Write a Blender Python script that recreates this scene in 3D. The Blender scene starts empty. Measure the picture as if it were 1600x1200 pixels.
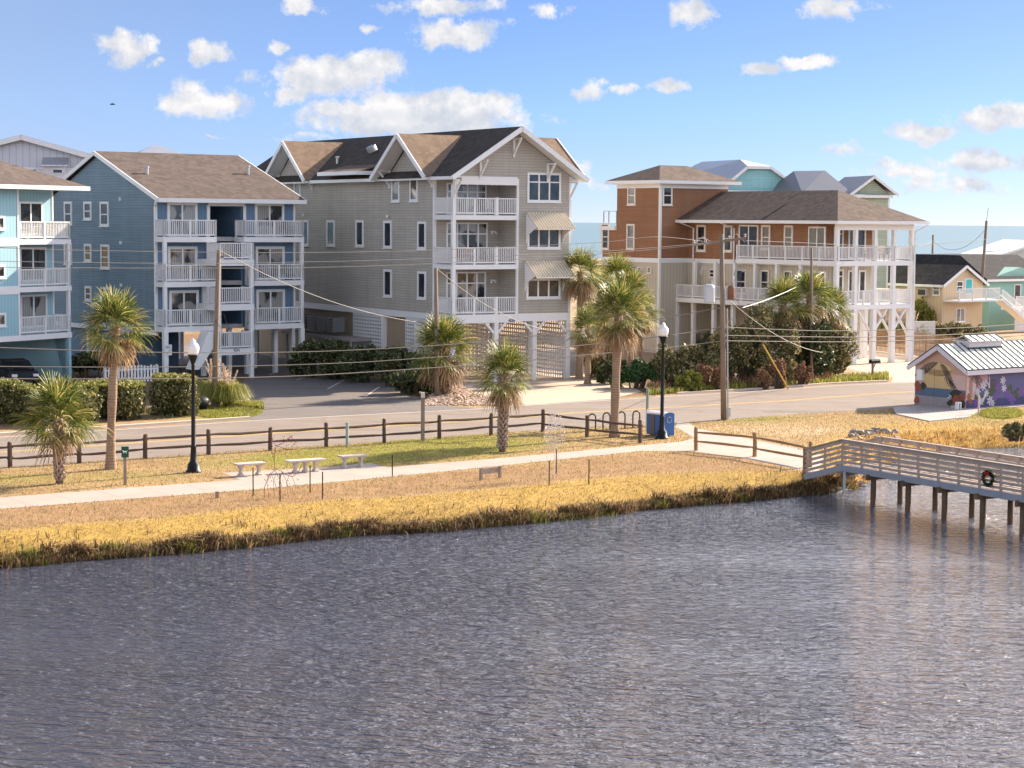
import bpy, math, random
import numpy as np
from mathutils import Vector, Matrix
R = math.radians
random.seed(7); rng = np.random.default_rng(7)
sc = bpy.context.scene
COL = sc.collection
# ---------------------------------------------------------------- camera
FPX = 3111.0; H = 9.3
cam_d = bpy.data.cameras.new('camera'); cam = bpy.data.objects.new('camera', cam_d); COL.objects.link(cam)
cam_d.sensor_width = 36.0; cam_d.lens = FPX / 1600 * 36.0; cam_d.clip_start = 0.5; cam_d.clip_end = 200000
PITCH = math.atan((600 - 346.7) / FPX); ROLL = R(0.44)
CM = Matrix.Rotation(math.pi / 2 - PITCH, 4, 'X') @ Matrix.Rotation(ROLL, 4, 'Z')
cam.matrix_world = Matrix.Translation((0, 0, H)) @ CM
sc.camera = cam
C3 = CM.to_3x3()
def ray(px, py):
    return C3 @ Vector(((px - 800) / FPX, -(py - 600) / FPX, -1.0))
def G(px, py, z=0.0):
    d = ray(px, py); t = (z - H) / d.z
    return (d.x * t, d.y * t)
def P(px, py, Y):
    d = ray(px, py); t = Y / d.y
    return Vector((d.x * t, Y, H + d.z * t))
# ---------------------------------------------------------------- tagging
def tag(o, label=None, cat=None, group=None, kind=None):
    if label: o['label'] = label
    if cat: o['category'] = cat
    if group: o['group'] = group
    if kind: o['kind'] = kind
    return o
def thing(name, label, cat, loc=(0, 0, 0), rz=0.0, group=None):
    o = bpy.data.objects.new(name, None); o.empty_display_size = .2
    COL.objects.link(o); o.location = loc; o.rotation_euler = (0, 0, rz)
    return tag(o, label, cat, group)
def copy_tree(o, parent=None):
    c = o.copy(); COL.objects.link(c); c.parent = parent
    if parent is not None: c.matrix_parent_inverse = Matrix.Identity(4)
    for ch in o.children: copy_tree(ch, c)
    return c
# ---------------------------------------------------------------- materials
def lin(h):
    h = h.lstrip('#'); v = [int(h[i:i + 2], 16) / 255 for i in (0, 2, 4)]
    return tuple(x / 12.92 if x <= .04045 else ((x + .055) / 1.055) ** 2.4 for x in v)
class NT:
    def __init__(s, nt): s.nt = nt; s.n = nt.nodes; s.l = nt.links
    def add(s, typ, **kw):
        n = s.n.new(typ)
        for k, v in kw.items(): setattr(n, k, v)
        return n
    def put(s, sock, v):
        if hasattr(v, 'links') or isinstance(v, bpy.types.NodeSocket): s.l.new(v, sock)
        else: sock.default_value = v
    def math(s, op, a, b=None, c=None, clamp=False):
        n = s.n.new('ShaderNodeMath'); n.operation = op; n.use_clamp = clamp
        s.put(n.inputs[0], a)
        if b is not None: s.put(n.inputs[1], b)
        if c is not None: s.put(n.inputs[2], c)
        return n.outputs[0]
    def vmath(s, op, a, b=None):
        n = s.n.new('ShaderNodeVectorMath'); n.operation = op
        s.put(n.inputs[0], a)
        if b is not None: s.put(n.inputs[1], b)
        return n.outputs['Value'] if op in ('LENGTH', 'DOT_PRODUCT') else n.outputs[0]
    def mix(s, f, a, b):
        n = s.n.new('ShaderNodeMix'); n.data_type = 'RGBA'
        s.put(n.inputs[0], f); s.put(n.inputs[6], a if not isinstance(a, tuple) or len(a) == 4 else (*a, 1)); s.put(n.inputs[7], b if not isinstance(b, tuple) or len(b) == 4 else (*b, 1))
        return n.outputs[2]
    def noise(s, vec, scale, detail=3, rough=.5, dist=0):
        n = s.n.new('ShaderNodeTexNoise'); n.inputs['Scale'].default_value = scale
        n.inputs['Detail'].default_value = detail; n.inputs['Roughness'].default_value = rough
        n.inputs['Distortion'].default_value = dist
        if vec is not None: s.l.new(vec, n.inputs['Vector'])
        return n.outputs['Fac']
    def ramp(s, f, stops):
        n = s.n.new('ShaderNodeValToRGB'); cr = n.color_ramp
        while len(cr.elements) < len(stops): cr.elements.new(.5)
        for e, (p, c) in zip(cr.elements, stops): e.position = p; e.color = (*c, 1) if len(c) == 3 else c
        s.put(n.inputs[0], f); return n.outputs[0]
    def mapr(s, v, a, b, c=0., d=1.):
        n = s.n.new('ShaderNodeMapRange'); s.put(n.inputs[0], v)
        for i, x in enumerate((a, b, c, d)): s.put(n.inputs[i + 1], x)
        return n.outputs[0]
    def bump(s, h, strength=.5, dist=.02):
        n = s.n.new('ShaderNodeBump'); n.inputs['Strength'].default_value = strength
        n.inputs['Distance'].default_value = dist; s.l.new(h, n.inputs['Height']); return n.outputs[0]
def newmat(name):
    m = bpy.data.materials.new(name); m.use_nodes = True
    t = NT(m.node_tree); b = t.n['Principled BSDF']; return m, t, b
def dark(c, k): return tuple(x * k for x in c)
def plain(name, col, rough=.7, var=.12, scale=2.0, metal=0., spec=.3, bumpk=0., bs=30.):
    m, t, b = newmat(name)
    tc = t.add('ShaderNodeTexCoord'); v = tc.outputs['Object']
    f = t.noise(v, scale, 4, .6)
    t.put(b.inputs['Base Color'], t.mix(f, (*dark(col, 1 - var), 1), (*dark(col, 1 + var), 1)))
    b.inputs['Roughness'].default_value = rough; b.inputs['Metallic'].default_value = metal
    b.inputs['Specular IOR Level'].default_value = spec
    if bumpk: t.l.new(t.bump(t.noise(v, bs, 4, .6), bumpk, .02), b.inputs['Normal'])
    return m
def siding(name, col, pitch=.16, var=.07):
    m, t, b = newmat(name)
    tc = t.add('ShaderNodeTexCoord'); sep = t.add('ShaderNodeSeparateXYZ'); t.l.new(tc.outputs['Object'], sep.inputs[0])
    fr = t.math('FRACT', t.math('DIVIDE', sep.outputs[2], pitch))
    row = t.math('FLOOR', t.math('DIVIDE', sep.outputs[2], pitch))
    cx = t.add('ShaderNodeCombineXYZ'); t.l.new(row, cx.inputs[2]); t.l.new(t.math('MULTIPLY', t.math('ADD', sep.outputs[0], sep.outputs[1]), .22), cx.inputs[0])
    nr = t.noise(cx.outputs[0], 1.7, 2, .5); nb = t.noise(tc.outputs['Object'], .35, 4, .6)
    f = t.math('ADD', t.math('MULTIPLY', nr, .5), t.math('MULTIPLY', nb, .5))
    c = t.mix(t.mapr(f, .3, .7), (*dark(col, 1 - 2*var), 1), (*dark(col, 1 + 2*var), 1))
    mp = t.add('ShaderNodeMapping'); mp.inputs['Scale'].default_value = (2.2, 2.2, .16); t.l.new(tc.outputs['Object'], mp.inputs[0])
    c = t.mix(t.mapr(t.noise(mp.outputs[0], 1., 4, .65), .48, .78, 0., .4), c, (*dark(col, .62), 1))
    line = t.math('LESS_THAN', fr, .12)
    c = t.mix(t.math('MULTIPLY', line, .55), c, (*dark(col, .4), 1))
    t.put(b.inputs['Base Color'], c); b.inputs['Roughness'].default_value = .75; b.inputs['Specular IOR Level'].default_value = .2
    h = t.math('SUBTRACT', 1., fr)
    t.l.new(t.bump(h, .7, .02), b.inputs['Normal'])
    return m
def boards(name, col, pitch=.3, var=.08, seam=.08, metal=0., rough=.7, k=.5, axis='xy'):
    m, t, b = newmat(name)
    tc = t.add('ShaderNodeTexCoord'); sep = t.add('ShaderNodeSeparateXYZ'); t.l.new(tc.outputs['Object'], sep.inputs[0])
    s = {'xy': t.math('ADD', sep.outputs[0], sep.outputs[1]), 'x': sep.outputs[0], 'y': sep.outputs[1]}[axis]
    fr = t.math('FRACT', t.math('DIVIDE', s, pitch)); line = t.math('LESS_THAN', fr, seam)
    nb = t.noise(tc.outputs['Object'], .5, 4, .6)
    c = t.mix(nb, (*dark(col, 1 - var), 1), (*dark(col, 1 + var), 1))
    c = t.mix(t.math('MULTIPLY', line, k), c, (*dark(col, .35), 1))
    t.put(b.inputs['Base Color'], c); b.inputs['Roughness'].default_value = rough; b.inputs['Metallic'].default_value = metal
    b.inputs['Specular IOR Level'].default_value = .3
    t.l.new(t.bump(line, .6, .02), b.inputs['Normal'])
    return m
def shingle(name, c1, c2):
    m, t, b = newmat(name)
    tc = t.add('ShaderNodeTexCoord'); v = tc.outputs['Object']
    vo = t.add('ShaderNodeTexVoronoi'); vo.inputs['Scale'].default_value = 3.2; t.l.new(v, vo.inputs['Vector'])
    sp = t.add('ShaderNodeSeparateXYZ'); t.l.new(vo.outputs['Color'], sp.inputs[0])
    f = t.math('ADD', t.math('MULTIPLY', sp.outputs[0], .55), t.math('MULTIPLY', t.noise(v, .7, 4, .65), .45))
    c = t.mix(f, (*c1, 1), (*c2, 1))
    sep = t.add('ShaderNodeSeparateXYZ'); t.l.new(v, sep.inputs[0])
    fr = t.math('FRACT', t.math('DIVIDE', sep.outputs[2], .085)); c = t.mix(t.math('MULTIPLY', t.math('LESS_THAN', fr, .2), .3), c, (*dark(c1, .5), 1))
    t.put(b.inputs['Base Color'], c); b.inputs['Roughness'].default_value = .95; b.inputs['Specular IOR Level'].default_value = .15
    h = t.math('ADD', t.math('SUBTRACT', 1., fr), t.noise(v, 40, 3, .7))
    t.l.new(t.bump(h, .5, .015), b.inputs['Normal'])
    return m
def leafmat(name, stops, rough=.55, trans=.25):
    m, t, b = newmat(name)
    g = t.add('ShaderNodeNewGeometry')
    c = t.ramp(g.outputs['Random Per Island'], stops)
    t.put(b.inputs['Base Color'], c); b.inputs['Roughness'].default_value = rough; b.inputs['Specular IOR Level'].default_value = .35
    tr = t.add('ShaderNodeBsdfTranslucent'); t.l.new(c, tr.inputs['Color'])
    mx = t.add('ShaderNodeMixShader'); mx.inputs[0].default_value = trans
    out = t.n['Material Output']
    t.l.new(b.outputs[0], mx.inputs[1]); t.l.new(tr.outputs[0], mx.inputs[2]); t.l.new(mx.outputs[0], out.inputs['Surface'])
    return m
def glassmat(name, col=(.012, .015, .018), rough=.06, curtain=0.):
    m, t, b = newmat(name)
    tc = t.add('ShaderNodeTexCoord')
    f = t.noise(tc.outputs['Object'], 1.3, 3, .6)
    c = t.mix(t.mapr(f, .42, .62), (*col, 1), (*dark(col, 3.2), 1))
    if curtain:
        sep = t.add('ShaderNodeSeparateXYZ'); t.l.new(tc.outputs['Object'], sep.inputs[0])
        w = t.math('FRACT', t.math('MULTIPLY', t.math('ADD', sep.outputs[0], sep.outputs[1]), 6.5))
        cc = t.mix(w, (*dark((.2, .19, .18), curtain), 1), (*dark((.34, .33, .31), curtain), 1))
        c = t.mix(t.mapr(t.noise(tc.outputs['Object'], .9, 1), .44, .5), c, cc)
    t.put(b.inputs['Base Color'], c); b.inputs['Roughness'].default_value = rough; b.inputs['Specular IOR Level'].default_value = .8
    b.inputs['IOR'].default_value = 1.5
    t.l.new(t.bump(t.noise(tc.outputs['Object'], .8, 2), .08, .05), b.inputs['Normal'])
    return m
W_ = plain('white_paint', (.74, .73, .72), .55, .05, 1.5)
CREAM = plain('cream_trim', (.72, .66, .58), .6, .05, 1.5)
GLASS = glassmat('window_glass'); GLASSC = glassmat('window_glass_with_curtains', curtain=1.0)
BLACK = plain('black_metal', (.012, .012, .013), .45, .1, 3, .3)
GALV = plain('galvanised_metal', (.42, .43, .44), .45, .12, 5, .7)
DARKM = plain('dark_metal', (.05, .052, .055), .5, .15, 6, .4)
def wood(name, col, var=.3, rough=.85, sc_=(14, 14, 1.2)):
    m, t, b = newmat(name)
    tc = t.add('ShaderNodeTexCoord'); mp = t.add('ShaderNodeMapping'); mp.inputs['Scale'].default_value = sc_
    t.l.new(tc.outputs['Object'], mp.inputs[0]); f = t.noise(mp.outputs[0], 1., 5, .65); g = t.noise(tc.outputs['Object'], .8, 3)
    f = t.math('ADD', t.math('MULTIPLY', f, .65), t.math('MULTIPLY', g, .35))
    t.put(b.inputs['Base Color'], t.mix(t.mapr(f, .3, .7), (*dark(col, 1 - var), 1), (*dark(col, 1 + var), 1)))
    b.inputs['Roughness'].default_value = rough; b.inputs['Specular IOR Level'].default_value = .2
    t.l.new(t.bump(f, .5, .02), b.inputs['Normal'])
    return m
DARKWOOD = wood('dark_weathered_wood', (.105, .070, .052), sc_=(3, 3, 3))
GREYWOOD = wood('grey_weathered_wood', (.26, .205, .165), sc_=(3, 3, 3))
TANWOOD = wood('tan_weathered_wood', (.28, .17, .085), sc_=(3, 3, 3))
POLEWOOD = wood('utility_pole_wood', (.22, .165, .12))
# ---------------------------------------------------------------- mesh builder
class MB:
    def __init__(s): s.v = []; s.f = []
    def add(s, vs, fs):
        b = len(s.v); s.v += [tuple(v) for v in vs]; s.f += [tuple(i + b for i in f) for f in fs]; return s
    def box(s, x0, x1, y0, y1, z0, z1):
        x0, x1 = sorted((x0, x1)); y0, y1 = sorted((y0, y1)); z0, z1 = sorted((z0, z1))
        return s.add([(x0, y0, z0), (x1, y0, z0), (x1, y1, z0), (x0, y1, z0), (x0, y0, z1), (x1, y0, z1), (x1, y1, z1), (x0, y1, z1)],
                     [(0, 3, 2, 1), (4, 5, 6, 7), (0, 1, 5, 4), (1, 2, 6, 5), (2, 3, 7, 6), (3, 0, 4, 7)])
    def beam(s, p, q, w, h, up=(0, 0, 1)):
        p = Vector(p); q = Vector(q); d = (q - p).normalized(); u = Vector(up)
        if abs(d.dot(u)) > .98: u = Vector((1, 0, 0))
        sx = d.cross(u).normalized() * (w / 2); sy = sx.cross(d).normalized() * (h / 2)
        vs = [p - sx - sy, p + sx - sy, p + sx + sy, p - sx + sy, q - sx - sy, q + sx - sy, q + sx + sy, q - sx + sy]
        return s.add(vs, [(0, 1, 2, 3), (4, 7, 6, 5), (0, 4, 5, 1), (1, 5, 6, 2), (2, 6, 7, 3), (3, 7, 4, 0)])
    def tube(s, pts, r, n=8, cap=True):
        pts = [Vector(p) for p in pts]; rs = r if isinstance(r, (list, tuple)) else [r] * len(pts)
        b = len(s.v); prev = None
        for i, p in enumerate(pts):
            d = (pts[min(i + 1, len(pts) - 1)] - pts[max(i - 1, 0)]).normalized()
            if prev is None:
                a = Vector((0, 0, 1)) if abs(d.z) < .9 else Vector((1, 0, 0)); prev = d.cross(a).normalized()
            u = (prev - d * prev.dot(d)).normalized(); prev = u; w = d.cross(u)
            for k in range(n):
                an = 2 * math.pi * k / n; s.v.append(tuple(p + (u * math.cos(an) + w * math.sin(an)) * rs[i]))
        for i in range(len(pts) - 1):
            for k in range(n):
                a = b + i * n + k; c = b + i * n + (k + 1) % n; s.f.append((a, c, c + n, a + n))
        if cap:
            s.f.append(tuple(b + k for k in range(n))[::-1]); s.f.append(tuple(b + (len(pts) - 1) * n + k for k in range(n)))
        return s
    def lathe(s, prof, c=(0, 0), n=14):
        b = len(s.v)
        for r, z in prof:
            for k in range(n):
                a = 2 * math.pi * k / n; s.v.append((c[0] + r * math.cos(a), c[1] + r * math.sin(a), z))
        for i in range(len(prof) - 1):
            for k in range(n):
                a = b + i * n + k; d = b + i * n + (k + 1) % n; s.f.append((a, d, d + n, a + n))
        s.f.append(tuple(b + k for k in range(n))[::-1]); s.f.append(tuple(b + (len(prof) - 1) * n + k for k in range(n)))
        return s
    def slab(s, top, th):      # top: list of 3D points, thickened straight down
        n = len(top); vs = [tuple(p) for p in top] + [(p[0], p[1], p[2] - th) for p in top]
        return s.add(vs, [tuple(range(n)), tuple(range(2 * n - 1, n - 1, -1))] + [(i, i + n, (i + 1) % n + n, (i + 1) % n) for i in range(n)])
    def prism(s, pts, vec):    # polygon extruded along a vector
        n = len(pts); v = Vector(vec); vs = [tuple(p) for p in pts] + [tuple(Vector(p) + v) for p in pts]
        return s.add(vs, [tuple(range(n)), tuple(range(2 * n - 1, n - 1, -1))] + [(i, i + n, (i + 1) % n + n, (i + 1) % n) for i in range(n)])
    def poly(s, pts): return s.add(pts, [tuple(range(len(pts)))])
    def build(s, name, mat, parent=None, smooth=False, fix=True):
        me = bpy.data.meshes.new(name); me.from_pydata(s.v, [], s.f); me.update()
        if fix:
            import bmesh
            bm = bmesh.new(); bm.from_mesh(me); bmesh.ops.recalc_face_normals(bm, faces=bm.faces); bm.to_mesh(me); bm.free()
        if mat: me.materials.append(mat)
        if smooth:
            me.polygons.foreach_set('use_smooth', [True] * len(me.polygons))
        o = bpy.data.objects.new(name, me); COL.objects.link(o); o.parent = parent
        return o
def npmesh(name, V, F, mat, parent=None, smooth=False):
    """V (n,3), F (m,k) with constant k"""
    me = bpy.data.meshes.new(name); V = np.ascontiguousarray(V, dtype=np.float32); F = np.ascontiguousarray(F, dtype=np.int32)
    m, k = F.shape
    me.vertices.add(len(V)); me.vertices.foreach_set('co', V.ravel())
    me.loops.add(m * k); me.loops.foreach_set('vertex_index', F.ravel())
    me.polygons.add(m); me.polygons.foreach_set('loop_start', np.arange(m, dtype=np.int32) * k)
    try: me.polygons.foreach_set('loop_total', np.full(m, k, dtype=np.int32))
    except Exception: pass
    if smooth: me.polygons.foreach_set('use_smooth', np.ones(m, dtype=bool))
    me.update(calc_edges=True); me.validate()
    if mat: me.materials.append(mat)
    o = bpy.data.objects.new(name, me); COL.objects.link(o); o.parent = parent
    return o
# ---------------------------------------------------------------- house frames
class Frame:
    def __init__(s, ox, oy, deg):
        s.o = (ox, oy); s.a = R(deg); s.u = (math.cos(s.a), math.sin(s.a)); s.w = (-math.sin(s.a), math.cos(s.a))
    def W(s, u, v, z=0): return Vector((s.o[0] + s.u[0] * u + s.w[0] * v, s.o[1] + s.u[1] * u + s.w[1] * v, z))
    def loc(s, x, y):
        dx = x - s.o[0]; dy = y - s.o[1]; return (dx * s.u[0] + dy * s.u[1], dx * s.w[0] + dy * s.w[1])
    def _r(s, px, py):
        d = ray(px, py); o = s.loc(0, 0)
        return o, (d.x * s.u[0] + d.y * s.u[1], d.x * s.w[0] + d.y * s.w[1], d.z)
    def f(s, px, py, v=0.):
        o, d = s._r(px, py); t = (v - o[1]) / d[1]; return (o[0] + d[0] * t, H + d[2] * t)
    def s_(s, px, py, u=0.):
        o, d = s._r(px, py); t = (u - o[0]) / d[0]; return (o[1] + d[1] * t, H + d[2] * t)
    def root(s, name, label, cat, group=None): return thing(name, label, cat, (s.o[0], s.o[1], 0), s.a, group)
def mapf(face, pos):
    if face == 'f': return lambda a, d, z: (a, pos - d, z)
    if face == 's': return lambda a, d, z: (pos - d, a, z)
    if face == 'r': return lambda a, d, z: (pos + d, a, z)
def wbox(m, mp, a0, a1, d0, d1, z0, z1):
    p = mp(a0, d0, z0); q = mp(a1, d1, z1); m.box(p[0], q[0], p[1], q[1], p[2], q[2])
def win(root, face, pos, a0, a1, z0, z1, t=.1, mx=(), mz=(), glass=None, name='window', trim=None, sill=True, dep=.06, subm=.05):
    a0, a1 = sorted((a0, a1)); z0, z1 = sorted((z0, z1)); mp = mapf(face, pos); m = MB()
    wbox(m, mp, a0, a0 + t, -.02, dep, z0, z1); wbox(m, mp, a1 - t, a1, -.02, dep, z0, z1)
    wbox(m, mp, a0 + t, a1 - t, -.02, dep, z1 - t, z1); wbox(m, mp, a0 + t, a1 - t, -.02, dep, z0, z0 + t)
    if sill: wbox(m, mp, a0 - .04, a1 + .04, -.02, dep + .05, z0 - .05, z0 - .001)
    for x in mx:
        xx = a0 + (a1 - a0) * x; wbox(m, mp, xx - subm, xx + subm, -.02, dep - .015, z0 + t, z1 - t)
    for x in mz:
        zz = z0 + (z1 - z0) * x; wbox(m, mp, a0 + t, a1 - t, -.02, dep - .02, zz - .035, zz + .035)
    o = m.build(name, trim or W_, root)
    g = MB(); wbox(g, mp, a0 + t * .7, a1 - t * .7, .004, .022, z0 + t * .7, z1 - t * .7); g.build('pane', glass or GLASS, o)
    return o
def railing(root, path, z0, h=.95, name='balcony_railing', mat=None, sp=.125, bw=.04, posts=True, close=.0):
    m = MB()
    for (x0, y0), (x1, y1) in zip(path[:-1], path[1:]):
        L = math.hypot(x1 - x0, y1 - y0); dx, dy = (x1 - x0) / L, (y1 - y0) / L
        m.beam((x0, y0, z0 + h - .03), (x1, y1, z0 + h - .03), .11, .06); m.beam((x0, y0, z0 + .12), (x1, y1, z0 + .12), .06, .07)
        n = max(2, int(L / sp))
        for i in range(1, n):
            x, y = x0 + dx * L * i / n, y0 + dy * L * i / n
            m.beam((x, y, z0 + .10), (x, y, z0 + h - .05), bw, bw)
        k = max(1, round(L / 1.7))
        for i in range(k + 1):
            x, y = x0 + dx * L * i / k, y0 + dy * L * i / k
            w = .11 if (i in (0, k) or L > 2.6 and k > 1) else .06
            m.box(x - w / 2, x + w / 2, y - w / 2, y + w / 2, z0 + .0, z0 + h + .01)
    return m.build(name, mat or W_, root)
def post(root, x, y, z0, z1, w=.25, name='post', mat=None):
    return MB().box(x - w / 2, x + w / 2, y - w / 2, y + w / 2, z0, z1).build(name, mat or W_, root)
def textpart(body, size, root, loc, rot, mat, name='house_number', ext=.004):
    cu = bpy.data.curves.new(name, 'FONT'); cu.body = body; cu.size = size; cu.extrude = ext; cu.align_x = 'CENTER'; cu.align_y = 'CENTER'
    tmp = bpy.data.objects.new('tmp', cu); COL.objects.link(tmp); bpy.context.view_layer.update()
    me = bpy.data.meshes.new_from_object(tmp.evaluated_get(bpy.context.evaluated_depsgraph_get()))
    bpy.data.objects.remove(tmp); me.materials.clear(); me.materials.append(mat)
    o = bpy.data.objects.new(name, me); COL.objects.link(o); o.parent = root; o.location = loc; o.rotation_euler = rot
    return o
# ---------------------------------------------------------------- render settings, sun, sky
sc.view_settings.view_transform = 'Standard'; sc.view_settings.look = 'None'
sc.view_settings.exposure = EXPO = 1.40; sc.view_settings.gamma = 1.0
SUN_AZ, SUN_EL = R(41), R(27)      # azimuth measured from +X towards +Y
sd = Vector((math.cos(SUN_EL) * math.cos(SUN_AZ), math.cos(SUN_EL) * math.sin(SUN_AZ), math.sin(SUN_EL)))
sun_d = bpy.data.lights.new('sun', 'SUN'); sun = bpy.data.objects.new('sun', sun_d); COL.objects.link(sun)
sun_d.energy = 5.0; sun_d.angle = R(0.53); sun_d.color = (1.0, .86, .69)
sun.rotation_euler = sd.to_track_quat('Z', 'Y').to_euler(); sun.location = (60, 60, 60)
world = bpy.data.worlds.new('World'); sc.world = world; world.use_nodes = True
wt = NT(world.node_tree); bg = wt.n['Background']; bg.inputs['Strength'].default_value = .12
sky = wt.add('ShaderNodeTexSky'); sky.sky_type = 'NISHITA'; sky.sun_disc = False
sky.sun_elevation = SUN_EL; sky.sun_rotation = math.pi / 2 - SUN_AZ; sky.air_density = 1.0; sky.dust_density = .35; sky.ozone_density = 1.2; sky.altitude = 0
tc = wt.add('ShaderNodeTexCoord'); D = tc.outputs['Generated']
sep = wt.add('ShaderNodeSeparateXYZ'); wt.l.new(D, sep.inputs[0])
X, Y, Z = sep.outputs
# sky sampled a little higher up, which deepens the blue near the horizon
cmb = wt.add('ShaderNodeCombineXYZ'); wt.l.new(X, cmb.inputs[0]); wt.l.new(Y, cmb.inputs[1])
wt.l.new(wt.math('ADD', wt.math('MULTIPLY', wt.math('MAXIMUM', Z, 0.), 2.6), .09), cmb.inputs[2])
wt.l.new(wt.vmath('NORMALIZE', cmb.outputs[0]), sky.inputs[0])
hs = wt.add('ShaderNodeHueSaturation'); hs.inputs['Saturation'].default_value = 1.15; hs.inputs['Value'].default_value = 1.0
wt.l.new(sky.outputs[0], hs.inputs['Color'])
a = wt.math('DIVIDE', X, wt.math('MAXIMUM', Y, .02)); e = wt.math('DIVIDE', Z, wt.math('MAXIMUM', Y, .02))
ce = wt.add('ShaderNodeCombineXYZ'); wt.l.new(a, ce.inputs[0]); wt.l.new(e, ce.inputs[1])
AE = ce.outputs[0]
nz = wt.add('ShaderNodeTexNoise'); nz.inputs['Scale'].default_value = 42; nz.inputs['Detail'].default_value = 5; nz.inputs['Roughness'].default_value = .6
wt.l.new(AE, nz.inputs['Vector'])
dis = wt.vmath('MULTIPLY', wt.vmath('SUBTRACT', nz.outputs['Color'], (.5, .5, .5)), (.030, .016, 0.))
AEd = wt.vmath('ADD', AE, dis)
CL = [(198,72,46,28,1),(247,98,13,9,.7),(322,80,34,24,1),(430,70,20,14,.9),(322,165,72,26,1),(300,135,34,22,.8),(520,116,115,36,1.1),(590,100,50,26,.9),(452,145,50,18,.8),
 (645,183,190,36,1.25),(700,166,115,30,1.2),(610,160,60,26,1.),(540,172,80,22,1),(470,8,30,16,.9),(715,52,78,26,1),(690,8,95,16,.75),(860,15,38,18,.8),(575,42,20,13,.6),(926,140,28,18,1),(1045,132,34,17,1),(975,140,22,9,.6),
 (1086,20,36,26,.95),(1290,14,50,22,.95),(1335,5,40,14,.7),(1250,100,56,13,1),(1185,110,34,12,1),(1318,230,55,14,.75),(1440,208,60,19,1.1),(1550,184,75,26,1.15),(1378,250,24,12,.8),
 (1415,268,75,14,.7),(1550,253,95,18,1),(1510,290,130,18,.55),(480,214,70,8,.5),(905,262,30,12,.4),(925,290,36,14,.4),(335,219,16,5,.5)]
acc = None; shade_ = None
for (cx_, cy_, rx_, ry_, w_) in CL:
    d = ray(cx_, cy_); ca, cb = d.x / d.y, d.z / d.y
    q = wt.vmath('MULTIPLY', wt.vmath('SUBTRACT', AEd, (ca, cb, 0.)), (FPX / rx_, FPX / ry_, 0.))
    mk = wt.math('MULTIPLY', wt.math('SUBTRACT', 1.25, wt.vmath('LENGTH', q)), w_)
    if rx_ * ry_ > 1000:
        sq = wt.add('ShaderNodeSeparateXYZ'); wt.l.new(q, sq.inputs[0]); sh_ = wt.math('MULTIPLY', wt.math('MAXIMUM', mk, 0.), wt.math('MULTIPLY', sq.outputs[1], -1.3)); shade_ = sh_ if shade_ is None else wt.math('MAXIMUM', shade_, sh_)
    acc = mk if acc is None else wt.math('MAXIMUM', acc, mk)
fine = wt.noise(AE, 62, 9, .66)
dens = wt.math('ADD', acc, wt.math('MULTIPLY', wt.math('SUBTRACT', fine, .5), 2.3))
dens = wt.mapr(dens, .22, .66); dens = wt.math('MULTIPLY', dens, wt.math('GREATER_THAN', Y, .25))
# cloud field added outside the view, brightened as fill light
inv = wt.math('DIVIDE', 1., wt.math('ADD', wt.math('MAXIMUM', Z, .02), .12))
cg = wt.add('ShaderNodeCombineXYZ'); wt.l.new(wt.math('MULTIPLY', X, inv), cg.inputs[0]); wt.l.new(wt.math('MULTIPLY', Y, inv), cg.inputs[1])
gen = wt.noise(cg.outputs[0], 1.1, 7, .58)
out_ = wt.math('MAXIMUM', wt.mapr(e, .118, .15), wt.mapr(Y, .3, .2))
bias = wt.math('MULTIPLY', wt.mapr(a, -.10, .20, -.05, .34), wt.mapr(Y, .2, .5))
gd = wt.math('MULTIPLY', wt.mapr(wt.math('ADD', gen, bias), .44, .60), wt.math('MULTIPLY', out_, wt.mapr(Z, .0, .1)))
dfront = dens
# relief: the density seen a little towards the sun
f2 = wt.noise(wt.vmath('ADD', AE, (.004, .006, 0.)), 34, 5, .6); f1 = wt.noise(AE, 34, 5, .6)
rel = wt.mapr(wt.math('SUBTRACT', f1, f2), -.10, .10)
ccol0 = wt.mix(rel, (2.2, 2.3, 2.5, 1), (3.25, 3.15, 3.1, 1))
ccol = wt.mix(wt.mapr(shade_, .05, .9, 0., .75), ccol0, (1.85, 2.0, 2.3, 1))
skc = wt.vmath('MULTIPLY', hs.outputs[0], (.475, .48, .575))
skc = wt.vmath('MULTIPLY', skc, wt.mix(wt.mapr(e, .055, .0), (1., 1., 1., 1), (.93, .80, .80, 1)))
skc = wt.mix(wt.mapr(a, -.28, -.02, .30, 0.), skc, (2.25, 2.5, 2.75, 1))
colr = wt.mix(wt.math('MULTIPLY', dfront, .96), skc, ccol)
glow = wt.mapr(wt.vmath('DOT_PRODUCT', D, tuple(sd)), .62, .95)  # unseen clouds on the sun side brightened so the pond reflects lighter
gd = wt.math('MULTIPLY', gd, wt.mapr(Z, .40, .75, 1., .12))
gcol = wt.mix(glow, (5.4, 6.1, 7.5, 1), (23., 22.3, 23., 1))
gcol = wt.mix(wt.mapr(Y, -.1, -.6), gcol, (12.5, 13., 14., 1))  # unseen clouds behind the camera boosted to fill the shaded fronts
colr = wt.mix(wt.math('MULTIPLY', gd, .95), colr, gcol)
wt.l.new(wt.vmath('MULTIPLY', colr, wt.mix(wt.mapr(Z, .4, .8), (1., 1., 1., 1), (.5, .55, .65, 1))), bg.inputs['Color'])
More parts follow.
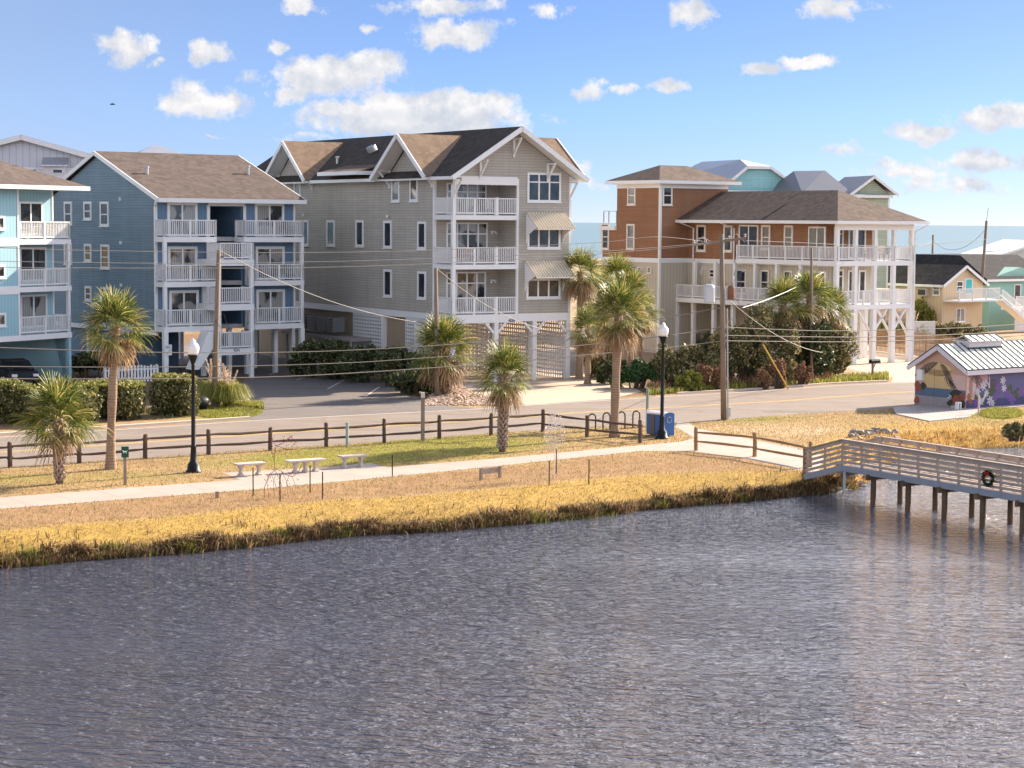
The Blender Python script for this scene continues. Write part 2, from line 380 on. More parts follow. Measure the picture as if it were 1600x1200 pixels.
# ---------------------------------------------------------------- ground
ZW = -0.7
def Gp(pts, z=0.): return [G(x, y, z) for x, y in pts]
shore_px = [(-420, 935), (-120, 902), (0, 886), (60, 883), (120, 876), (200, 870), (300, 863), (400, 853), (500, 841), (600, 833), (700, 829), (800, 819), (880, 812), (1000, 797), (1080, 790), (1150, 784), (1240, 775), (1300, 769), (1345, 759), (1372, 738), (1398, 720), (1440, 708), (1500, 702), (1600, 698), (1760, 695), (2100, 690)]
shore = np.array(Gp(shore_px, ZW))
WATER = np.vstack([[(-90., shore[0][1] - 12)], shore, [(120., shore[-1][1]), (120., -150.), (-90., -150.)]])
def seg_dist(Px, Py, L):
    d = np.full(Px.shape, 1e9)
    for (x0, y0), (x1, y1) in zip(L[:-1], L[1:]):
        dx, dy = x1 - x0, y1 - y0; t = np.clip(((Px - x0) * dx + (Py - y0) * dy) / (dx * dx + dy * dy), 0, 1)
        d = np.minimum(d, np.hypot(Px - x0 - t * dx, Py - y0 - t * dy))
    return d
def inside(Px, Py, Q):
    r = np.zeros(Px.shape, bool); n = len(Q)
    for i in range(n):
        x0, y0 = Q[i]; x1, y1 = Q[(i + 1) % n]
        if y0 == y1: continue
        c = ((y0 > Py) != (y1 > Py)) & (Px < (x1 - x0) * (Py - y0) / (y1 - y0) + x0); r ^= c
    return r
def sdist(Px, Py):
    d = seg_dist(Px, Py, WATER[:-2]); return np.where(inside(Px, Py, WATER), -d, d)
def bankw(Px): return np.interp(Px, [-30, -16, -5, 5, 9.5, 11.5, 14, 17, 30], [2.3, 2.4, 3.3, 3.6, 2.2, 1.0, 1.6, 2.6, 3.0])
def vnoise(x, y, s, seed=0):
    r = np.random.default_rng(seed); T = r.random((64, 64)); x = x / s; y = y / s
    xi = np.floor(x).astype(int); yi = np.floor(y).astype(int); fx = x - xi; fy = y - yi
    fx = fx * fx * (3 - 2 * fx); fy = fy * fy * (3 - 2 * fy)
    g = lambda i, j: T[i % 64, j % 64]
    return (g(xi, yi) * (1 - fx) + g(xi + 1, yi) * fx) * (1 - fy) + (g(xi, yi + 1) * (1 - fx) + g(xi + 1, yi + 1) * fx) * fy
def height(Px, Py):
    d = sdist(Px, Py); w = bankw(Px); t = np.clip(d / w, 0, 1); s = 1 - (1 - t) ** 1.8
    h = np.where(d > 0, ZW * (1 - s), ZW - np.minimum(2.0, -d * .55))
    nn = (vnoise(Px, Py, 1.3, 1) - .5) * .16 + (vnoise(Px, Py, .5, 2) - .5) * .08
    h = h + nn * np.clip((w - d) / w, 0, 1) * (d > 0)
    dn = np.clip((Py - 185) / 45, 0, 1); dn = dn * dn * (3 - 2 * dn); fall = np.clip((Py - 252) / 40, 0, 1)
    dune = (3.6 + 1.6 * vnoise(Px, Py, 18, 3) + .8 * vnoise(Px, Py, 6, 4) + np.clip((Px - 40) / 30, 0, 1) * .8) * dn * (1 - fall) - 3.5 * fall
    return h + dune
def grid(xs, ys): return np.meshgrid(np.array(xs), np.array(ys))
xs = np.concatenate([np.arange(-420, -45, 25.), np.arange(-45, -22, 1.5), np.arange(-22, 26, .3), np.arange(26, 60, 1.5), np.arange(60, 440, 20.)])
ys = np.concatenate([np.arange(-160, 30, 12.), np.arange(30, 52, 2.), np.arange(52, 92, .3), np.arange(92, 185, 3.), np.arange(185, 310, 2.5)])
GX, GY = grid(xs, ys); GZ = height(GX, GY)
nx, ny = len(xs), len(ys); idx = np.arange(nx * ny).reshape(ny, nx)
F = np.stack([idx[:-1, :-1], idx[:-1, 1:], idx[1:, 1:], idx[1:, :-1]], -1).reshape(-1, 4)
gm, t, b = newmat('ground')
at_ = t.add('ShaderNodeAttribute'); at_.attribute_name = 'zone'
g_ = t.add('ShaderNodeNewGeometry'); v = g_.outputs['Position']
n1 = t.noise(v, 1.1, 6, .65); n2 = t.noise(v, 9., 5, .7); n3 = t.noise(v, 30., 3, .7)
mul = t.math('ADD', t.math('ADD', t.math('MULTIPLY', n1, .7), t.math('MULTIPLY', n2, .75)), t.math('MULTIPLY', n3, .55))
vm = t.add('ShaderNodeVectorMath'); vm.operation = 'SCALE'; t.l.new(at_.outputs['Color'], vm.inputs[0]); t.l.new(mul, vm.inputs['Scale'])
t.l.new(vm.outputs[0], b.inputs['Base Color']); b.inputs['Roughness'].default_value = .95; b.inputs['Specular IOR Level'].default_value = .1
t.l.new(t.bump(t.math('ADD', n2, n3), .8, .05), b.inputs['Normal'])
ground = npmesh('ground', np.stack([GX.ravel(), GY.ravel(), GZ.ravel()], -1), F, gm, smooth=True); tag(ground, kind='structure')
TAN = np.array((.40, .27, .135)); MULCH = np.array((.33, .19, .105)); STRAW = np.array((.45, .29, .08)); GREEN = np.array((.24, .24, .035)); SAND = np.array((.52, .37, .24)); MUD = np.array((.06, .042, .02)); SOIL = np.array((.16, .11, .07)); DUNE = np.array((.50, .37, .24))
def blob(px, py, rx, ry, k=1.):
    cx, cy = G(px, py); x1, _ = G(px + rx, py); _, y1 = G(px, py - ry)
    return k * np.clip(1.4 - np.hypot((GX - cx) / (x1 - cx), (GY - cy) / (y1 - cy)) * 1.0, 0, 1)
SD = sdist(GX, GY); BW = bankw(GX)
path_low = np.array(Gp([(-300, 835), (0, 797), (400, 765), (700, 741), (1000, 712), (1085, 706), (1180, 716), (1262, 733)]))
nz1 = vnoise(GX, GY, 1.6, 8); nz2 = vnoise(GX, GY, .6, 9)
def lerp(A, B, k): return A * (1 - k[..., None]) + B * k[..., None]
Cc = np.broadcast_to(TAN, GX.shape + (3,)).copy()
Cc = lerp(Cc, MULCH, np.clip((nz1 - .55) * 1.6, 0, .5))
# between path and bank: mulch-brown thatch
near = (SD > BW - .2) & (GY < np.interp(GX, path_low[:, 0], path_low[:, 1]) + .3)
k = near * np.clip((SD - BW + .2) / .5, 0, 1) * np.clip(.55 + .5 * nz2, 0, 1) * np.clip((12 - GX) / 3, 0, 1); Cc = lerp(Cc, MULCH, k * .9)
gr = sum(blob(*q) for q in [(520, 715, 110, 14), (640, 700, 150, 18), (760, 690, 110, 14, .7), (400, 722, 110, 10, .7), (200, 745, 90, 8, .35), (30, 748, 80, 8, .5), (880, 668, 60, 6, .3), (1190, 655, 60, 6), (360, 646, 80, 12), (1530, 650, 90, 7, .8), (1000, 700, 80, 5, .25)])
Cc = lerp(Cc, GREEN, np.clip(gr * (.5 + nz1), 0, .92))
k = np.clip((BW + .1 - SD) / .5, 0, 1) * (SD > -1) * (GX < 13); Cc = lerp(Cc, STRAW, k * np.clip(.75 + .4 * nz2, 0, 1))
k = np.clip((BW + 2.2 - SD) / 1.2, 0, 1) * (SD > -1) * (GX >= 13); Cc = lerp(Cc, np.array((.55, .33, .09)), k * np.clip(.45 + .8 * nz1, 0, 1))
Cc = lerp(Cc, STRAW * .8, np.clip(blob(1420, 672, 170, 12, 1.), 0, .4))
Cc = lerp(Cc, SAND, np.clip(blob(1230, 672, 110, 8, 1.) * (.4 + nz1), 0, .8))
Cc = lerp(Cc, MUD, np.clip((.35 - SD) / .5, 0, 1))
Cc = lerp(Cc, SOIL, np.clip((GY - np.interp(GX, [-30, -14, 0, 12, 26], [82, 96, 101, 110, 125])) / 3, 0, 1) * .75)
Cc = lerp(Cc, SAND, np.clip((GY - 118) / 6, 0, 1) * (GX > -6) * .7)
Cc = lerp(Cc, DUNE, np.clip((GY - 180) / 15, 0, 1))
Cc = lerp(Cc, np.array((.30, .24, .12)), np.clip((GY - 190) / 20, 0, 1) * np.clip((nz1 - .4) * 3, 0, .8))
ca = ground.data.color_attributes.new('zone', 'FLOAT_COLOR', 'POINT')
ca.data.foreach_set('color', np.concatenate([Cc.reshape(-1, 3), np.ones((nx * ny, 1))], 1).astype(np.float32).ravel())
# ---------------------------------------------------------------- pond and sea
def watermat(name, base, s1, b1, b2, rough, ior=1.6):
    m, t, b = newmat(name)
    g = t.add('ShaderNodeNewGeometry'); mp = t.add('ShaderNodeMapping'); mp.vector_type = 'POINT'
    mp.inputs['Rotation'].default_value = (0, 0, R(30)); mp.inputs['Scale'].default_value = (.8, 2.4, 1)
    t.l.new(g.outputs['Position'], mp.inputs[0]); v = mp.outputs[0]
    m2 = t.add('ShaderNodeMapping'); m2.inputs['Rotation'].default_value = (0, 0, R(-12)); m2.inputs['Scale'].default_value = (.8, 1.8, 1); t.l.new(g.outputs['Position'], m2.inputs[0])
    big = t.noise(v, .06 * s1, 3, .5); gust = t.mapr(big, .3, .7, .65, 1.25)
    w1 = t.noise(v, 1.35 * s1, 3, .55, .6); w2 = t.noise(m2.outputs[0], 4.2 * s1, 3, .6, .3); w3 = t.noise(v, 13. * s1, 2, .6)
    h = t.math('ADD', t.math('MULTIPLY', w1, 1.0), t.math('ADD', t.math('MULTIPLY', w2, .42), t.math('MULTIPLY', w3, .08)))
    h = t.math('MULTIPLY', h, gust)
    t.l.new(t.bump(h, b1, b2), b.inputs['Normal'])
    t.put(b.inputs['Base Color'], (*base, 1)); b.inputs['Roughness'].default_value = rough; b.inputs['IOR'].default_value = ior; b.inputs['Specular IOR Level'].default_value = .5
    return m
PONDM = watermat('pond_water', (.066, .068, .090), 1., 1.0, .26, .06)
SEAM = watermat('sea_water', (.11, .19, .25), .5, .4, .12, .8, 1.2)
px_ = [(-90, WATER[0][1] + 1.5), (120, 90), (120, -150), (-90, -150)]
MB().poly([(x, y, ZW) for x, y in [(-95, 60), (-60, 62), (20, 92), (125, 105), (125, -155), (-95, -155)]]).build('pond_water', PONDM); tag(bpy.data.objects['pond_water'], kind='structure')
MB().poly([(-60000, 262, -1.4), (60000, 262, -1.4), (60000, 90000, -1.4), (-60000, 90000, -1.4)]).build('sea', SEAM); tag(bpy.data.objects['sea'], kind='structure')
# ---------------------------------------------------------------- sheets laid on the ground
def sheet(name, px, z, mat, world_pts=None, th=0):
    pts = world_pts or Gp(px, 0)
    m = MB()
    if th: m.slab([(x, y, z) for x, y in pts], th)
    else: m.poly([(x, y, z) for x, y in pts])
    o = m.build(name, mat); tag(o, kind='structure'); return o
def asphalt(name, c, stain=.25):
    m, t, b = newmat(name); g = t.add('ShaderNodeNewGeometry'); v = g.outputs['Position']
    f = t.math('ADD', t.math('MULTIPLY', t.noise(v, .5, 5, .65), .6), t.math('MULTIPLY', t.noise(v, 14, 4, .7), .4))
    mpr = t.add('ShaderNodeMapping'); mpr.inputs['Rotation'].default_value = (0, 0, R(-34)); mpr.inputs['Scale'].default_value = (.06, 1.3, 1); t.l.new(v, mpr.inputs[0])
    f = t.math('ADD', t.math('MULTIPLY', f, .6), t.math('MULTIPLY', t.noise(mpr.outputs[0], 1., 4, .6), .4))
    c1 = t.mix(t.mapr(f, .36, .64), (*dark(c, 1 - stain), 1), (*dark(c, 1 + stain), 1))
    vo = t.add('ShaderNodeTexVoronoi'); vo.feature = 'DISTANCE_TO_EDGE'; vo.inputs['Scale'].default_value = .22
    wv = t.vmath('ADD', v, t.vmath('MULTIPLY', t.noise(v, 1.5, 3), (1.2, 1.2, 0))); t.l.new(wv, vo.inputs['Vector'])
    crack = t.math('MULTIPLY', t.math('LESS_THAN', vo.outputs['Distance'], .006), .4)
    t.put(b.inputs['Base Color'], t.mix(crack, c1, (*dark(c, .45), 1))); b.inputs['Roughness'].default_value = .9; b.inputs['Specular IOR Level'].default_value = .15
    t.l.new(t.bump(t.noise(v, 40, 3, .7), .4, .02), b.inputs['Normal']); return m
def concrete(name, c, joint=1.6, ang=35.):
    m, t, b = newmat(name); g = t.add('ShaderNodeNewGeometry'); v = g.outputs['Position']
    f = t.math('ADD', t.math('MULTIPLY', t.noise(v, .7, 5, .6), .6), t.math('MULTIPLY', t.noise(v, 18, 4, .7), .4))
    c1 = t.mix(t.mapr(f, .3, .7), (*dark(c, .84), 1), (*dark(c, 1.13), 1))
    mp = t.add('ShaderNodeMapping'); mp.inputs['Rotation'].default_value = (0, 0, R(-ang)); t.l.new(v, mp.inputs[0])
    s_ = t.add('ShaderNodeSeparateXYZ'); t.l.new(mp.outputs[0], s_.inputs[0])
    ln = t.math('LESS_THAN', t.math('FRACT', t.math('DIVIDE', s_.outputs[0], joint)), .022)
    t.put(b.inputs['Base Color'], t.mix(t.math('MULTIPLY', ln, .45), c1, (*dark(c, .4), 1))); b.inputs['Roughness'].default_value = .85; b.inputs['Specular IOR Level'].default_value = .2
    return m
ASPH = asphalt('road_asphalt', (.245, .20, .168), .18); LOTM = asphalt('parking_asphalt', (.19, .165, .15), .15)
CONC = concrete('path_concrete', (.40, .335, .285)); DRIVEC = concrete('driveway_concrete', (.52, .41, .31), 3.2, 33)
KERBC = plain('kerb_concrete', (.60, .50, .42), .85, .15, 4)
near_px = [(-500, 775), (-250, 754), (0, 731), (150, 721), (400, 703), (600, 690), (740, 679), (850, 672), (955, 666), (1056, 661), (1130, 656), (1250, 647), (1360, 641), (1436, 636), (1560, 630), (1760, 618), (2100, 604)]
far_px = [(2100, 567), (1760, 580), (1560, 589), (1436, 596.5), (1390, 597.5), (1300, 601.5), (1160, 611.5), (1060, 617), (900, 627), (740, 638), (560, 647), (395, 656), (200, 669), (0, 682), (-250, 700), (-500, 719)]
sheet('road', near_px + far_px, .004, ASPH)
def strip(name, px, w, z, mat, off=0., th=0.):
    L = [Vector((*G(x, y), 0)) for x, y in px]; m = MB()
    for a_, b_ in zip(L[:-1], L[1:]):
        d = (b_ - a_).normalized(); n = Vector((-d.y, d.x, 0)); q = [a_ + n * (off - w / 2), b_ + n * (off - w / 2), b_ + n * (off + w / 2), a_ + n * (off + w / 2)]
        q = [(p.x, p.y, z) for p in q]
        m.slab(q, th) if th else m.poly(q)
    o = m.build(name, mat); tag(o, kind='structure'); return o
YEL = plain('yellow_road_paint', (.62, .40, .10), .8, .25, 6); WPAINT = plain('white_road_paint', (.62, .58, .54), .8, .2, 5)
cen = [(-500, 749), (0, 707), (400, 679), (700, 660), (850, 649.5), (900, 645), (1060, 636), (1220, 627), (1380, 614.5), (1500, 609), (1760, 597), (2100, 583)]
strip('centre_line', cen, .10, .009, YEL, .10); bpy.data.objects['centre_line'].name = 'centre_line'
strip('centre_line', cen, .10, .009, YEL, -.10)
strip('edge_line', [(x, y + 1.6) for x, y in far_px[::-1]][1:-1], .11, .009, WPAINT)
strip('kerb', [(-500, 718), (-250, 699), (0, 680.5), (200, 667.5), (392, 654.5)], .25, .11, KERBC, .1, .12)
strip('kerb', [(1060, 616), (1160, 610.5), (1300, 600.5), (1388, 596.5)], .22, .10, KERBC, .1, .11)
# footpath with the bench pad and the branch to the road and footbridge
sheet('footpath', [(-300, 812), (0, 777.5), (200, 762), (375, 750), (348, 739), (420, 735), (506, 730.5), (578, 723.5), (606, 730.5), (660, 726), (800, 714.5), (900, 705), (1000, 696), (1062, 690.5), (1086, 685), (1056, 668), (1058, 660.5), (1075, 660.5), (1092, 670), (1177, 687), (1240, 699), (1288, 712), (1278, 741), (1230, 729.5), (1150, 714), (1080, 705), (1000, 705), (900, 715.5), (700, 736.5), (400, 765), (200, 780), (0, 795.5), (-300, 833)], .006, CONC)
sheet('parking_lot', [(395, 656.5), (360, 634), (352, 618), (390, 588), (160, 598), (120, 560), (380, 530), (560, 520), (520, 568), (560, 588), (612, 601), (640, 618), (700, 634), (745, 638.5), (560, 647.5)], .008, LOTM)
sheet('driveway', [(742, 638.5), (822, 632), (770, 622), (716, 606), (660, 590), (640, 556), (900, 545), (916, 592), (985, 604), (1003, 612), (955, 623.5), (900, 627.5)], .008, DRIVEC)
sheet('driveway', [(1392, 597.8), (1396, 590), (1330, 578), (1312, 566), (1314, 545), (1380, 540), (1450, 562), (1470, 570), (1480, 594.5), (1436, 597.2)], .008, DRIVEC)
for q in [((464, 594), (478, 588)), ((512, 608), (538, 593.5)), ((570, 620.5), (593, 604.5)), ((420, 586), (432, 582))]:
    strip('parking_line', q, .1, .013, WPAINT)
# ================================================================ shared house helpers
def gable_pts(mp, a0, a1, zb, am, zt, d): return [mp(a0, d, zb), mp(a1, d, zb), mp(am, d, zt)]
def winpx(F_, root, face, pos, x0, x1, y0, y1, **k):
    """a window on a house plane, its corners measured on that plane"""
    fn = F_.f if face == 'f' else F_.s_
    ym = (y0 + y1) / 2; a0, _ = fn(x0, ym, pos); a1, _ = fn(x1, ym, pos); xm = (x0 + x1) / 2
    _, z1 = fn(xm, y0, pos); _, z0 = fn(xm, y1, pos)
    return win(root, face, pos, a0, a1, z0, z1, **k)
def hip_roof(root, mat, u0, u1, v0, v1, z, zr, inset=None, axis='u', th=.16, name='roof'):
    iu = inset if inset is not None else (min(u1 - u0, v1 - v0) / 2)
    if axis == 'u': r0, r1 = (u0 + iu, (v0 + v1) / 2, zr), (u1 - iu, (v0 + v1) / 2, zr)
    else: r0, r1 = ((u0 + u1) / 2, v0 + iu, zr), ((u0 + u1) / 2, v1 - iu, zr)
    A, B, C_, D_ = (u0, v0, z), (u1, v0, z), (u1, v1, z), (u0, v1, z)
    m = MB()
    if axis == 'u': fs = [[A, B, r1, r0], [B, C_, r1], [C_, D_, r0, r1], [D_, A, r0]]
    else: fs = [[A, B, r0], [B, C_, r1, r0], [C_, D_, r1], [D_, A, r0, r1]]
    for f in fs: m.poly(f)
    lo = [(p[0], p[1], p[2] - .03) for p in (A, B, C_, D_)]
    m.poly(lo[::-1])
    o = m.build(name, mat, root)
    f = MB(); w = .05
    f.box(u0 - w, u1 + w, v0 - w, v0, z - .24, z - .01); f.box(u0 - w, u1 + w, v1, v1 + w, z - .24, z - .01)
    f.box(u0 - w, u0, v0, v1, z - .24, z - .01); f.box(u1, u1 + w, v0, v1, z - .24, z - .01)
    f.box(u0, u1, v0, v1, z - .22, z - .12); f.build('fascia', W_, root)
    return o
def roof_vent(root, x, y, z, r=.09, h=.35):
    m = MB(); m.lathe([(r, z - .3), (r, z + h), (r * 1.5, z + h), (r * 1.5, z + h + .1)], (x, y), 8); m.build('roof_vent', GALV, root)
def lattice(root, p0, p1, z0, z1, mat, sp=.16, w=.06, name='lattice_panel', flip=False):
    """upright lattice between two ground points"""
    L = math.hypot(p1[0] - p0[0], p1[1] - p0[1]); dx, dy = (p1[0] - p0[0]) / L, (p1[1] - p0[1]) / L; m = MB()
    nx_, ny_ = -dy * .012, dx * .012
    for i in range(int(L / sp) + 1):
        s = min(L, i * sp); m.beam((p0[0] + dx * s + nx_, p0[1] + dy * s + ny_, z0), (p0[0] + dx * s + nx_, p0[1] + dy * s + ny_, z1), .02, w, (dx, dy, 0))
    k = int((z1 - z0) / sp)
    for i in range(k + 1):
        z = z0 + i * sp; m.beam((p0[0] - nx_, p0[1] - ny_, z), (p1[0] - nx_, p1[1] - ny_, z), .02, w)
    return m.build(name, mat, root)
def brackets(root, x, y, z, out=.75, mat=None, face='f'):
    m = MB()
    if face == 'f':
        m.box(x - .06, x + .06, y - .12, y, z - 1.0, z); m.beam((x, y - .06, z - .85), (x, y - out, z - .02 + .0), .1, .1); m.beam((x, y, z + .05), (x, y - out - .1, z + .05), .1, .1)
    else:
        m.box(x - .12, x, y - .06, y + .06, z - 1.0, z); m.beam((x - .06, y, z - .85), (x - out, y, z), .1, .1); m.beam((x, y, z + .05), (x - out - .1, y, z + .05), .1, .1)
    return m.build('bracket', mat or W_, root)
def wall_light(root, x, y, z):
    m = MB().box(x - .09, x + .09, y - .12, y, z - .05, z + .05); m.tube([(x - .1, y - .15, z), (x - .16, y - .3, z - .12)], .07, 6); m.tube([(x + .1, y - .15, z), (x + .16, y - .3, z - .12)], .07, 6)
    return m.build('wall_light', W_, root)
# ================================================================ taupe four storey house
SIDG = siding('taupe_lap_siding', (.41, .375, .325)); ROOF_SHADED = shingle('shaded_shingles', (.036, .031, .028), (.095, .078, .065))  # roof shingles: dark copy with the shade of the main slopes painted in
ROOF_LIT = shingle('sunlit_shingles', (.165, .115, .08), (.30, .21, .145))  # lighter copy of the same shingles, sunlight painted in for the cross gables
CR = ROOF_SHADED
TANW = plain('tan_stucco', (.33, .26, .17), .85, .08)
Fc = Frame(-3.46, 114.4, 31.5)
rc = Fc.root('beach_house', 'tall taupe gabled beach house with three stacked white balconies and tan window awnings', 'house')
Wd = 8.05; ZB, ZW1 = 3.93, 12.0; ZA = 14.55
m = MB(); cs = [(0, ZB), (Wd, ZB), (Wd, ZW1), (Wd / 2, ZA), (0, ZW1)]
m.prism([(u, 2.2, z) for u, z in cs], (0, 27, 0)); m.build('wall', SIDG, rc)
m = MB(); m.box(4.42, Wd, 0, 2.199, ZB, 11.799)
m.prism([(0, 0, 11.8), (Wd, 0, 11.8), (Wd, 0, ZW1), (Wd / 2, 0, ZA), (0, 0, ZW1)], (0, .16, 0)); m.build('front_wall', SIDG, rc)
def main_roof(root, mat, ul, ur, um, zl, zt, v0, v1, th=.2, name='roof'):
    m = MB(); m.slab([(ul, v0, zl), (um, v0, zt), (um, v1, zt), (ul, v1, zl)][::-1], th); m.slab([(um, v0, zt), (ur, v0, zl), (ur, v1, zl), (um, v1, zt)][::-1], th)
    return m.build(name, mat, root)
EL, ER, ZE, ZR = -.6, Wd + .6, 11.87, 14.8; UM = Wd / 2
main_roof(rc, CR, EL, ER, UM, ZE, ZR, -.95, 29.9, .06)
def rake_f(root, pts, th=.16, h=.26, mat=None, name='bargeboard'):
    m = MB()
    for a_, b_ in zip(pts[:-1], pts[1:]): m.beam(a_, b_, th, h)
    return m.build(name, mat or W_, root)
rake_f(rc, [(EL, -.99, ZE - .12), (UM, -.99, ZR - .13), (ER, -.99, ZE - .12)], .08, .27)
main_roof(rc, W_, EL + .05, ER - .05, UM, ZE - .08, ZR - .08, -.93, 29.8, .10, 'soffit')
slope = (ZR - ZE) / (UM - EL)
def cross_gable(root, side, vc, hw, zt, mat, uo=.95):
    """small gable roof standing across the main roof; side -1 is the left wall, +1 the right"""
    zl = ZE + .03; ur = UM - (ZR - zt) / slope; ue = EL + (zl - ZE) / slope + .05
    fx = (lambda u: u) if side < 0 else (lambda u: Wd - u)
    m = MB()
    for s in (-1, 1):
        q = [(fx(-uo), vc + s * hw, zl), (fx(-uo), vc, zt), (fx(ur), vc, zt), (fx(ue), vc + s * hw, zl)]
        m.slab(q if s * side > 0 else q[::-1], .06)
    m.build('gable_roof', mat, root)
    w = MB()
    for s in (-1, 1):
        q = [(fx(-uo + .03), vc + s * (hw - .05), zl - .07), (fx(-uo + .03), vc, zt - .07), (fx(0), vc, zt - .07), (fx(0), vc + s * (hw - .05), zl - .07)]
        w.slab(q if s * side > 0 else q[::-1], .1)
    w.build('soffit', W_, root)
    rake_f(root, [(fx(-uo - .04), vc - hw, zl - .1), (fx(-uo - .04), vc, zt - .1), (fx(-uo - .04), vc + hw, zl - .1)], .08, .26)
    g = MB(); k = hw - .35; g.prism([(fx(-.004), vc - k, ZW1 - .1), (fx(-.004), vc + k, ZW1 - .1), (fx(-.004), vc, zt - .38)], (.2 if side < 0 else -.2, 0, 0)); g.build('gable_wall', SIDG, root)
    for s in (-1, 1):
        if side < 0: brackets(root, fx(0), vc + s * (hw - .75), zt - .3 - (zt - zl) * (hw - .75) / hw + .1, .8, face='s')
cross_gable(rc, -1, 4.98, 3.38, 14.44, ROOF_LIT); cross_gable(rc, -1, 20.9, 3.3, 14.5, ROOF_LIT)
cross_gable(rc, 1, 3.2, 3.4, 14.4, ROOF_LIT); cross_gable(rc, 1, 20.9, 3.3, 14.5, ROOF_LIT)
m = MB(); m.slab([(-1.2, 9.7, 12.32), (-1.2, 15.1, 12.32), (1.3, 15.1, 12.9), (1.3, 9.7, 12.9)][::-1], .07); m.build('shed_dormer', shingle('mid_tone_shingles', (.09, .065, .05), (.17, .125, .10)), rc)  # shingle tone set between the roof's lit and shaded copies
m = MB(); m.box(-1.25, -1.2, 9.65, 15.15, 12.1, 12.33); m.box(-1.2, 0, 9.66, 9.72, 12.1, 12.34); m.box(-1.19, 0, 9.75, 15.05, 12.12, 12.2); m.build('fascia', W_, rc)
MB().box(.004, .4, 9.9, 14.9, 11.9, 12.5).build('dormer_wall', SIDG, rc)
m = MB(); m.box(EL - .06, EL, -.95, 1.6, ZE - .2, ZE - .01); m.box(EL - .06, EL, 8.4, 17.5, ZE - .2, ZE - .01); m.box(EL - .06, EL, 24.3, 29.9, ZE - .2, ZE - .01); m.box(ER, ER + .06, 7, 29.9, ZE - .2, ZE - .01); m.build('gutter', W_, rc)
m = MB(); m.tube([(1.9, 13.6, 13.7), (1.75, 13.6, 14.0)], .32, 12); m.build('roof_vent', GALV, rc)
roof_vent(rc, 1.2, 17.2, 13.0)
# corner boards, bands, posts and decks
m = MB(); m.box(-.03, .14, 2.17, 2.31, ZB - .3, ZW1); m.box(Wd - .12, Wd + .03, -.03, .12, ZB - .3, ZW1); m.box(4.30, 4.42, -.03, .12, ZB, 11.8); m.box(-.03, 4.299, -.05, -.001, 11.42, 11.9)
m.box(-.03, .0, 2.31, 29.2, ZB - .38, ZB - .01); m.box(4.42, Wd, -.035, 0, ZB - .45, ZB - .01); m.build('corner_board', W_, rc)
for z in (ZB, 6.82, 9.67):
    d = .50 if z == ZB else .27
    MB().box(-.02, 4.42, -.02, 2.19, z - d, z - .001).build('deck', W_, rc)
    railing(rc, [(.03, 2.1), (.03, .04), (4.3, .04)], z, 1.0)
MB().box(.0, 4.42, .16, 2.19, 11.75, 11.83).build('porch_ceiling', W_, rc)
for z0, z1 in ((ZB, 6.55), (6.83, 9.4), (9.68, 11.42)):
    post(rc, .09, .09, z0, z1, .22, 'corner_post')
post(rc, .09, .09, ZB, 11.42, .2, 'corner_post')
for x, z0, z1 in ((2.95, 9.68, 10.7), (2.95, 6.83, 7.85), (2.95, ZB, 4.95)): post(rc, x, .04, z0, z1, .17, 'newel_post')
# porch back wall doors
u0, _ = Fc.f(697, 400, 2.2); u1, _ = Fc.f(761, 400, 2.2)
for k, z in enumerate((ZB, 6.82, 9.67)):
    top = {0: 6.35, 1: 9.25, 2: 11.55}[k]
    win(rc, 'f', 2.19, u0, u1 - (0 if k == 1 else .1), z + .02, top, t=.09, mx=(.26, .52, .77), mz=(.72,), glass=GLASSC, name='sliding_door', sill=False)
    wall_light(rc, 3.9, 2.19, z + 1.9)
# front room windows, with awnings on the two lower ones
winpx(Fc, rc, 'f', 0., 823.5, 876, 270, 316, t=.13, mx=(.345, .655), mz=(.68,), name='triple_window')
for ya, yb, w0, w1, aw in ((356, 389, 823.5, 875, (819, 893, 331, 357.5)), (435, 466.5, 822, 875, (817, 893, 407, 433.5))):
    winpx(Fc, rc, 'f', 0., w0, w1, ya, yb, t=.13, mx=(.345, .655), name='triple_window')
    a0, zt = Fc.f(aw[0], aw[2], 0.); a1, _ = Fc.f(878, aw[2], 0.); _, zb = Fc.f(850, aw[3], -1.3); a0 += .12; a1 += .1; zb += .0
    o = MB().slab([(a0, -.02, zt), (a1, -.02, zt), (a1, -1.35, zb), (a0, -1.35, zb)], .05).build('awning', plain('cream_awning_metal', (.84, .74, .58), .5, .08), rc)
    rb = MB(); n = 14
    for i in range(n + 1):
        x = a0 + (a1 - a0) * i / n; rb.beam((x, -.02, zt + .03), (x, -1.35, zb + .03), .035, .05)
    rb.build('awning_rib', plain('tan_awning_seam', (.50, .42, .32), .6), o)
    for x in (a0 + .03, a1 - .03):
        fr = MB(); fr.prism([(x - .03, -.01, zt - .1), (x - .03, -.01, zb - .85), (x - .03, -.25, zb - .35), (x - .03, -.9, zb - .03), (x - .03, -1.2, zb + .08)], (.06, 0, 0)); fr.build('bracket', W_, o)
for x, z in ((UM, 14.05), (UM - 2.25, 12.75), (UM + 2.35, 12.65)): brackets(rc, x, 0, z, .8)
brackets(rc, .1, 0, 11.7, .8); brackets(rc, Wd - .1, 0, 11.6, .8)
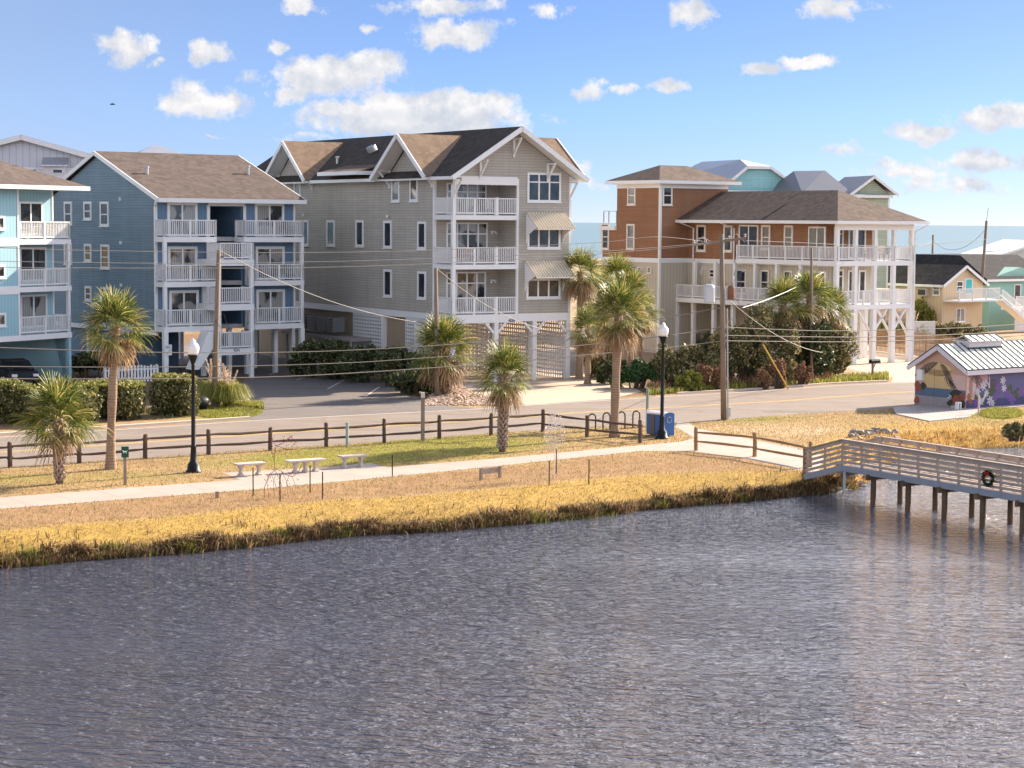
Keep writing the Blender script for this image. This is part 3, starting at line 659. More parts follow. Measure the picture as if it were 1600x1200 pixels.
# left wall windows
for x0, x1, y0, y1 in ((612.5, 625, 272.5, 315.5), (641, 653.5, 272, 315), (436, 446.5, 276, 318), (460, 470.5, 276.5, 316.5), (473.5, 482.5, 344, 384), (511, 523.5, 344, 384.5), (556.5, 568.5, 344, 385.5), (600, 612.5, 345, 387.5), (653, 666, 346, 389.5), (600, 612.5, 421, 464), (653, 666, 424, 467.5)):
    winpx(Fc, rc, 's', 0., x0, x1, y0, y1, t=.14, name='narrow_window', glass=GLASSC if y0 < 300 else GLASS)
for px in ((608, 338), (476, 336)):
    vv, zz = Fc.s_(*px, 0.); MB().lathe([(.02, zz - .12), (.09, zz - .08), (.09, zz + .05), (.02, zz + .1)], (-.12, vv), 8).build('wall_light', W_, rc)
# open ground floor
for i, (x, y) in enumerate([(.1, .1), (2.95, .1), (5.6, .1), (Wd - .1, .1), (.1, 4.4), (2.95, 4.4), (5.6, 4.4), (Wd - .1, 4.4), (.1, 8.6), (2.95, 8.6), (5.6, 8.6), (Wd - .1, 8.6), (Wd-.1, 12.8), (2.95, 12.8), (5.6, 12.8)]):
    post(rc, x, y, -.1, ZB - .45, .27)
for x in (2.95, 5.6):
    for s in (-1, 1): MB().beam((x + s * .05, .1, 2.75), (x + s * .68, .1, 3.42), .14, .14, (0, 1, 0)).build('knee_brace', W_, rc)
MB().beam((Wd - .15, .1, 2.75), (Wd - .75, .1, 3.42), .14, .14, (0, 1, 0)).build('knee_brace', W_, rc)
LATM = plain('white_lattice', (.66, .65, .64), .6, .05)
va, _ = Fc.s_(552, 520, 0.); vb, _ = Fc.s_(600, 520, 0.); vc_, _ = Fc.s_(632, 520, 0.)
lattice(rc, (.0, va), (.0, vb + .15), -.05, ZB - .39, LATM, .22, .11); lattice(rc, (.0, vc_ - .15), (.0, 2.3), -.05, ZB - .39, LATM, .22, .11)
lattice(rc, (Wd - .05, .4), (Wd - .05, 12.), -.05, ZB - .45, LATM, .25, .10)
lattice(rc, (5.7, 8.6), (Wd - .2, 8.6), -.05, 3.4, LATM, .25, .10); lattice(rc, (1.5, 12.), (3.5, 12.), .3, 3.4, LATM, .25, .10)
m = MB(); m.box(.2, 2.6, 12.9, 28, -.1, ZB - .4); m.box(5.4, 7.7, 13., 28, -.1, ZB - .4); m.box(.25, .35, 4.6, 12.8, -.05, 3.4) ; m.build('ground_floor_wall', TANW, rc)
MB().box(.1, Wd - .1, .1, 29, ZB - .44, ZB - .39).build('underside', plain('painted_underside', (.30, .26, .22), .8), rc)
nu, nzz = Fc.f(799, 501, -.02); textpart('408', .3, rc, (nu, -.04, nzz), (math.pi / 2, 0, 0), plain('number_paint', (.03, .03, .04)))
# utility platform with air conditioners on the left wall
acd = MB()
v0_, zt_ = Fc.s_(475, 515, -1.3); v1_, _ = Fc.s_(552, 515, -1.3)
acd.box(-1.5, -.05, v1_, v0_ + 3, zt_ - .4, zt_ - .2)
for i in range(7): acd.box(-1.45, -1.33, v1_ + .1 + i * 2.3, v1_ + .22 + i * 2.3, -.1, zt_ - .4)
acd.build('equipment_deck', plain('deck_boards', (.30, .27, .25), .8), rc)
# ================================================================ blue three storey condominium
SIDB = siding('blue_lap_siding', (.19, .26, .31)); BRDB = boards('blue_board_siding', (.13, .21, .31), .22, .06, .1)
ROOFB = shingle('brown_grey_shingles', (.075, .056, .048), (.16, .122, .105))
Fb = Frame(-20.1, 114.9, 38.7)
rb_ = Fb.root('condo_building', 'blue three storey condominium on stilts with white balconies and grey shingle roof', 'building')
UL, _ = Fb.f(243.5, 400, 1.1); UR, _ = Fb.f(460.5, 400, 1.1); VF = 1.1; VB = VF + 14.2
ZB0, ZBW = 2.85, 10.35
vm_ = (VF + VB) / 2; zt_ = 13.15
ua, _ = Fb.f(325.5, 350, VF); ub, _ = Fb.f(382, 350, VF)
m = MB(); cs = [(VF, ZB0), (VB, ZB0), (VB, ZBW), (vm_, zt_), (VF, ZBW)]
m.prism([(UL, v, z) for v, z in cs], (.16, 0, 0)); m.prism([(UR - .16, v, z) for v, z in cs], (.16, 0, 0)); m.box(UL + .16, UR - .16, VB - .16, VB, ZB0, ZBW); m.build('wall', SIDB, rb_)
m = MB(); m.box(UL + .16, ua, VF, VF + .16, ZB0, ZBW); m.box(ub, UR - .16, VF, VF + .16, ZB0, ZBW)
m.box(ua, ua + .15, VF + .16, VF + 4.5, ZB0, ZBW); m.box(ub - .15, ub, VF + .16, VF + 4.5, ZB0, ZBW); m.box(ua + .15, ub - .15, VF + 4.3, VF + 4.5, ZB0, ZBW); m.build('front_wall', BRDB, rb_)
m = MB(); m.box(UL + .16, UR - .16, VF + .16, VB - .16, ZB0, ZB0 + .15)
for z in (3.08, 5.68, 8.28): m.box(ua + .15, ub - .15, VF, VF + 4.3, z - .25, z)
m.box(ua, ub, VF + .16, VF + 4.3, ZBW - .15, ZBW - .05); m.build('floor', plain('floor_underside', (.34, .33, .33), .8), rb_)
vE0, vE1 = VF - .85, VB + .6; ze = 10.52; zr = 13.38
m = MB(); u0, u1 = UL - .28, UR + .28
m.slab([(u0, vE0, ze), (u1, vE0, ze), (u1, vm_, zr), (u0, vm_, zr)], .08); m.slab([(u0, vm_, zr), (u1, vm_, zr), (u1, vE1, ze), (u0, vE1, ze)], .08); m.build('roof', ROOFB, rb_)
m = MB(); m.slab([(u0 + .02, vE0 + .02, ze - .09), (u1 - .02, vE0 + .02, ze - .09), (u1 - .02, vm_, zr - .09), (u0 + .02, vm_, zr - .09)], .08); m.box(u0, u1, vE0 - .08, vE0, ze - .24, ze - .0); m.build('gutter', W_, rb_)
for uu in (u0 - .02, u1 + .02): rake_f(rb_, [(uu, vE0, ze - .12), (uu, vm_, zr - .12), (uu, vE1, ze - .12)], .06, .25)
roof_vent(rb_, UL + 1.2, VF + 3.2, 12.0); roof_vent(rb_, UR - 1.1, VF + 3.6, 12.2)
m = MB(); m.box(UL - .03, UL + .1, VF - .03, VF + .1, ZB0 - .3, ZBW); m.box(UR - .1, UR + .03, VF - .03, VF + .1, ZB0, ZBW); m.box(ua - .1, ua + .1, VF - .04, VF, 8.1, ZBW - .2); m.box(ub - .1, ub + .1, VF - .04, VF, 8.1, ZBW - .2)
m.box(ua, ub, VF - .04, VF + .0, ZBW - .25, ZBW - .08); m.box(UL + .1, UR - .1, VF - .02, VF, ZBW - .08, ZBW); m.box(UL - .03, UL, VF + .1, VB, ZB0 - .3, ZB0 - .02); m.build('corner_board', W_, rb_)
m = MB(); m.tube([(UL - .3, VF - .75, ze - .2), (UL - .12, VF - .12, ze - .5), (UL - .12, VF - .12, ZB0 - .3)], .06, 6); m.build('downspout', W_, rb_)
ulb, _ = Fb.f(256.5, 480, 0.); ulr, _ = Fb.f(338.5, 480, 0.); url, _ = Fb.f(397.5, 480, 0.); urr, _ = Fb.f(474.5, 480, 0.); url3, _ = Fb.f(382, 360, 0.)
for k, z in enumerate((3.08, 5.68, 8.28)):
    for a0, a1 in ((ulb, ulr), (url3 if k == 2 else url, urr)):
        MB().box(a0 - .02, a1 + .02, -.03, VF - .001, z - .3, z).build('balcony_deck', W_, rb_)
        railing(rb_, [(a0 + .05, VF - .05), (a0 + .05, .02), (a1 - .05, .02), (a1 - .05, VF - .05)], z, 1.0, sp=.13)
    # window doors
for x0, x1, y0, y1 in ((261, 308, 316, 371), (262, 308, 385, 440), (264, 310, 453.5, 508), (398, 443.5, 317.5, 370), (399, 444, 385, 438), (400, 444.5, 452, 506)):
    winpx(Fb, rb_, 'f', VF, x0, x1, y0, y1, t=.16, mx=(.5,), glass=GLASSC, name='sliding_door', sill=False)
for x in (ulb + .1, urr - .1):
    for z0, z1 in ((-.1, 2.78), (4.1, 5.38), (3.08, 4.1), (5.68, 7.98), ): post(rb_, x, .08, z0, z1, .2 if z0 > 0 else .27, 'balcony_post')
# centre stair landings, half a storey down and further out
VS = -1.35
uc0, _ = Fb.f(341, 480, VS); uc1, _ = Fb.f(397, 480, VS)
for k, z in enumerate((1.78, 4.38, 6.98)):
    MB().box(uc0 - .02, uc1 + .02, VS, VF - .002 if k else 0, z - .36, z).build('stair_landing', W_, rb_)
    railing(rb_, [(uc0 + .05, -.1), (uc0 + .05, VS + .05), (uc1 - .05, VS + .05), (uc1 - .05, -.1)], z, .98, sp=.125)
for x in (uc0 + .1, uc1 - .12): post(rb_, x, VS + .12, -.1, 7.9, .22, 'landing_post')
nu, nz_ = Fb.f(369.5, 547.3, VS); textpart('404', .28, rb_, (nu, VS - .012, nz_), (math.pi / 2, 0, 0), plain('number_paint_grey', (.12, .14, .17)))
m = MB()
for (zA, zB2) in ((4.38, 3.08), (6.98, 5.68)):
    m.beam((uc0 + .6, -.2, zA), (uc0 + .6, 2.6, zB2 if zB2 < zA else zA), 1.0, .12)
for z in (3.1, 5.7): m.box(ulr + .02, ulr + .1, .0, VF - .1, z, z + 2.2)
m.box(ulr, uc0 + .25, VF - .3, VF - .1, 3.1, 7.0); m.build('stair_flight', W_, rb_)
m = MB()
x0, z0 = Fb.f(302, 578, VS + .4); x1, z1 = Fb.f(326, 518, VS + .4); m.prism([(x0, VS + .4, z0), (x0 + .4, VS + .4, z0), (x1 + .9, VS + .4, z1 - .2), (x1 + .9, VS + .4, z1), (x1, VS + .4, z1)], (0, .9, 0)); m.build('entry_stair', W_, rb_)
for px in (318, 358, 386, 430, 457):
    u, _ = Fb.f(px, 560, 1.6); post(rb_, u, 1.6, -.1, ZB0, .25)
for u in (UL + .2, UL + 3, UL + 6, UR - .2):
    for v in (5.5, 10., 14.8): post(rb_, u, v, -.1, ZB0, .25)
m = MB(); m.box(UL + .3, UL + 4.2, 6.0, 14.5, -.1, ZB0 - .02); m.build('ground_floor_wall', BRDB, rb_)
m = MB(); m.box(UL + 4.4, UL + 7.2, 2.6, 2.75, .35, 2.5); m.build('mailbox_panel', plain('grey_painted_panel', (.10, .13, .15), .7), rb_)
for x0, x1, y0, y1 in ((101, 113, 315, 352), (131.5, 143.5, 315, 343.5), (157, 170.5, 315, 353.5), (101, 113, 380, 413), (132.5, 143.5, 381, 408.5), (158, 171.5, 382, 420), (133.5, 143.5, 447, 470), (158, 172, 448.5, 486)):
    winpx(Fb, rb_, 's', UL, x0, x1, y0, y1, t=.14, mz=(.48,), name='side_window')
for px in ((189, 311), (190, 379), (190.5, 445.5)):
    v, z = Fb.s_(*px, UL); MB().box(UL - .12, UL, v - .06, v + .06, z - .1, z + .1).build('wall_light', W_, rb_)
# ================================================================ turquoise condominium on the left edge
Fa = Frame(*G(112, 596, 0), 60)
BRDA = boards('turquoise_board_siding', (.31, .50, .56), .25, .07, .08)
ra = Fa.root('condo_building', 'turquoise three storey condominium at the left edge with brown hip roof', 'building')
px_m = Fa.f(112, 519, 0)[1]; ZA0 = px_m
u28, _ = Fa.f(28.5, 450, 0); um9 = u28 - 6.5
m = MB(); m.box(um9, 0, 1.3, 9, ZA0, ZA0 + 8.05); m.box(um9, u28, 0, 1.3, ZA0, ZA0 + 8.05); m.build('wall', BRDA, ra)
m = MB(); m.prism([(0, 0, ZA0 - .3), (0, 0, -.1), (0, .25, -.1), (0, 1.2, ZA0 - .3)][::-1], (-.2, 0, 0)); m.box(um9, -.2, 8.6, 8.9, -.1, ZA0 - .3); m.box(-.2, 0, .25, 9, -.1, ZA0 - .301); m.build('ground_floor_wall', BRDA, ra)
hip_roof(ra, ROOFB, um9 - .6, .6, -.9, 9.6, ZA0 + 8.3, ZA0 + 10.4, axis='u', inset=5.2)
m = MB(); m.box(um9, .03, -.04, 1.3, ZA0 - .3, ZA0 - .001); m.box(um9, -.01, 1.3, 9, ZA0 - .3, ZA0 - .001); m.build('deck', W_, ra)
for k in range(3):
    z = ZA0 + k * 2.64
    if k: MB().box(u28 - .02, .03, -.04, 1.29, z - .26, z + .02).build('deck', W_, ra); MB().box(um9, u28 - .02, -.04, -.001, z - .35, z + .1).build('band_board', W_, ra)
    railing(ra, [(u28 + .1, .05), (-.05, .05), (-.05, 1.25)], z + .02, 1.0)
    x0, x1, y0, y1 = ((31, 73, 460, 512), (30, 72, 386, 440), (29, 66, 315, 368))[k]
    winpx(Fa, ra, 'f', 1.3, x0, x1, y0, y1, t=.12, mx=(.5,), glass=(GLASSC if k == 0 else GLASS), name='sliding_door', sill=False)
    if k < 2:
        post(ra, -.1, .1, z, z + 2.4, .18, 'balcony_post')
    win(ra, 'f', 0., u28 - 2.6, u28 - 1.0, z + .55, z + 1.3, t=.12, name='window', glass=GLASSC)
m = MB(); m.box(u28 - .03, u28 + .1, -.03, .1, ZA0, ZA0 + 8.05); m.box(-.1, .03, 1.27, 1.4, ZA0, ZA0 + 8.05); m.build('corner_board', W_, ra)
# ================================================================ brown house with wraparound decks
SIDR = siding('brown_lap_siding', (.29, .145, .08)); BRDC = boards('cream_board_siding', (.50, .45, .36), .3, .05, .12)
ROOFR = shingle('brown_grey_shingles_weathered', (.075, .056, .046), (.175, .13, .105))
Fd = Frame(21.33, 131.4, 36)
rd = Fd.root('beach_house', 'brown and cream beach house with white wraparound decks and a square roof tower', 'house')
Z1, Z2, ZEv = 3.97, 6.88, 9.55
DW = 7.3; VL = 15.5      # deck width along the right face; length of the left face to the tower
PU = 2.3                 # depth of the porch on the right face
wu = .55
m = MB(); m.box(wu, DW - 1.2, PU, VL + 6, Z2 - .1, ZEv - .2); m.build('wall', SIDR, rd)
m = MB(); m.box(wu + .02, DW - 1.22, PU + .02, VL + 6, Z1, Z2 - .42); m.box(3.2, DW - 1.3, 5, VL, -.1, Z1 - .35); m.build('lower_wall', BRDC, rd)
m = MB(); m.box(wu - .03, DW - 1.17, PU - .03, VL, Z2 - .42, Z2 - .101); m.build('band_board', W_, rd)
# roof: hip at the near end, running back into the tower
e0, e1 = -.65, DW + .65; zr_ = 11.63; ins = (e1 - e0) / 2; umr = (e0 + e1) / 2
m = MB(); vt = VL + .0
A = (e0, -.65, ZEv); B_ = (e1, -.65, ZEv); r0 = (umr, -.65 + ins, zr_)
m.poly([A, B_, r0]); m.poly([A, r0, (umr, vt, zr_), (e0, vt, ZEv)]); m.poly([B_, (e1, vt + 4, ZEv), (umr, vt + 4, zr_), r0]); m.poly([(e0, -.64, ZEv - .03), (e0, vt, ZEv - .03), (e1, vt + 4, ZEv - .03), (e1, -.64, ZEv - .03)]); m.poly([(umr, vt, zr_), (umr, vt + 4, zr_), (e0, vt + 4, ZEv), (e0, vt, ZEv)])
m.build('roof', ROOFR, rd)
m = MB(); m.box(e0 - .07, e0, -.72, vt, ZEv - .22, ZEv - .01); m.box(e0, e1, -.72, -.65, ZEv - .22, ZEv - .01); m.box(e1, e1 + .07, -.72, vt + 4, ZEv - .22, ZEv - .01); m.box(e0, e1, -.65, vt, ZEv - .2, ZEv - .1); m.box(.0, DW, -.02, .2, ZEv - .62, ZEv - .2); m.box(DW - .2, DW, .2, PU + 6, ZEv - .62, ZEv - .2); m.build('fascia', W_, rd)
# small shed dormer on the left slope
v0_, _ = Fd.s_(1190, 343, e0); v1_, _ = Fd.s_(1150, 343, e0); sl = (zr_ - ZEv) / (umr - e0)
m = MB(); m.slab([(e0 - .05, v0_, ZEv + .06), (e0 - .05, v1_, ZEv + .06), (e0 + 2.3, v1_, ZEv + .12 + 2.2 * sl), (e0 + 2.3, v0_, ZEv + .12 + 2.2 * sl)][::-1], .12); m.build('shed_dormer', ROOFR, rd)
# tower
TU0 = -2.15; TU1 = 4.3; VTW = VL; VT1 = VTW + 3.4; VT2 = VTW + 6.6; ZT = 12.1
m = MB(); m.box(TU0, TU1, VTW, VT1 + 1.5, Z2 - .1, ZT); m.box(TU0, TU1, VT1 + 1.5, VT2, Z2 - .1, 8.75); m.build('tower_wall', SIDR, rd)
m = MB(); m.box(TU0 + .02, TU1, VTW + .02, VT2, -.1, Z2 - .42); m.build('lower_wall', BRDC, rd)
hip_roof(rd, ROOFR, TU0 - .6, TU1 + .7, VTW - .6, VT1 + 2.1, 12.35, 13.5, axis='u', inset=2.6, name='tower_roof')
m = MB(); m.box(TU0 - .03, TU0, VTW - .03, VT2, Z2 - .42, Z2 - .12); m.box(TU0, 0.5, VTW - .03, VTW, Z2 - .42, Z2 - .12)
m.box(TU0 - .04, TU0 + .13, VTW - .04, VTW + .13, -.1, ZT); m.box(TU0 - .05, TU1, VTW - .05, VTW - .0, ZT - .3, ZT + .05); m.box(TU0 - .05, TU0, VTW, VT1 + 1.5, ZT - .3, ZT + .05); m.box(TU0 - .15, TU0, VT1 + 1.5, VT2 + .2, 8.75, 9.05); m.box(TU0, TU1, VT1 + 1.5, VT2 + .2, 8.76, 9.04); m.box(TU0 - .04, TU0 + .1, VT2 - .1, VT2 + .03, -.1, 8.75); m.build('corner_board', W_, rd)
gl = MB(); pv = [VT1 + 1.7, VT1 + 2.6, VT2]
for v in pv: gl.box(TU0 + .1, TU0 + .16, v - .03, v + .03, 9.04, 10.15)
gl.beam((TU0 + .13, pv[0], 10.15), (TU0 + .13, VT2, 10.15), .05, .04); gl.beam((TU0 + .13, VT2, 10.15), (TU1, VT2, 10.15), .05, .04); gl.build('roof_terrace_rail', GALV, rd)
for x0, x1, y0, y1, f_, pp in ((981, 993.5, 289, 320.5, 's', TU0), (939.5, 952, 349, 389.5, 's', TU0), (979.5, 992, 350, 390, 's', TU0), (997, 1003, 417, 427, 's', TU0), (1012, 1018, 417, 427, 's', TU0), (1035, 1050, 288.5, 321, 'f', VTW)):
    winpx(Fd, rd, f_, pp, x0, x1, y0, y1, t=.12 if y1 - y0 > 12 else .06, mz=(.48,) if y1 - y0 > 12 else (), name='window', trim=CREAM)
for x0, x1, y0, y1 in ((1061, 1074, 350.5, 382), (1089, 1103, 351.5, 393), (1131, 1144.5, 352, 393.5), (1190, 1204, 351.5, 390), (1225.5, 1239.5, 352, 390)):
    winpx(Fd, rd, 's', wu, x0, x1, y0, y1, t=.14, mz=(.5,), name='window', trim=CREAM)
winpx(Fd, rd, 's', wu, 1155, 1185, 351.5, 405, t=.1, mx=(.5,), name='french_door', sill=False); winpx(Fd, rd, 's', wu, 1263.5, 1290, 354, 405, t=.1, mx=(.5,), name='french_door', sill=False)
for x0, x1, y0, y1 in ((1061, 1072, 417.5, 434), (1108.5, 1117, 420, 434), (1149, 1166, 421, 459), (1189, 1202, 422, 460), (1225, 1238, 423, 462)):
    winpx(Fd, rd, 's', wu, x0, x1, y0, y1, t=.1, mz=(.5,), name='window', trim=CREAM)
winpx(Fd, rd, 's', wu, 1264, 1290, 424, 466, t=.1, mx=(.5,), name='french_door', sill=False)
for x0, x1, y0, y1, nm in ((1302, 1317, 354, 405, 'panel_door'), (1325, 1352, 355, 405, 'french_door'), (1301, 1317, 421, 470, 'panel_door'), (1324, 1337, 422, 470, 'window'), (1341, 1352, 422, 470, 'window')):
    winpx(Fd, rd, 'f', PU, x0, x1, y0, y1, t=.12, mx=(.5,) if nm == 'french_door' else (), mz=(.78,) if nm == 'panel_door' else (), name=nm, sill=False)
# decks: lower one along the whole left face, upper one from the double doors; both wrap the right face
vU, _ = Fd.s_(1150, 410, 0.); vLw, _ = Fd.s_(1024, 468, -.1); vLw = min(vLw, VTW - .02)
MB().box(-.02, wu - .001, 0, vU, Z2 - .32, Z2 - .0).build('upper_deck', W_, rd); MB().box(wu, DW, -.02, PU - .035, Z2 - .32, Z2).build('upper_deck', W_, rd); MB().box(DW - 1.15, DW, PU, PU + 7, Z2 - .32, Z2).build('upper_deck', W_, rd)
MB().box(-.6, wu, 0, vLw, Z1 - .32, Z1 - .0).build('lower_deck', W_, rd); MB().box(wu, DW, -.02, PU, Z1 - .32, Z1).build('lower_deck', W_, rd); MB().box(DW - 1.2, DW, PU, PU + 7, Z1 - .32, Z1).build('lower_deck', W_, rd); MB().box(wu, DW - 1.3, PU, VL, Z1 - .3, Z1 - .05).build('lower_deck', W_, rd)
railing(rd, [(.06, vU - .05), (.06, .05)], Z2, .95, 'deck_railing', sp=.13); railing(rd, [(.06, .05), (DW - .06, .05)], Z2, .95, 'deck_railing', sp=.13); railing(rd, [(DW - .06, .05), (DW - .06, PU + 6)], Z2, .95, 'deck_railing', sp=.13)
railing(rd, [(-.5, vLw - .05), (-.5, .05)], Z1, .95, 'deck_railing', sp=.13); railing(rd, [(-.5, .05), (DW - .06, .05)], Z1, .95, 'deck_railing', sp=.13); railing(rd, [(DW - .06, .05), (DW - .06, PU + 6)], Z1, .95, 'deck_railing', sp=.13)
cols_f = [.12, DW * .25, DW * .5, DW * .75, DW - .12]
for u in cols_f:
    post(rd, u, .12, Z2, ZEv - .2, .25, 'column'); post(rd, u, .12, Z1, Z2 - .3, .27, 'column'); post(rd, u, .12, -.1, Z1 - .3, .34, 'pile')
for px in (1086, 1118, 1148, 1180, 1214, 1251):
    v, _ = Fd.s_(px, 440, .1); post(rd, .1, v, Z1, Z2 - .3, .22, 'column'); post(rd, .0, v, -.1, Z1 - .3, .26, 'pile')
for px in (1060, 1036):
    v, _ = Fd.s_(px, 440, -.3); post(rd, -.4, v, -.1, Z1 - .3, .25, 'pile')
for px in (1085, 1148.5):
    v, _ = Fd.s_(px, 380, wu); m = MB(); m.tube([(e0 - .02, v + .2, ZEv - .2), (wu - .1, v, ZEv - .6), (wu - .1, v, Z1)], .06, 6); m.build('downspout', W_, rd)
for v in (PU + 2, PU + 5.5):
    post(rd, DW - .12, v, -.1, Z1 - .3, .34, 'pile'); post(rd, DW - .12, v, Z1, Z2 - .3, .25, 'column'); post(rd, DW - .12, v, Z2, ZEv - .2, .25, 'column')
for u, v in ((1.9, PU + 1.2), (3.9, PU + 1.2), (5.9, PU + 1.2)): post(rd, u, v, -.1, Z1 - .3, .34, 'pile')
kb = [((u, .22, 1.9), (u + s * 1.4, .22, Z1 - .32)) for u in cols_f[2:4] for s in (-1, 1)] + [((cols_f[4] - .1, .22, 1.9), (cols_f[4] - 1.5, .22, Z1 - .32)), ((4.0, PU + 1.2, .2), (5.8, PU + 1.2, Z1 - .4)), ((5.8, PU + 1.25, .2), (4.0, PU + 1.25, Z1 - .4))]
for p_, q_ in kb: MB().beam(p_, q_, .14, .14, (0, 1, 0)).build('knee_brace', W_, rd)
m = MB(); m.tube([(e1 - .1, -.74, ZEv - .25), (DW - .05, -.15, ZEv - .7), (DW + .1, -.05, Z1 - .5), (DW + .1, -.05, 0.1)], .065, 6); m.build('downspout', W_, rd)
# ================================================================ houses behind
METB = boards('silver_standing_seam_roof', (.55, .56, .60), .45, .05, .1, .55, .4, .45); METD = boards('grey_standing_seam_roof', (.22, .225, .25), .45, .05, .12, .5, .45, .4)
TEAL = siding('aqua_lap_siding', (.30, .56, .58)); SAGE = siding('sage_lap_siding', (.42, .48, .36))
def gable_house(name, label, F_, Wd_, Ld, ze_, zr_, wallm, roofm, ov=.5, axis='v', cat='house'):
    r = F_.root(name, label, cat)
    m = MB()
    if axis == 'v':
        m.prism([(0, 0, -.1), (Wd_, 0, -.1), (Wd_, 0, ze_ - .1), (Wd_ / 2, 0, zr_ - .25), (0, 0, ze_ - .1)], (0, Ld, 0)); m.build('wall', wallm, r)
        m = MB(); m.slab([(-ov, -ov, ze_ - .15), (Wd_ / 2, -ov, zr_), (Wd_ / 2, Ld + ov, zr_), (-ov, Ld + ov, ze_ - .15)][::-1], .1); m.slab([(Wd_ / 2, -ov, zr_), (Wd_ + ov, -ov, ze_ - .15), (Wd_ + ov, Ld + ov, ze_ - .15), (Wd_ / 2, Ld + ov, zr_)][::-1], .1); m.build('roof', roofm, r)
        rake_f(r, [(-ov, -ov - .03, ze_ - .28), (Wd_ / 2, -ov - .03, zr_ - .13), (Wd_ + ov, -ov - .03, ze_ - .28)], .06, .24)
        MB().box(-ov - .06, -ov, -ov, Ld + ov, ze_ - .34, ze_ - .12).build('gutter', W_, r)
    else:
        m.prism([(0, 0, -.1), (0, Wd_, -.1), (0, Wd_, ze_ - .1), (0, Wd_ / 2, zr_ - .25), (0, 0, ze_ - .1)], (Ld, 0, 0)); m.build('wall', wallm, r)
        m = MB(); m.slab([(-ov, -ov, ze_ - .15), (Ld + ov, -ov, ze_ - .15), (Ld + ov, Wd_ / 2, zr_), (-ov, Wd_ / 2, zr_)], .1); m.slab([(-ov, Wd_ / 2, zr_), (Ld + ov, Wd_ / 2, zr_), (Ld + ov, Wd_ + ov, ze_ - .15), (-ov, Wd_ + ov, ze_ - .15)], .1); m.build('roof', roofm, r)
        rake_f(r, [(-ov - .03, -ov, ze_ - .28), (-ov - .03, Wd_ / 2, zr_ - .13), (-ov - .03, Wd_ + ov, ze_ - .28)], .06, .24)
        MB().box(-ov, Ld + ov, -ov - .06, -ov, ze_ - .34, ze_ - .12).build('gutter', W_, r)
    return r
def XZ(px, py, Y_): p = P(px, py, Y_); return p.x, p.z
# aqua house with a silver roof
Yt = 168; xl, zt = XZ(1128, 297, Yt); xr, _ = XZ(1252, 297, Yt); _, zpk = XZ(1190, 252, Yt); _, ze_ = XZ(1190, 296, Yt)
Ft = Frame(xl, Yt, 14)
rt = Ft.root('beach_house', 'aqua beach house with silver metal roof rising behind the brown house', 'house')
wt_ = (xr - xl) * 1.02; cx0, cx1 = wt_ * .31, wt_ * .62; zc = XZ(1172, 262, Yt)[1]
MB().prism([(0, 0, -.1), (wt_, 0, -.1), (wt_, 0, ze_), (cx1, 0, zc), (cx0, 0, zc), (0, 0, ze_)], (0, 11, 0)).build('wall', TEAL, rt)
zR = XZ(1172, 249.5, Yt + 3)[1]; zc_ = zc + .15
m = MB(); m.poly([(-.3, -.35, ze_ + .02), (cx0, -.35, zc_), (cx0 + .3, 2.2, zR), (cx0 - .5, 9.8, zR), (-2.2, 12.5, ze_ + .4)]); m.poly([(cx0, -.35, zc_), (cx1, -.35, zc_), (cx0 + .3, 2.2, zR)]); m.poly([(cx1, -.35, zc_), (wt_ + .3, -.35, ze_ + .02), (wt_ + .3, 12.5, ze_), (cx0 - .5, 9.8, zR), (cx0 + .3, 2.2, zR)]); m.build('roof', METB, rt)
rake_f(rt, [(-.3, -.38, ze_ - .08), (cx0, -.38, zc_ - .12), (cx1, -.38, zc_ - .12), (wt_ + .35, -.38, ze_ - .08)], .06, .24)
MB().box(-.2, wt_ + 3., -.5, -.1, ze_ - .35, ze_ - .1).build('gutter', W_, rt)
# sage house
Ys = 162; xs0, _ = XZ(1238, 300, Ys); xs1, _ = XZ(1400, 300, Ys); zes = XZ(1400, 303, Ys)[1]
Fs = Frame(xs0 + 1.2, Ys, 12)
rs_ = Fs.root('beach_house', 'pale sage green house with grey metal roof right of the aqua house', 'house')
Ls = xs1 - xs0 - 1.3
MB().box(0, Ls, 0, 9, -.1, zes - .1).build('wall', SAGE, rs_)
u1_ = Ls * .37; u2_ = Ls * .53; zr1 = XZ(1300, 266.5, Ys + 3.5)[1]; zg = XZ(1367, 274, Ys + .5)[1]
m = MB(); m.poly([(-.6, -.5, zes), (u1_, 3.2, zr1), (u1_ - 1.8, 5.5, zr1), (-.6, 9.5, zes)]); m.poly([(-.6, -.5, zes), (u2_, -.5, zes), (u1_ + .1, 3.2, zr1), (u1_, 3.2, zr1)]); m.poly([(u2_, -.5, zes), (u2_ + .4, 9.5, zes), (u1_, 5.5, zr1), (u1_ + .1, 3.2, zr1)]); m.poly([(u1_-1.8,5.5,zr1),(u1_,3.2,zr1),(u1_,5.5,zr1)]); m.poly([(-.6,9.5,zes),(u1_-1.8,5.5,zr1),(u1_,5.5,zr1),(u2_+.4,9.5,zes)]); m.build('roof', METD, rs_)
gx = Ls * .78
m = MB(); m.slab([(u2_ - .3, -.6, zes), (gx, -.6, zg), (gx, 6, zg), (u2_ - .3, 6, zes)][::-1], .08); m.slab([(gx, -.6, zg), (Ls + .5, -.6, zes), (Ls + .5, 6, zes), (gx, 6, zg)][::-1], .08); m.build('gable_roof', METD, rs_)
MB().prism([(u2_, -.02, zes - .05), (Ls, -.02, zes - .05), (gx, -.02, zg - .3)], (0, .2, 0)).build('gable_wall', SAGE, rs_)
rake_f(rs_, [(u2_ - .3, -.64, zes - .12), (gx, -.64, zg - .12), (Ls + .55, -.64, zes - .12)], .07, .2)
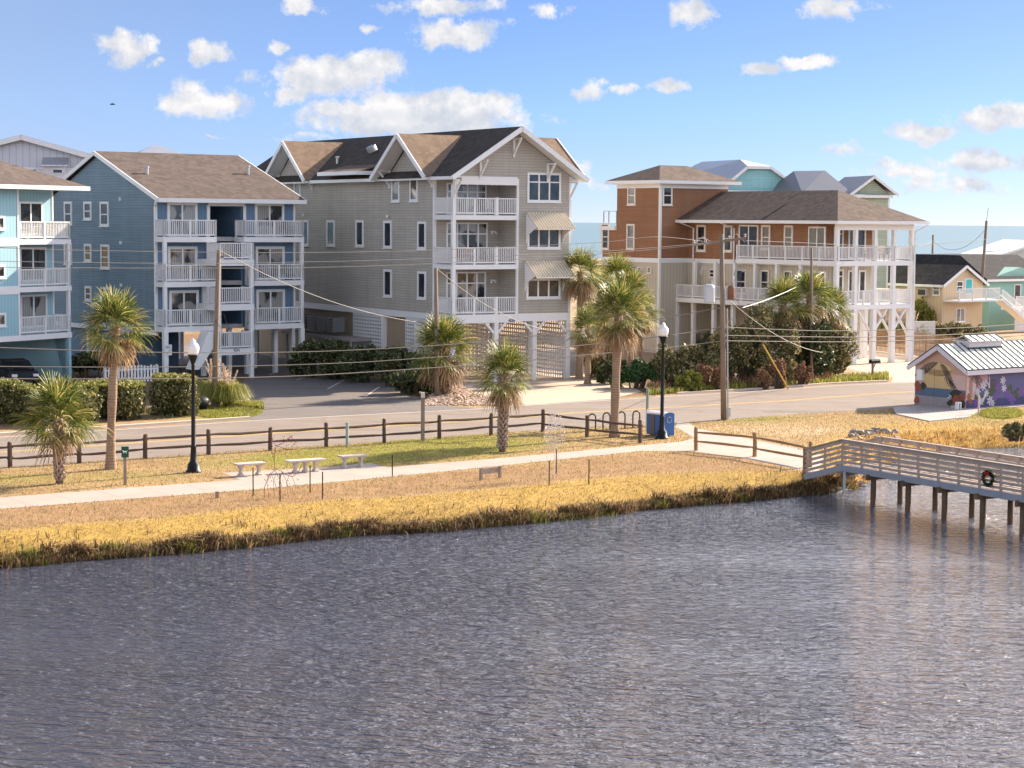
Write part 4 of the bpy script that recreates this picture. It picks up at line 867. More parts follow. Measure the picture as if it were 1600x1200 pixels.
m = MB(); m.box(u2_, Ls + .1, -.5, 0, zes - .2, zes - .08); m.build('pent_roof', METD, rs_); MB().box(u2_, Ls + .1, -.55, -.5, zes - .32, zes - .1).build('gutter', W_, rs_)
win(rs_, 'f', 0., Ls - 2.0, Ls - .9, 5.8, 8.2, t=.1, name='window', glass=GLASSC); win(rs_, 'f', 0., Ls - 3.6, Ls - 2.5, 5.8, 8.2, t=.1, name='window', glass=GLASSC)
MB().box(Ls - .12, Ls + .03, -.03, .12, -.1, zes - .35).build('corner_board', W_, rs_)
# white and grey metal building far left
Yw = 150; xw, zw = XZ(34, 210, Yw); Fw = Frame(XZ(-60, 300, Yw)[0], Yw, 8)
rw = Fw.root('apartment_building', 'white building with grey metal gable behind the left rooftops', 'building')
uA = Fw.f(34, 210, 0)[0]; uB, zB_ = Fw.f(140, 243, 0); uA0 = uA - (uB - uA)
zP = Fw.f(34, 211, 0)[1]; zmid = Fw.f(80, 262, 0)[1]
MB().prism([(uA0, 0, zmid), (uB, 0, zmid), (uB, 0, zB_ - .15), (uA, 0, zP - .2), (uA0, 0, zB_ - .15)], (0, 14, 0)).build('gable_wall', boards('grey_metal_wall', (.52, .52, .57), .5, .05, .1, .3, .5, .45), rw)
MB().box(uA0, uB, -.02, 14, -.1, zmid - .001).build('wall', siding('white_lap_siding', (.78, .76, .78)), rw)
m = MB(); m.slab([(uA0 - .5, -.6, zB_), (uA, -.6, zP), (uA, 14.5, zP), (uA0 - .5, 14.5, zB_)][::-1], .1); m.slab([(uA, -.6, zP), (uB + .5, -.6, zB_), (uB + .5, 14.5, zB_), (uA, 14.5, zP)][::-1], .1); m.build('roof', METD, rw)
rake_f(rw, [(uA0 - .5, -.64, zB_ - .2), (uA, -.64, zP - .2), (uB + .5, -.64, zB_ - .2)], .08, .36)
ub0, zb1 = Fw.f(72, 254, 0); ub1, _ = Fw.f(103, 254, 0)
MB().box(ub0, ub1, -1., -.02, -.1, zb1 - .1).build('bay', siding('white_bay_siding', (.64, .62, .63)), rw); MB().slab([(ub0 - .2, -1.3, zb1 - .2), (ub1 + .2, -1.3, zb1 - .2), (ub1 + .2, 0, zb1 + .4), (ub0 - .2, 0, zb1 + .4)], .1).build('bay_roof', METB, rw)
for x0, x1, y0, y1, pp in ((12, 17, 264, 270, -.02), (50.5, 57, 264, 270.5, -.02), (82, 98, 264, 271, -1.)): winpx(Fw, rw, 'f', pp, x0, x1, y0, y1, t=.05, name='window', sill=False)
# pyramid roof behind the blue building
Yp = 160; xp0, zp0 = XZ(210, 240, Yp); xp1, _ = XZ(300, 240, Yp); xpk, zpk_ = XZ(257, 225, Yp)
Fp = Frame(xp0, Yp, 20); rp = Fp.root('beach_house', 'small house with light metal pyramid roof showing over the blue building', 'house')
wp = (xp1 - xp0) * .93
MB().box(.3, wp - .3, .3, wp - .3, -.1, zp0 - .2).build('wall', plain('white_wall', (.6, .6, .6)), rp)
hip_roof(rp, METB, 0, wp, 0, wp, zp0 - .1, zpk_, axis='u', inset=wp / 2 - .2)
# peach house
PEACH = boards('peach_board_siding', (.62, .47, .30), .35, .06, .07)
Ff = Frame(*G(1514, 527, 0), 40)
zpe = 0
vpk, zpk2 = Ff.f(1513, 414, 0); 
rf = Ff.root('cottage', 'peach cottage with dark shingle roof and a turquoise upstairs door', 'house')
uL, zL = Ff.f(1473, 443.5, 0); uR, zR2 = Ff.f(1536, 434, 0); uP = (uL + uR) / 2; zE_ = zL; zP_ = Ff.f(1513, 414, 0)[1]
LG = Ff.s_(1386, 440, uL)[0]
MB().prism([(uL, 0, -.1), (uR, 0, -.1), (uR, 0, zE_), (uP, 0, zP_ - .15), (uL, 0, zE_)], (0, max(LG, 14), 0)).build('wall', PEACH, rf)
LG = max(LG, 14)
m = MB(); m.slab([(uL - .35, -.35, zE_ - .1), (uP, -.35, zP_), (uP, LG + .4, zP_), (uL - .35, LG + .4, zE_ - .1)][::-1], .1); m.slab([(uP, -.35, zP_), (uR + .35, -.35, zE_ - .1), (uR + .35, LG + .4, zE_ - .1), (uP, LG + .4, zP_)][::-1], .1); m.build('roof', shingle('charcoal_shingles', (.035, .030, .029), (.085, .074, .07)), rf)
rake_f(rf, [(uL - .35, -.38, zE_ - .2), (uP, -.38, zP_ - .12), (uR + .35, -.38, zE_ - .2)], .06, .22); MB().box(uL - .41, uL - .35, -.3, LG, zE_ - .28, zE_ - .08).build('gutter', W_, rf)
winpx(Ff, rf, 'f', 0, 1494, 1504, 439, 456, t=.08, mz=(.5,)); o = winpx(Ff, rf, 'f', 0, 1507.5, 1519, 435, 460, t=.08, name='door', glass=plain('turquoise_door_paint', (.05, .42, .42), .5), sill=False)
winpx(Ff, rf, 's', uL, 1458, 1469, 444.5, 461.5, t=.08, mz=(.5,)); winpx(Ff, rf, 's', uL, 1416, 1426, 484, 499, t=.08, mz=(.5,)); winpx(Ff, rf, 'f', 0, 1493, 1507, 481, 503, t=.08, mx=(.5,), glass=GLASSC)
v_, z_ = Ff.s_(1446, 456.5, uL); o = MB().box(uL - .5, uL, v_ - .45, v_ + .45, z_ - .3, z_ + .3).build('window_air_conditioner', plain('beige_metal', (.5, .44, .36)), rf); MB().box(uL - .512, uL - .5, v_ - .38, v_ + .38, z_ - .22, z_ + .24).build('grille', DARKM, o)
du, dz = Ff.f(1500, 462, 0)
MB().box(uL + .1, uR + .3, -1.6, -.01, dz - .45, dz - .3).build('porch_deck', W_, rf); railing(rf, [(uL + .15, -1.55), (uR + .2, -1.55)], dz - .3, .95, 'porch_railing', sp=.14)
m = MB(); m.beam((uR + .5, -1.2, dz - .35), (uR + 4.2, -1.2, 1.2), .9, .12, (0, 0, 1)); m.beam((uR + .5, -1.65, dz + .5), (uR + 4.2, -1.65, 2.1), .06, .08); m.beam((uR + .3, -.8, dz + .55), (uR + 4.2, -.8, 2.1), .06, .08)
for i in range(24): 
    k = i / 23; x = uR + .5 + 3.7 * k; m.box(x - .02, x + .02, -1.67, -1.63, dz - .3 + (1.2 - dz + .35) * k, dz + .5 + (2.1 - dz - .5) * k)
m.build('outside_stair', W_, rf)
# green cottage and white roof at the right edge
Fg = Frame(*G(1552, 517, 0), 40)
rg = Fg.root('cottage', 'green cottage with black shingle roof at the right edge', 'house')
uL, zL = Fg.f(1546, 436, 0)
MB().prism([(uL, 0, -.1), (uL + 9, 0, -.1), (uL + 9, 0, zL), (uL + 4.5, 0, zL + 1.0), (uL, 0, zL)], (0, 14, 0)).build('wall', boards('green_board_siding', (.26, .46, .39), .3), rg)
zq = Fg.f(1560, 399, 2)[1]
m = MB(); m.slab([(uL - 1., -.5, zL), (uL + 9.5, -.5, zL), (uL + 9.5, 4, zq), (uL + 1.0, 4, zq)], .12); m.slab([(uL - 1., -.5, zL), (uL + 1.0, 4, zq), (uL + 1, 10, zq), (uL - 1., 14, zL)], .12); m.slab([(uL + 1, 4, zq), (uL + 9.5, 4, zq), (uL + 9.5, 10, zq), (uL + 1, 10, zq)], .12); m.build('roof', shingle('black_shingles', (.018, .017, .02), (.05, .046, .05)), rg)
MB().box(uL - 1., uL + 9.5, -.56, -.5, zL - .22, zL - .02).build('fascia', W_, rg)
win(rg, 'f', 0, uL + 3.6, uL + 4.6, zL - 1.9, zL - .5, t=.1)
MB().box(uL - .8, uL + 9, -3.5, -1.9, 2.0, 2.2).build('porch_deck', W_, rg); railing(rg, [(uL - .8, -3.5), (uL + 9, -3.5)], 2.2, 1.0, 'porch_railing', sp=.14)
MB().box(uL - .8, uL + 9, -3.45, -3.35, .1, 1.95).build('skirting', boards('white_skirting', (.62, .59, .56), .3), rg)
Yh = 215; xh, zh = XZ(1556, 398, Yh); Fh = Frame(xh, Yh, 5)
gable_house('beach_house', 'distant house whose white roof rises over the green cottage', Fh, 10, 12, XZ(1556, 399, Yh)[1], XZ(1600, 380, Yh)[1] + .3, plain('pale_wall', (.6, .58, .55)), plain('white_roof', (.75, .74, .72), .5, .04), .4, 'v')
# ================================================================ plants
GREENP = leafmat('palm_leaf', [(0, (0.045, 0.075, 0.018)), (.35, (0.112, 0.158, 0.033)), (.65, (0.225, 0.247, 0.045)), (.85, (0.450, 0.375, 0.105)), (1, (0.720, 0.540, 0.225))], .45, .25)
DEADP = leafmat('dead_palm_leaf', [(0, (0.149, 0.088, 0.047)), (.5, (0.351, 0.223, 0.115)), (1, (0.621, 0.432, 0.243))], .8, .2)
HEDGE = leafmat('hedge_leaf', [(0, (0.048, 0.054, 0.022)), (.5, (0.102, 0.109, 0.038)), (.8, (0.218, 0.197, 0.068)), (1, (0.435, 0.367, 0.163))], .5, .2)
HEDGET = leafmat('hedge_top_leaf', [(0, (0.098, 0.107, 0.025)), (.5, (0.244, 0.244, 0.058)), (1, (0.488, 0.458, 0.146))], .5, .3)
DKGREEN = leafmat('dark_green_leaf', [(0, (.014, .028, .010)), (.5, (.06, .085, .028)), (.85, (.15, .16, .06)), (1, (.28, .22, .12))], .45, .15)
JUNI = leafmat('juniper_leaf', [(0, (0.021, 0.053, 0.018)), (.6, (0.053, 0.112, 0.030)), (1, (0.180, 0.240, 0.075))], .5, .15)
MIXG = leafmat('shrub_leaf', [(0, (0.057, 0.061, 0.027)), (.45, (0.142, 0.142, 0.053)), (.75, (0.321, 0.274, 0.104)), (1, (0.643, 0.454, 0.227))], .55, .2)
YGREEN = leafmat('yellow_green_leaf', [(0, (.11, .13, .02)), (.5, (.27, .27, .045)), (1, (.48, .42, .10))], .5, .3)
PLUME = leafmat('grass_plume', [(0, (.34, .22, .15)), (.6, (.60, .45, .34)), (1, (.8, .7, .6))], .8, .4)
BROWNB = leafmat('brown_bush_leaf', [(0, (.13, .065, .035)), (.6, (.32, .17, .09)), (1, (.5, .32, .18))], .8, .2)
def barkmat(name, c, rings=9.):
    m, t, b = newmat(name); tc = t.add('ShaderNodeTexCoord'); sp = t.add('ShaderNodeSeparateXYZ'); t.l.new(tc.outputs['Object'], sp.inputs[0])
    n = t.noise(tc.outputs['Object'], 5., 5, .7); w = t.math('FRACT', t.math('ADD', t.math('MULTIPLY', sp.outputs[2], rings), t.math('MULTIPLY', n, 1.2)))
    f = t.math('ADD', t.math('MULTIPLY', n, .7), t.math('MULTIPLY', w, .3))
    t.put(b.inputs['Base Color'], t.mix(t.mapr(f, .25, .75), (*dark(c, .6), 1), (*dark(c, 1.35), 1))); b.inputs['Roughness'].default_value = .9; b.inputs['Specular IOR Level'].default_value = .15
    t.l.new(t.bump(f, .8, .03), b.inputs['Normal']); return m
BARK = barkmat('palm_bark', (.30, .205, .14)); BOOT = plain('palm_boot', (.34, .25, .20), .85, .35, 6); BARKD = plain('palm_trunk_core', (.12, .08, .055), .9, .2)
class LB:                       # leaf buffer: triangles / quads collected with numpy
    def __init__(s): s.V = []; s.n = 0; s.F = []
    def quads(s, V, F): s.V.append(V); s.F.append(F + s.n); s.n += len(V)
    def build(s, name, mat, parent=None):
        return npmesh(name, np.concatenate(s.V), np.concatenate(s.F), mat, parent)
def frond(lb, r, base, az, el, L, pet, n=20, droop=.5, w=.045, stiff=1.):
    """a costapalmate fan leaf: stalk, then blades fanning from the stalk tip, tips drooping"""
    d = np.array((math.cos(az) * math.cos(el), math.sin(az) * math.cos(el), math.sin(el))); side = np.array((-math.sin(az), math.cos(az), 0.)); up = np.cross(d, side) * -1; up = up if up[2] > 0 else -up
    b0 = np.array(base); tip = b0 + d * pet + np.array((0, 0, -.06 * pet * droop))
    s = side * .018
    lb.quads(np.array([b0 - s, b0 + s, tip + s * .8, tip - s * .8]), np.array([[0, 1, 2, 3]]))
    roll = r.normal(0, .35); sd2 = side * math.cos(roll) + up * math.sin(roll); up2 = up * math.cos(roll) - side * math.sin(roll)
    th = np.linspace(-1.75, 1.75, n) + r.normal(0, .05, n)
    for a in th:
        dd = d * math.cos(a) + sd2 * math.sin(a) + up2 * (.15 - .10 * abs(a)) * stiff
        dd /= np.linalg.norm(dd); ln = L * (.72 + .28 * math.cos(a)) * r.uniform(.85, 1.08)
        g = np.array((0, 0, -1.)) * droop * ln
        sw = np.cross(dd, up2); sw /= (np.linalg.norm(sw) + 1e-6); sw = sw * w * .5
        p0 = tip; p1 = tip + dd * ln * .45 + g * .06; p2 = tip + dd * ln * .78 + g * .30; p3 = tip + dd * ln * .96 + g * .68
        lb.quads(np.array([p0 - sw * .4, p0 + sw * .4, p1 + sw, p1 - sw, p2 + sw * .75, p2 - sw * .75, p3 + sw * .15, p3 - sw * .15]), np.array([[0, 1, 2, 3], [3, 2, 4, 5], [5, 4, 6, 7]]))
def palm(label, base, height, R_, style='smooth', lean=(0, 0), seed=1, nf=42, rt=.17, dead=.35, sq=1., z0=0., group=None):
    r = np.random.default_rng(seed)
    t = thing('palm_tree', label, 'palm tree', (base[0], base[1], z0), 0, group)
    top = np.array((lean[0], lean[1], height)); n = 9
    pts = [np.array((lean[0] * (k / n) ** 1.6, lean[1] * (k / n) ** 1.6, height * k / n)) for k in range(n + 1)]
    if style == 'smooth':
        rr = [rt * (1.28 if k == 0 else 1.0 + .10 * math.sin(k * 1.9 + seed)) for k in range(n + 1)]; rr[0] *= 1.1
        m = MB(); m.tube([(0, 0, -.15)] + [tuple(p) for p in pts], [rr[0]] + rr, 12); m.build('trunk', BARK, t, True)
    else:
        m = MB(); m.tube([(0, 0, -.15)] + [tuple(p) for p in pts], rt * .8, 10); tr = m.build('trunk', BARKD, t, True)
        b = MB(); k = 0; z = .12
        while z < height - .05:
            f = z / height; c = np.array((lean[0] * f ** 1.6, lean[1] * f ** 1.6, z))
            for j in range(6):
                a = 2 * math.pi * (j / 6 + k * .085) + r.normal(0, .08); o = np.array((math.cos(a), math.sin(a), 0)); sd = np.array((-math.sin(a), math.cos(a), 0))
                rr = rt * r.uniform(.85, 1.12); u = np.array((0, 0, 1.))
                p = c + o * rr * .72; q = c + o * rr * 1.42 + u * .15
                p1, p2, q1, q2 = p - sd * .062, p + sd * .062, q - sd * .03, q + sd * .03
                b.add([p1, p2, q2, q1, p1 - o * .05 + u * .02, p2 - o * .05 + u * .02, q2 - o * .05 + u * .05, q1 - o * .05 + u * .05], [(0, 1, 2, 3), (7, 6, 5, 4), (2, 6, 7, 3), (0, 3, 7, 4), (1, 5, 6, 2)])
            z += .125; k += 1
        b.build('leaf_stubs', BOOT, tr)
    lb = LB(); ld = LB()
    for i in range(nf):
        az = i * 2.399963 + r.normal(0, .15); f = (i + .5) / nf; el = R(80) - f * R(98) + r.normal(0, .08)
        Lr = R_ * r.uniform(.86, 1.08); pet = Lr * r.uniform(.36, .5); 
        frond(lb, r, tuple(top + np.array((0, 0, .02 - .35 * f))), az, el * sq, Lr * .66, pet, n=20, droop=.15 + .4 * f, w=.038 * R_ / 1.6)
    nd = int(nf * dead)
    for i in range(nd):
        az = i * 2.399963 + 1 + r.normal(0, .2); el = R(-28) - R(42) * (i / max(1, nd)) + r.normal(0, .08); Lr = R_ * r.uniform(.6, .85)
        frond(ld, r, tuple(top + np.array((0, 0, -.35))), az, el, Lr * .6, Lr * .4, n=14, droop=.9, w=.05 * R_ / 1.6)
    for i in range(60):          # ragged stubs under the crown
        az = r.uniform(0, 6.28); zz = r.uniform(-.65, -.05); o = np.array((math.cos(az), math.sin(az), 0)); p = top + o * rt * .8 + np.array((0, 0, zz)); q = p + o * r.uniform(.1, .3) + np.array((0, 0, r.uniform(-.15, .3))); s = np.array((-math.sin(az), math.cos(az), 0)) * .03
        ld.quads(np.array([p - s, p + s, q + s * .5, q - s * .5]), np.array([[0, 1, 2, 3]]))
    lb.build('crown', GREENP, t)
    ld.build('dead_fronds', DEADP, t)
    return t
def mp_(px, py): return G(px, py)
palm('short palm with criss-cross trunk and low wide crown near the left edge', G(93, 756), 2.35, 1.72, 'boot', (.0, 0), 11, 54, .17, .12)
palm('tall palm with smooth leaning trunk left of the black street lamp', G(173, 733), 5.35, 1.62, 'smooth', (.25, 0), 12, 50, .165, .32)
palm('bushy palm with thick stubby trunk in front of the taupe house', G(694, 620), 2.55, 2.15, 'boot', (-.05, 0), 13, 60, .33, .6)
palm('palm with criss-cross trunk standing inside the split rail fence', G(785, 706), 3.15, 1.55, 'boot', (.05, 0), 14, 46, .19, .45)
palm('tallest palm with smooth trunk beside the hoop bicycle racks', G(960, 683), 5.4, 1.7, 'smooth', (.12, 0), 15, 54, .185, .45)
for i, (px, py, h, r_, lb_) in enumerate([(905, 592, 6.4, 1.75, 'palm behind the tall palm, nearest to the taupe house wall'), (935, 588, 5.0, 1.8, 'second palm in the clump between the taupe and brown houses'), (1000, 585, 3.9, 1.6, 'lower palm crown right of the clump behind the tall palm'), (962, 578, 5.9, 1.7, 'palm at the back of the clump between the two houses'), (985, 590, 5.2, 1.6, 'palm at the right side of the clump between the two houses'), (918, 600, 3.2, 1.5, 'short palm at the foot of the clump by the white gate')]):
    palm(lb_, G(px, py), h, r_, 'smooth', (0, 0), 30 + i, 40, .17, .9, group='palms clumped between the two houses')
for i, (px, py, h, r_, lb_) in enumerate([(1222, 597, 4.6, 1.9, 'left palm of the cluster in front of the brown house'), (1262, 594, 5.0, 1.9, 'middle palm of the cluster in front of the brown house'), (1296, 590, 4.2, 1.7, 'right palm of the cluster in front of the brown house')]):
    palm(lb_, G(px, py), h, r_, 'smooth', (0, 0), 50 + i, 40, .18, 1.3, group='palms in front of the brown house')
# ---- shrubs
def leafcloud(blobs, n, size, seed, shell=.55, up=.0, long=1.6):
    r = np.random.default_rng(seed); wts = np.array([b[3] * b[4] * b[5] for b in blobs]) ** .67; wts /= wts.sum()
    ch = r.choice(len(blobs), n, p=wts); B = np.array(blobs)[ch]
    d = r.normal(size=(n, 3)); d /= np.linalg.norm(d, axis=1)[:, None]
    rad = (shell + (1 - shell) * r.random(n) ** .6) * (1 + .22 * np.sin(d[:, 0] * 5 + B[:, 0] * 7) * np.cos(d[:, 2] * 6 + B[:, 1] * 5))
    p = B[:, :3] + d * rad[:, None] * B[:, 3:6]; p = p[p[:, 2] > .02]; n = len(p)
    a = r.normal(size=(n, 3)); a[:, 2] += up; a /= np.linalg.norm(a, axis=1)[:, None]; b = np.cross(a, r.normal(size=(n, 3))); b /= np.linalg.norm(b, axis=1)[:, None]
    s = size * r.uniform(.6, 1.3, n)[:, None]; a = a * s * long / 2; b = b * s / 2
    V = np.stack([p - a, p - b * .9, p + a, p + b * .9], 1).reshape(-1, 3); F_ = np.arange(4 * n).reshape(n, 4); return V, F_
def bush(name, label, cat, loc, blobs, n, size, mat, seed, group=None, stems=True, **k):
    t = thing(name, label, cat, (loc[0], loc[1], 0), 0, group); V, F_ = leafcloud(blobs, n, size, seed, **k); npmesh('foliage', V, F_, mat, t)
    if stems:
        m = MB(); r = random.Random(seed)
        for b in blobs[:10]:
            m.tube([(b[0] * .5, b[1] * .5, 0), (b[0] * .9, b[1], b[2]), (b[0] * 1.1 + r.uniform(-.3, .3), b[1] * 1.1, b[2] + b[5] * r.uniform(1.2, 2.))], [.02, .014, .005], 4)
            for _ in range(3): m.tube([(b[0] * .6 + r.uniform(-.1, .1), b[1] * .6, -.1), (b[0] + r.uniform(-.3, .3) * b[3], b[1] + r.uniform(-.3, .3) * b[4], b[2] + b[5] * .4)], .025, 5)
        m.build('stems', plain('shrub_stem', (.09, .065, .045), .9), t)
    return t
def ebl(w, h, d, n, seed):
    r = random.Random(seed); out = []
    for _ in range(n * 2):
        x = r.uniform(-w, w) * .85; k = 1 - .45 * abs(x / w) * r.random(); out.append((x, r.uniform(-d, d) * .6, h * k * r.uniform(.25, .8), w * r.uniform(.18, .38), d * r.uniform(.3, .5), h * r.uniform(.14, .3)))
    return out
def hedge(label, px0, px1, pyb, pyt, seed, n=11000, mat=None, gp='clipped hedge shrubs along the road'):
    x0, y0 = G(px0, pyb); x1, y1 = G(px1, pyb); cx, cy = (x0 + x1) / 2, (y0 + y1) / 2 + .4; w = (x1 - x0) / 2; sc_ = cy / FPX; h = (pyb - pyt) * sc_
    q_ = random.Random(seed * 9); bl = [(q_.uniform(-.75, .75) * w, q_.uniform(-.5, .5), h * (.40 + .12 * q_.random()), w * q_.uniform(.25, .5), q_.uniform(.5, .85), h * q_.uniform(.36, .5)) for i in range(10)] + [(0, 0, h * .42, w * .8, .8, h * .42)]
    t = bush('hedge_shrub', label, 'shrub', (cx, cy), bl, n, .095, mat or HEDGE, seed, gp, shell=.6)
    V, F_ = leafcloud([(b[0], b[1], b[2] + b[5] * .9, b[3] * .85, b[4], h * .1) for b in bl], n // 3, .09, seed + 1, .2); npmesh('top_growth', V, F_, HEDGET, t); return t  # lighter leaf layer along the hedge top
hedge('hedge shrub at the far left edge below the turquoise condominium', -60, 62, 662, 590, 61)
hedge('hedge shrub hidden partly behind the short palm', 58, 150, 664, 600, 62)
hedge('hedge shrub between the short palm and the leaning palm trunk', 128, 232, 656, 590, 63)
hedge('rounded hedge shrub just left of the black street lamp', 232, 312, 650, 581, 64)
for i, (px, py, w, h, n, mat, lab, nm) in enumerate([
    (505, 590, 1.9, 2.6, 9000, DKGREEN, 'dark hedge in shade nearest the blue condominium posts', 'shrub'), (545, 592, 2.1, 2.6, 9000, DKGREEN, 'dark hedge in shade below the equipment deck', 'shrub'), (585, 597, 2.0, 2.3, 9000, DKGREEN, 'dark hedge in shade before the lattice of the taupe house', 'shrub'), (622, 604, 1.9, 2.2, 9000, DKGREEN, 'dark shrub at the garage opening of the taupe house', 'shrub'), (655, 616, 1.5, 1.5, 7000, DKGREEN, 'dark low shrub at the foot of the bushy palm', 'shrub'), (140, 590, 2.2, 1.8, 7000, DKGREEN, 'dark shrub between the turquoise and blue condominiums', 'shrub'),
    (988, 606, 1.25, 1.75, 9000, JUNI, 'dark green juniper right of the tall palm trunk', 'shrub'), (955, 600, .8, 1.5, 4500, DKGREEN, 'small dark shrub behind the tall palm trunk', 'shrub'), (940, 590, 1.0, 2.4, 5000, MIXG, 'leafy shrub beside the white gate', 'shrub'),
    (1050, 606, 1.2, 3.0, 8000, MIXG, 'olive shrub right behind the second street lamp', 'shrub'), (1085, 604, 1.3, 2.6, 8000, MIXG, 'olive shrub left of the transformer pole', 'shrub'), (1078, 611, .8, 1.2, 5000, YGREEN, 'yellow green low shrub by the road left of the transformer pole', 'shrub'), (1108, 610, .75, 1.6, 4500, BROWNB, 'rust brown dried bush touching the transformer pole', 'shrub'), (1155, 600, 1.9, 4.2, 12000, MIXG, 'dark tangled shrub right of the transformer pole', 'shrub'), (1200, 600, 2.0, 4.8, 14000, MIXG, 'tall tangled shrub under the palm cluster', 'shrub'), (1245, 596, 2.0, 4.6, 12000, DKGREEN, 'dark shrub under the middle of the palm cluster', 'shrub'), (1290, 592, 1.9, 4.2, 12000, MIXG, 'dark green shrub at the right end of the road planting', 'shrub'), (1312, 583, .9, 1.5, 6000, DKGREEN, 'glossy shrub beside the brown house driveway', 'shrub'),
    (1192, 608, .45, 1.3, 2600, BROWNB, 'brown dried bush left of the yellow guy wire', 'shrub'), (1214, 607, .5, 1.8, 2600, BROWNB, 'brown dried bush at the yellow guy wire', 'shrub'), (1254, 603, .5, 1.5, 2600, BROWNB, 'brown dried bush right of the yellow guy wire', 'shrub'),
    (1446, 528, 1.6, 3.3, 8000, YGREEN, 'bright yellow green vine shrub by the peach cottage', 'shrub'), (1478, 535, 1.6, 1.9, 6000, MIXG, 'olive shrub between the cottage and the picket fence', 'shrub'), (1512, 533, 1.4, 1.7, 5000, MIXG, 'round shrub behind the painted pump house roof', 'shrub'), (1588, 686, .75, .8, 5000, MIXG, 'low shrub on the bank beyond the footbridge at the right edge', 'shrub'), (1120, 560, 1.8, 1.8, 6000, DKGREEN, 'shrub behind the weathered picket fence', 'shrub')]):
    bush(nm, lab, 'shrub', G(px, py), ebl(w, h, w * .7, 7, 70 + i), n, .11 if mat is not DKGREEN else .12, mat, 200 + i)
# ---- pampas grass
def pampas(label, loc, h, w, nb, npl, seed, group='pampas grass clumps'):
    t = thing('pampas_grass', label, 'ornamental grass', (loc[0], loc[1], 0), 0, group); r = np.random.default_rng(seed); lb = LB(); pl = LB()
    for i in range(nb):
        a = r.uniform(0, 6.28); o = np.array((math.cos(a), math.sin(a), 0)); s = np.array((-math.sin(a), math.cos(a), 0)) * .02; L = r.uniform(.5, 1.) * w; hh = r.uniform(.4, .8) * h; b = o * .15 * r.random()
        P_ = [b, b + o * L * .35 + np.array((0, 0, hh * .7)), b + o * L * .8 + np.array((0, 0, hh * .75)), b + o * L * 1.1 + np.array((0, 0, hh * .35))]
        V = np.array([v for k, p in enumerate(P_) for v in (p - s * (1 - k * .25), p + s * (1 - k * .25))]); lb.quads(V, np.array([[0, 1, 3, 2], [2, 3, 5, 4], [4, 5, 7, 6]]))
    for i in range(npl):
        a = r.uniform(0, 6.28); o = np.array((math.cos(a), math.sin(a), 0)) * r.uniform(.05, .45) * w; z1 = h * r.uniform(.85, 1.1); z0_ = z1 * .62
        for k in range(60):
            f = r.random(); c = o * (.5 + .5 * f) + np.array((0, 0, z0_ + (z1 - z0_) * f)) + r.normal(0, .045 * (1.1 - f), 3); q = np.array((r.normal(0, .03), r.normal(0, .03), r.uniform(.05, .12))); s = np.array((.018, .0, 0))
            pl.quads(np.array([c - s, c + s, c + q + s * .3, c + q - s * .3]), np.array([[0, 1, 2, 3]]))
    lb.build('leaves', YGREEN, t); pl.build('plumes', PLUME, t); return t
pampas('pampas grass with pinkish plumes at the wooden pole base', G(338, 634), 2.2, 1.35, 900, 10, 5)
pampas('pampas grass right of the wooden pole base', G(356, 636), 2.0, 1.2, 800, 8, 6)
for i, px in enumerate((1372, 1390, 1408, 1424)):
    pampas(['leftmost', 'second', 'third', 'rightmost'][i] + ' pale pampas grass behind the brown house columns', G(px, 534), 2.7, 1.7, 500, 22, 80 + i)
# ---- low ground cover, lawn blades and shoreline grass (uncountable)
def blades(name, n, sampler, hgt, wdt, mat, seed, label=None, zfn=None, lean=.5):
    r = np.random.default_rng(seed); x, y = sampler(r, n); n = len(x); z = height(x, y) if zfn is None else zfn(x, y)
    h = hgt[0] + (hgt[1] - hgt[0]) * r.random(n); a = r.uniform(0, 6.28, n); w = wdt * r.uniform(.6, 1.3, n)
    dx, dy = np.cos(a) * w / 2, np.sin(a) * w / 2; la = r.uniform(0, 6.28, n); ll = h * lean * r.random(n)
    b0 = np.stack([x - dx, y - dy, z - .02], -1); b1 = np.stack([x + dx, y + dy, z - .02], -1)
    mx = np.stack([x + np.cos(la) * ll * .35, y + np.sin(la) * ll * .35, z + h * .6], -1); tp = np.stack([x + np.cos(la) * ll, y + np.sin(la) * ll, z + h * (1 - .2 * lean)], -1)
    dd = np.stack([dx * .6, dy * .6, dx * 0], -1)
    V = np.stack([b0, b1, mx + dd, mx - dd, tp + dd * .3, tp - dd * .3], 1).reshape(-1, 3); k = np.arange(n)[:, None] * 6
    F_ = np.concatenate([k + np.array([0, 1, 2, 3]), k + np.array([3, 2, 4, 5])]); o = npmesh(name, V, F_, mat)
    tag(o, label, 'grass', kind='stuff'); return o
def off_path(x, y):
    return ~inside(x, y, PATHP)
PATHP = np.array(Gp([(-300, 812), (0, 777.5), (348, 752), (348, 739), (420, 735), (506, 730.5), (578, 723.5), (606, 730.5), (800, 714.5), (1062, 690.5), (1086, 685), (1056, 668), (1058, 660.5), (1075, 660.5), (1092, 670), (1177, 687), (1288, 712), (1278, 741), (1080, 705), (1000, 705), (900, 715.5), (700, 736.5), (400, 765), (200, 780), (0, 795.5), (-300, 833)]))
ROADN = np.array(Gp(near_px))
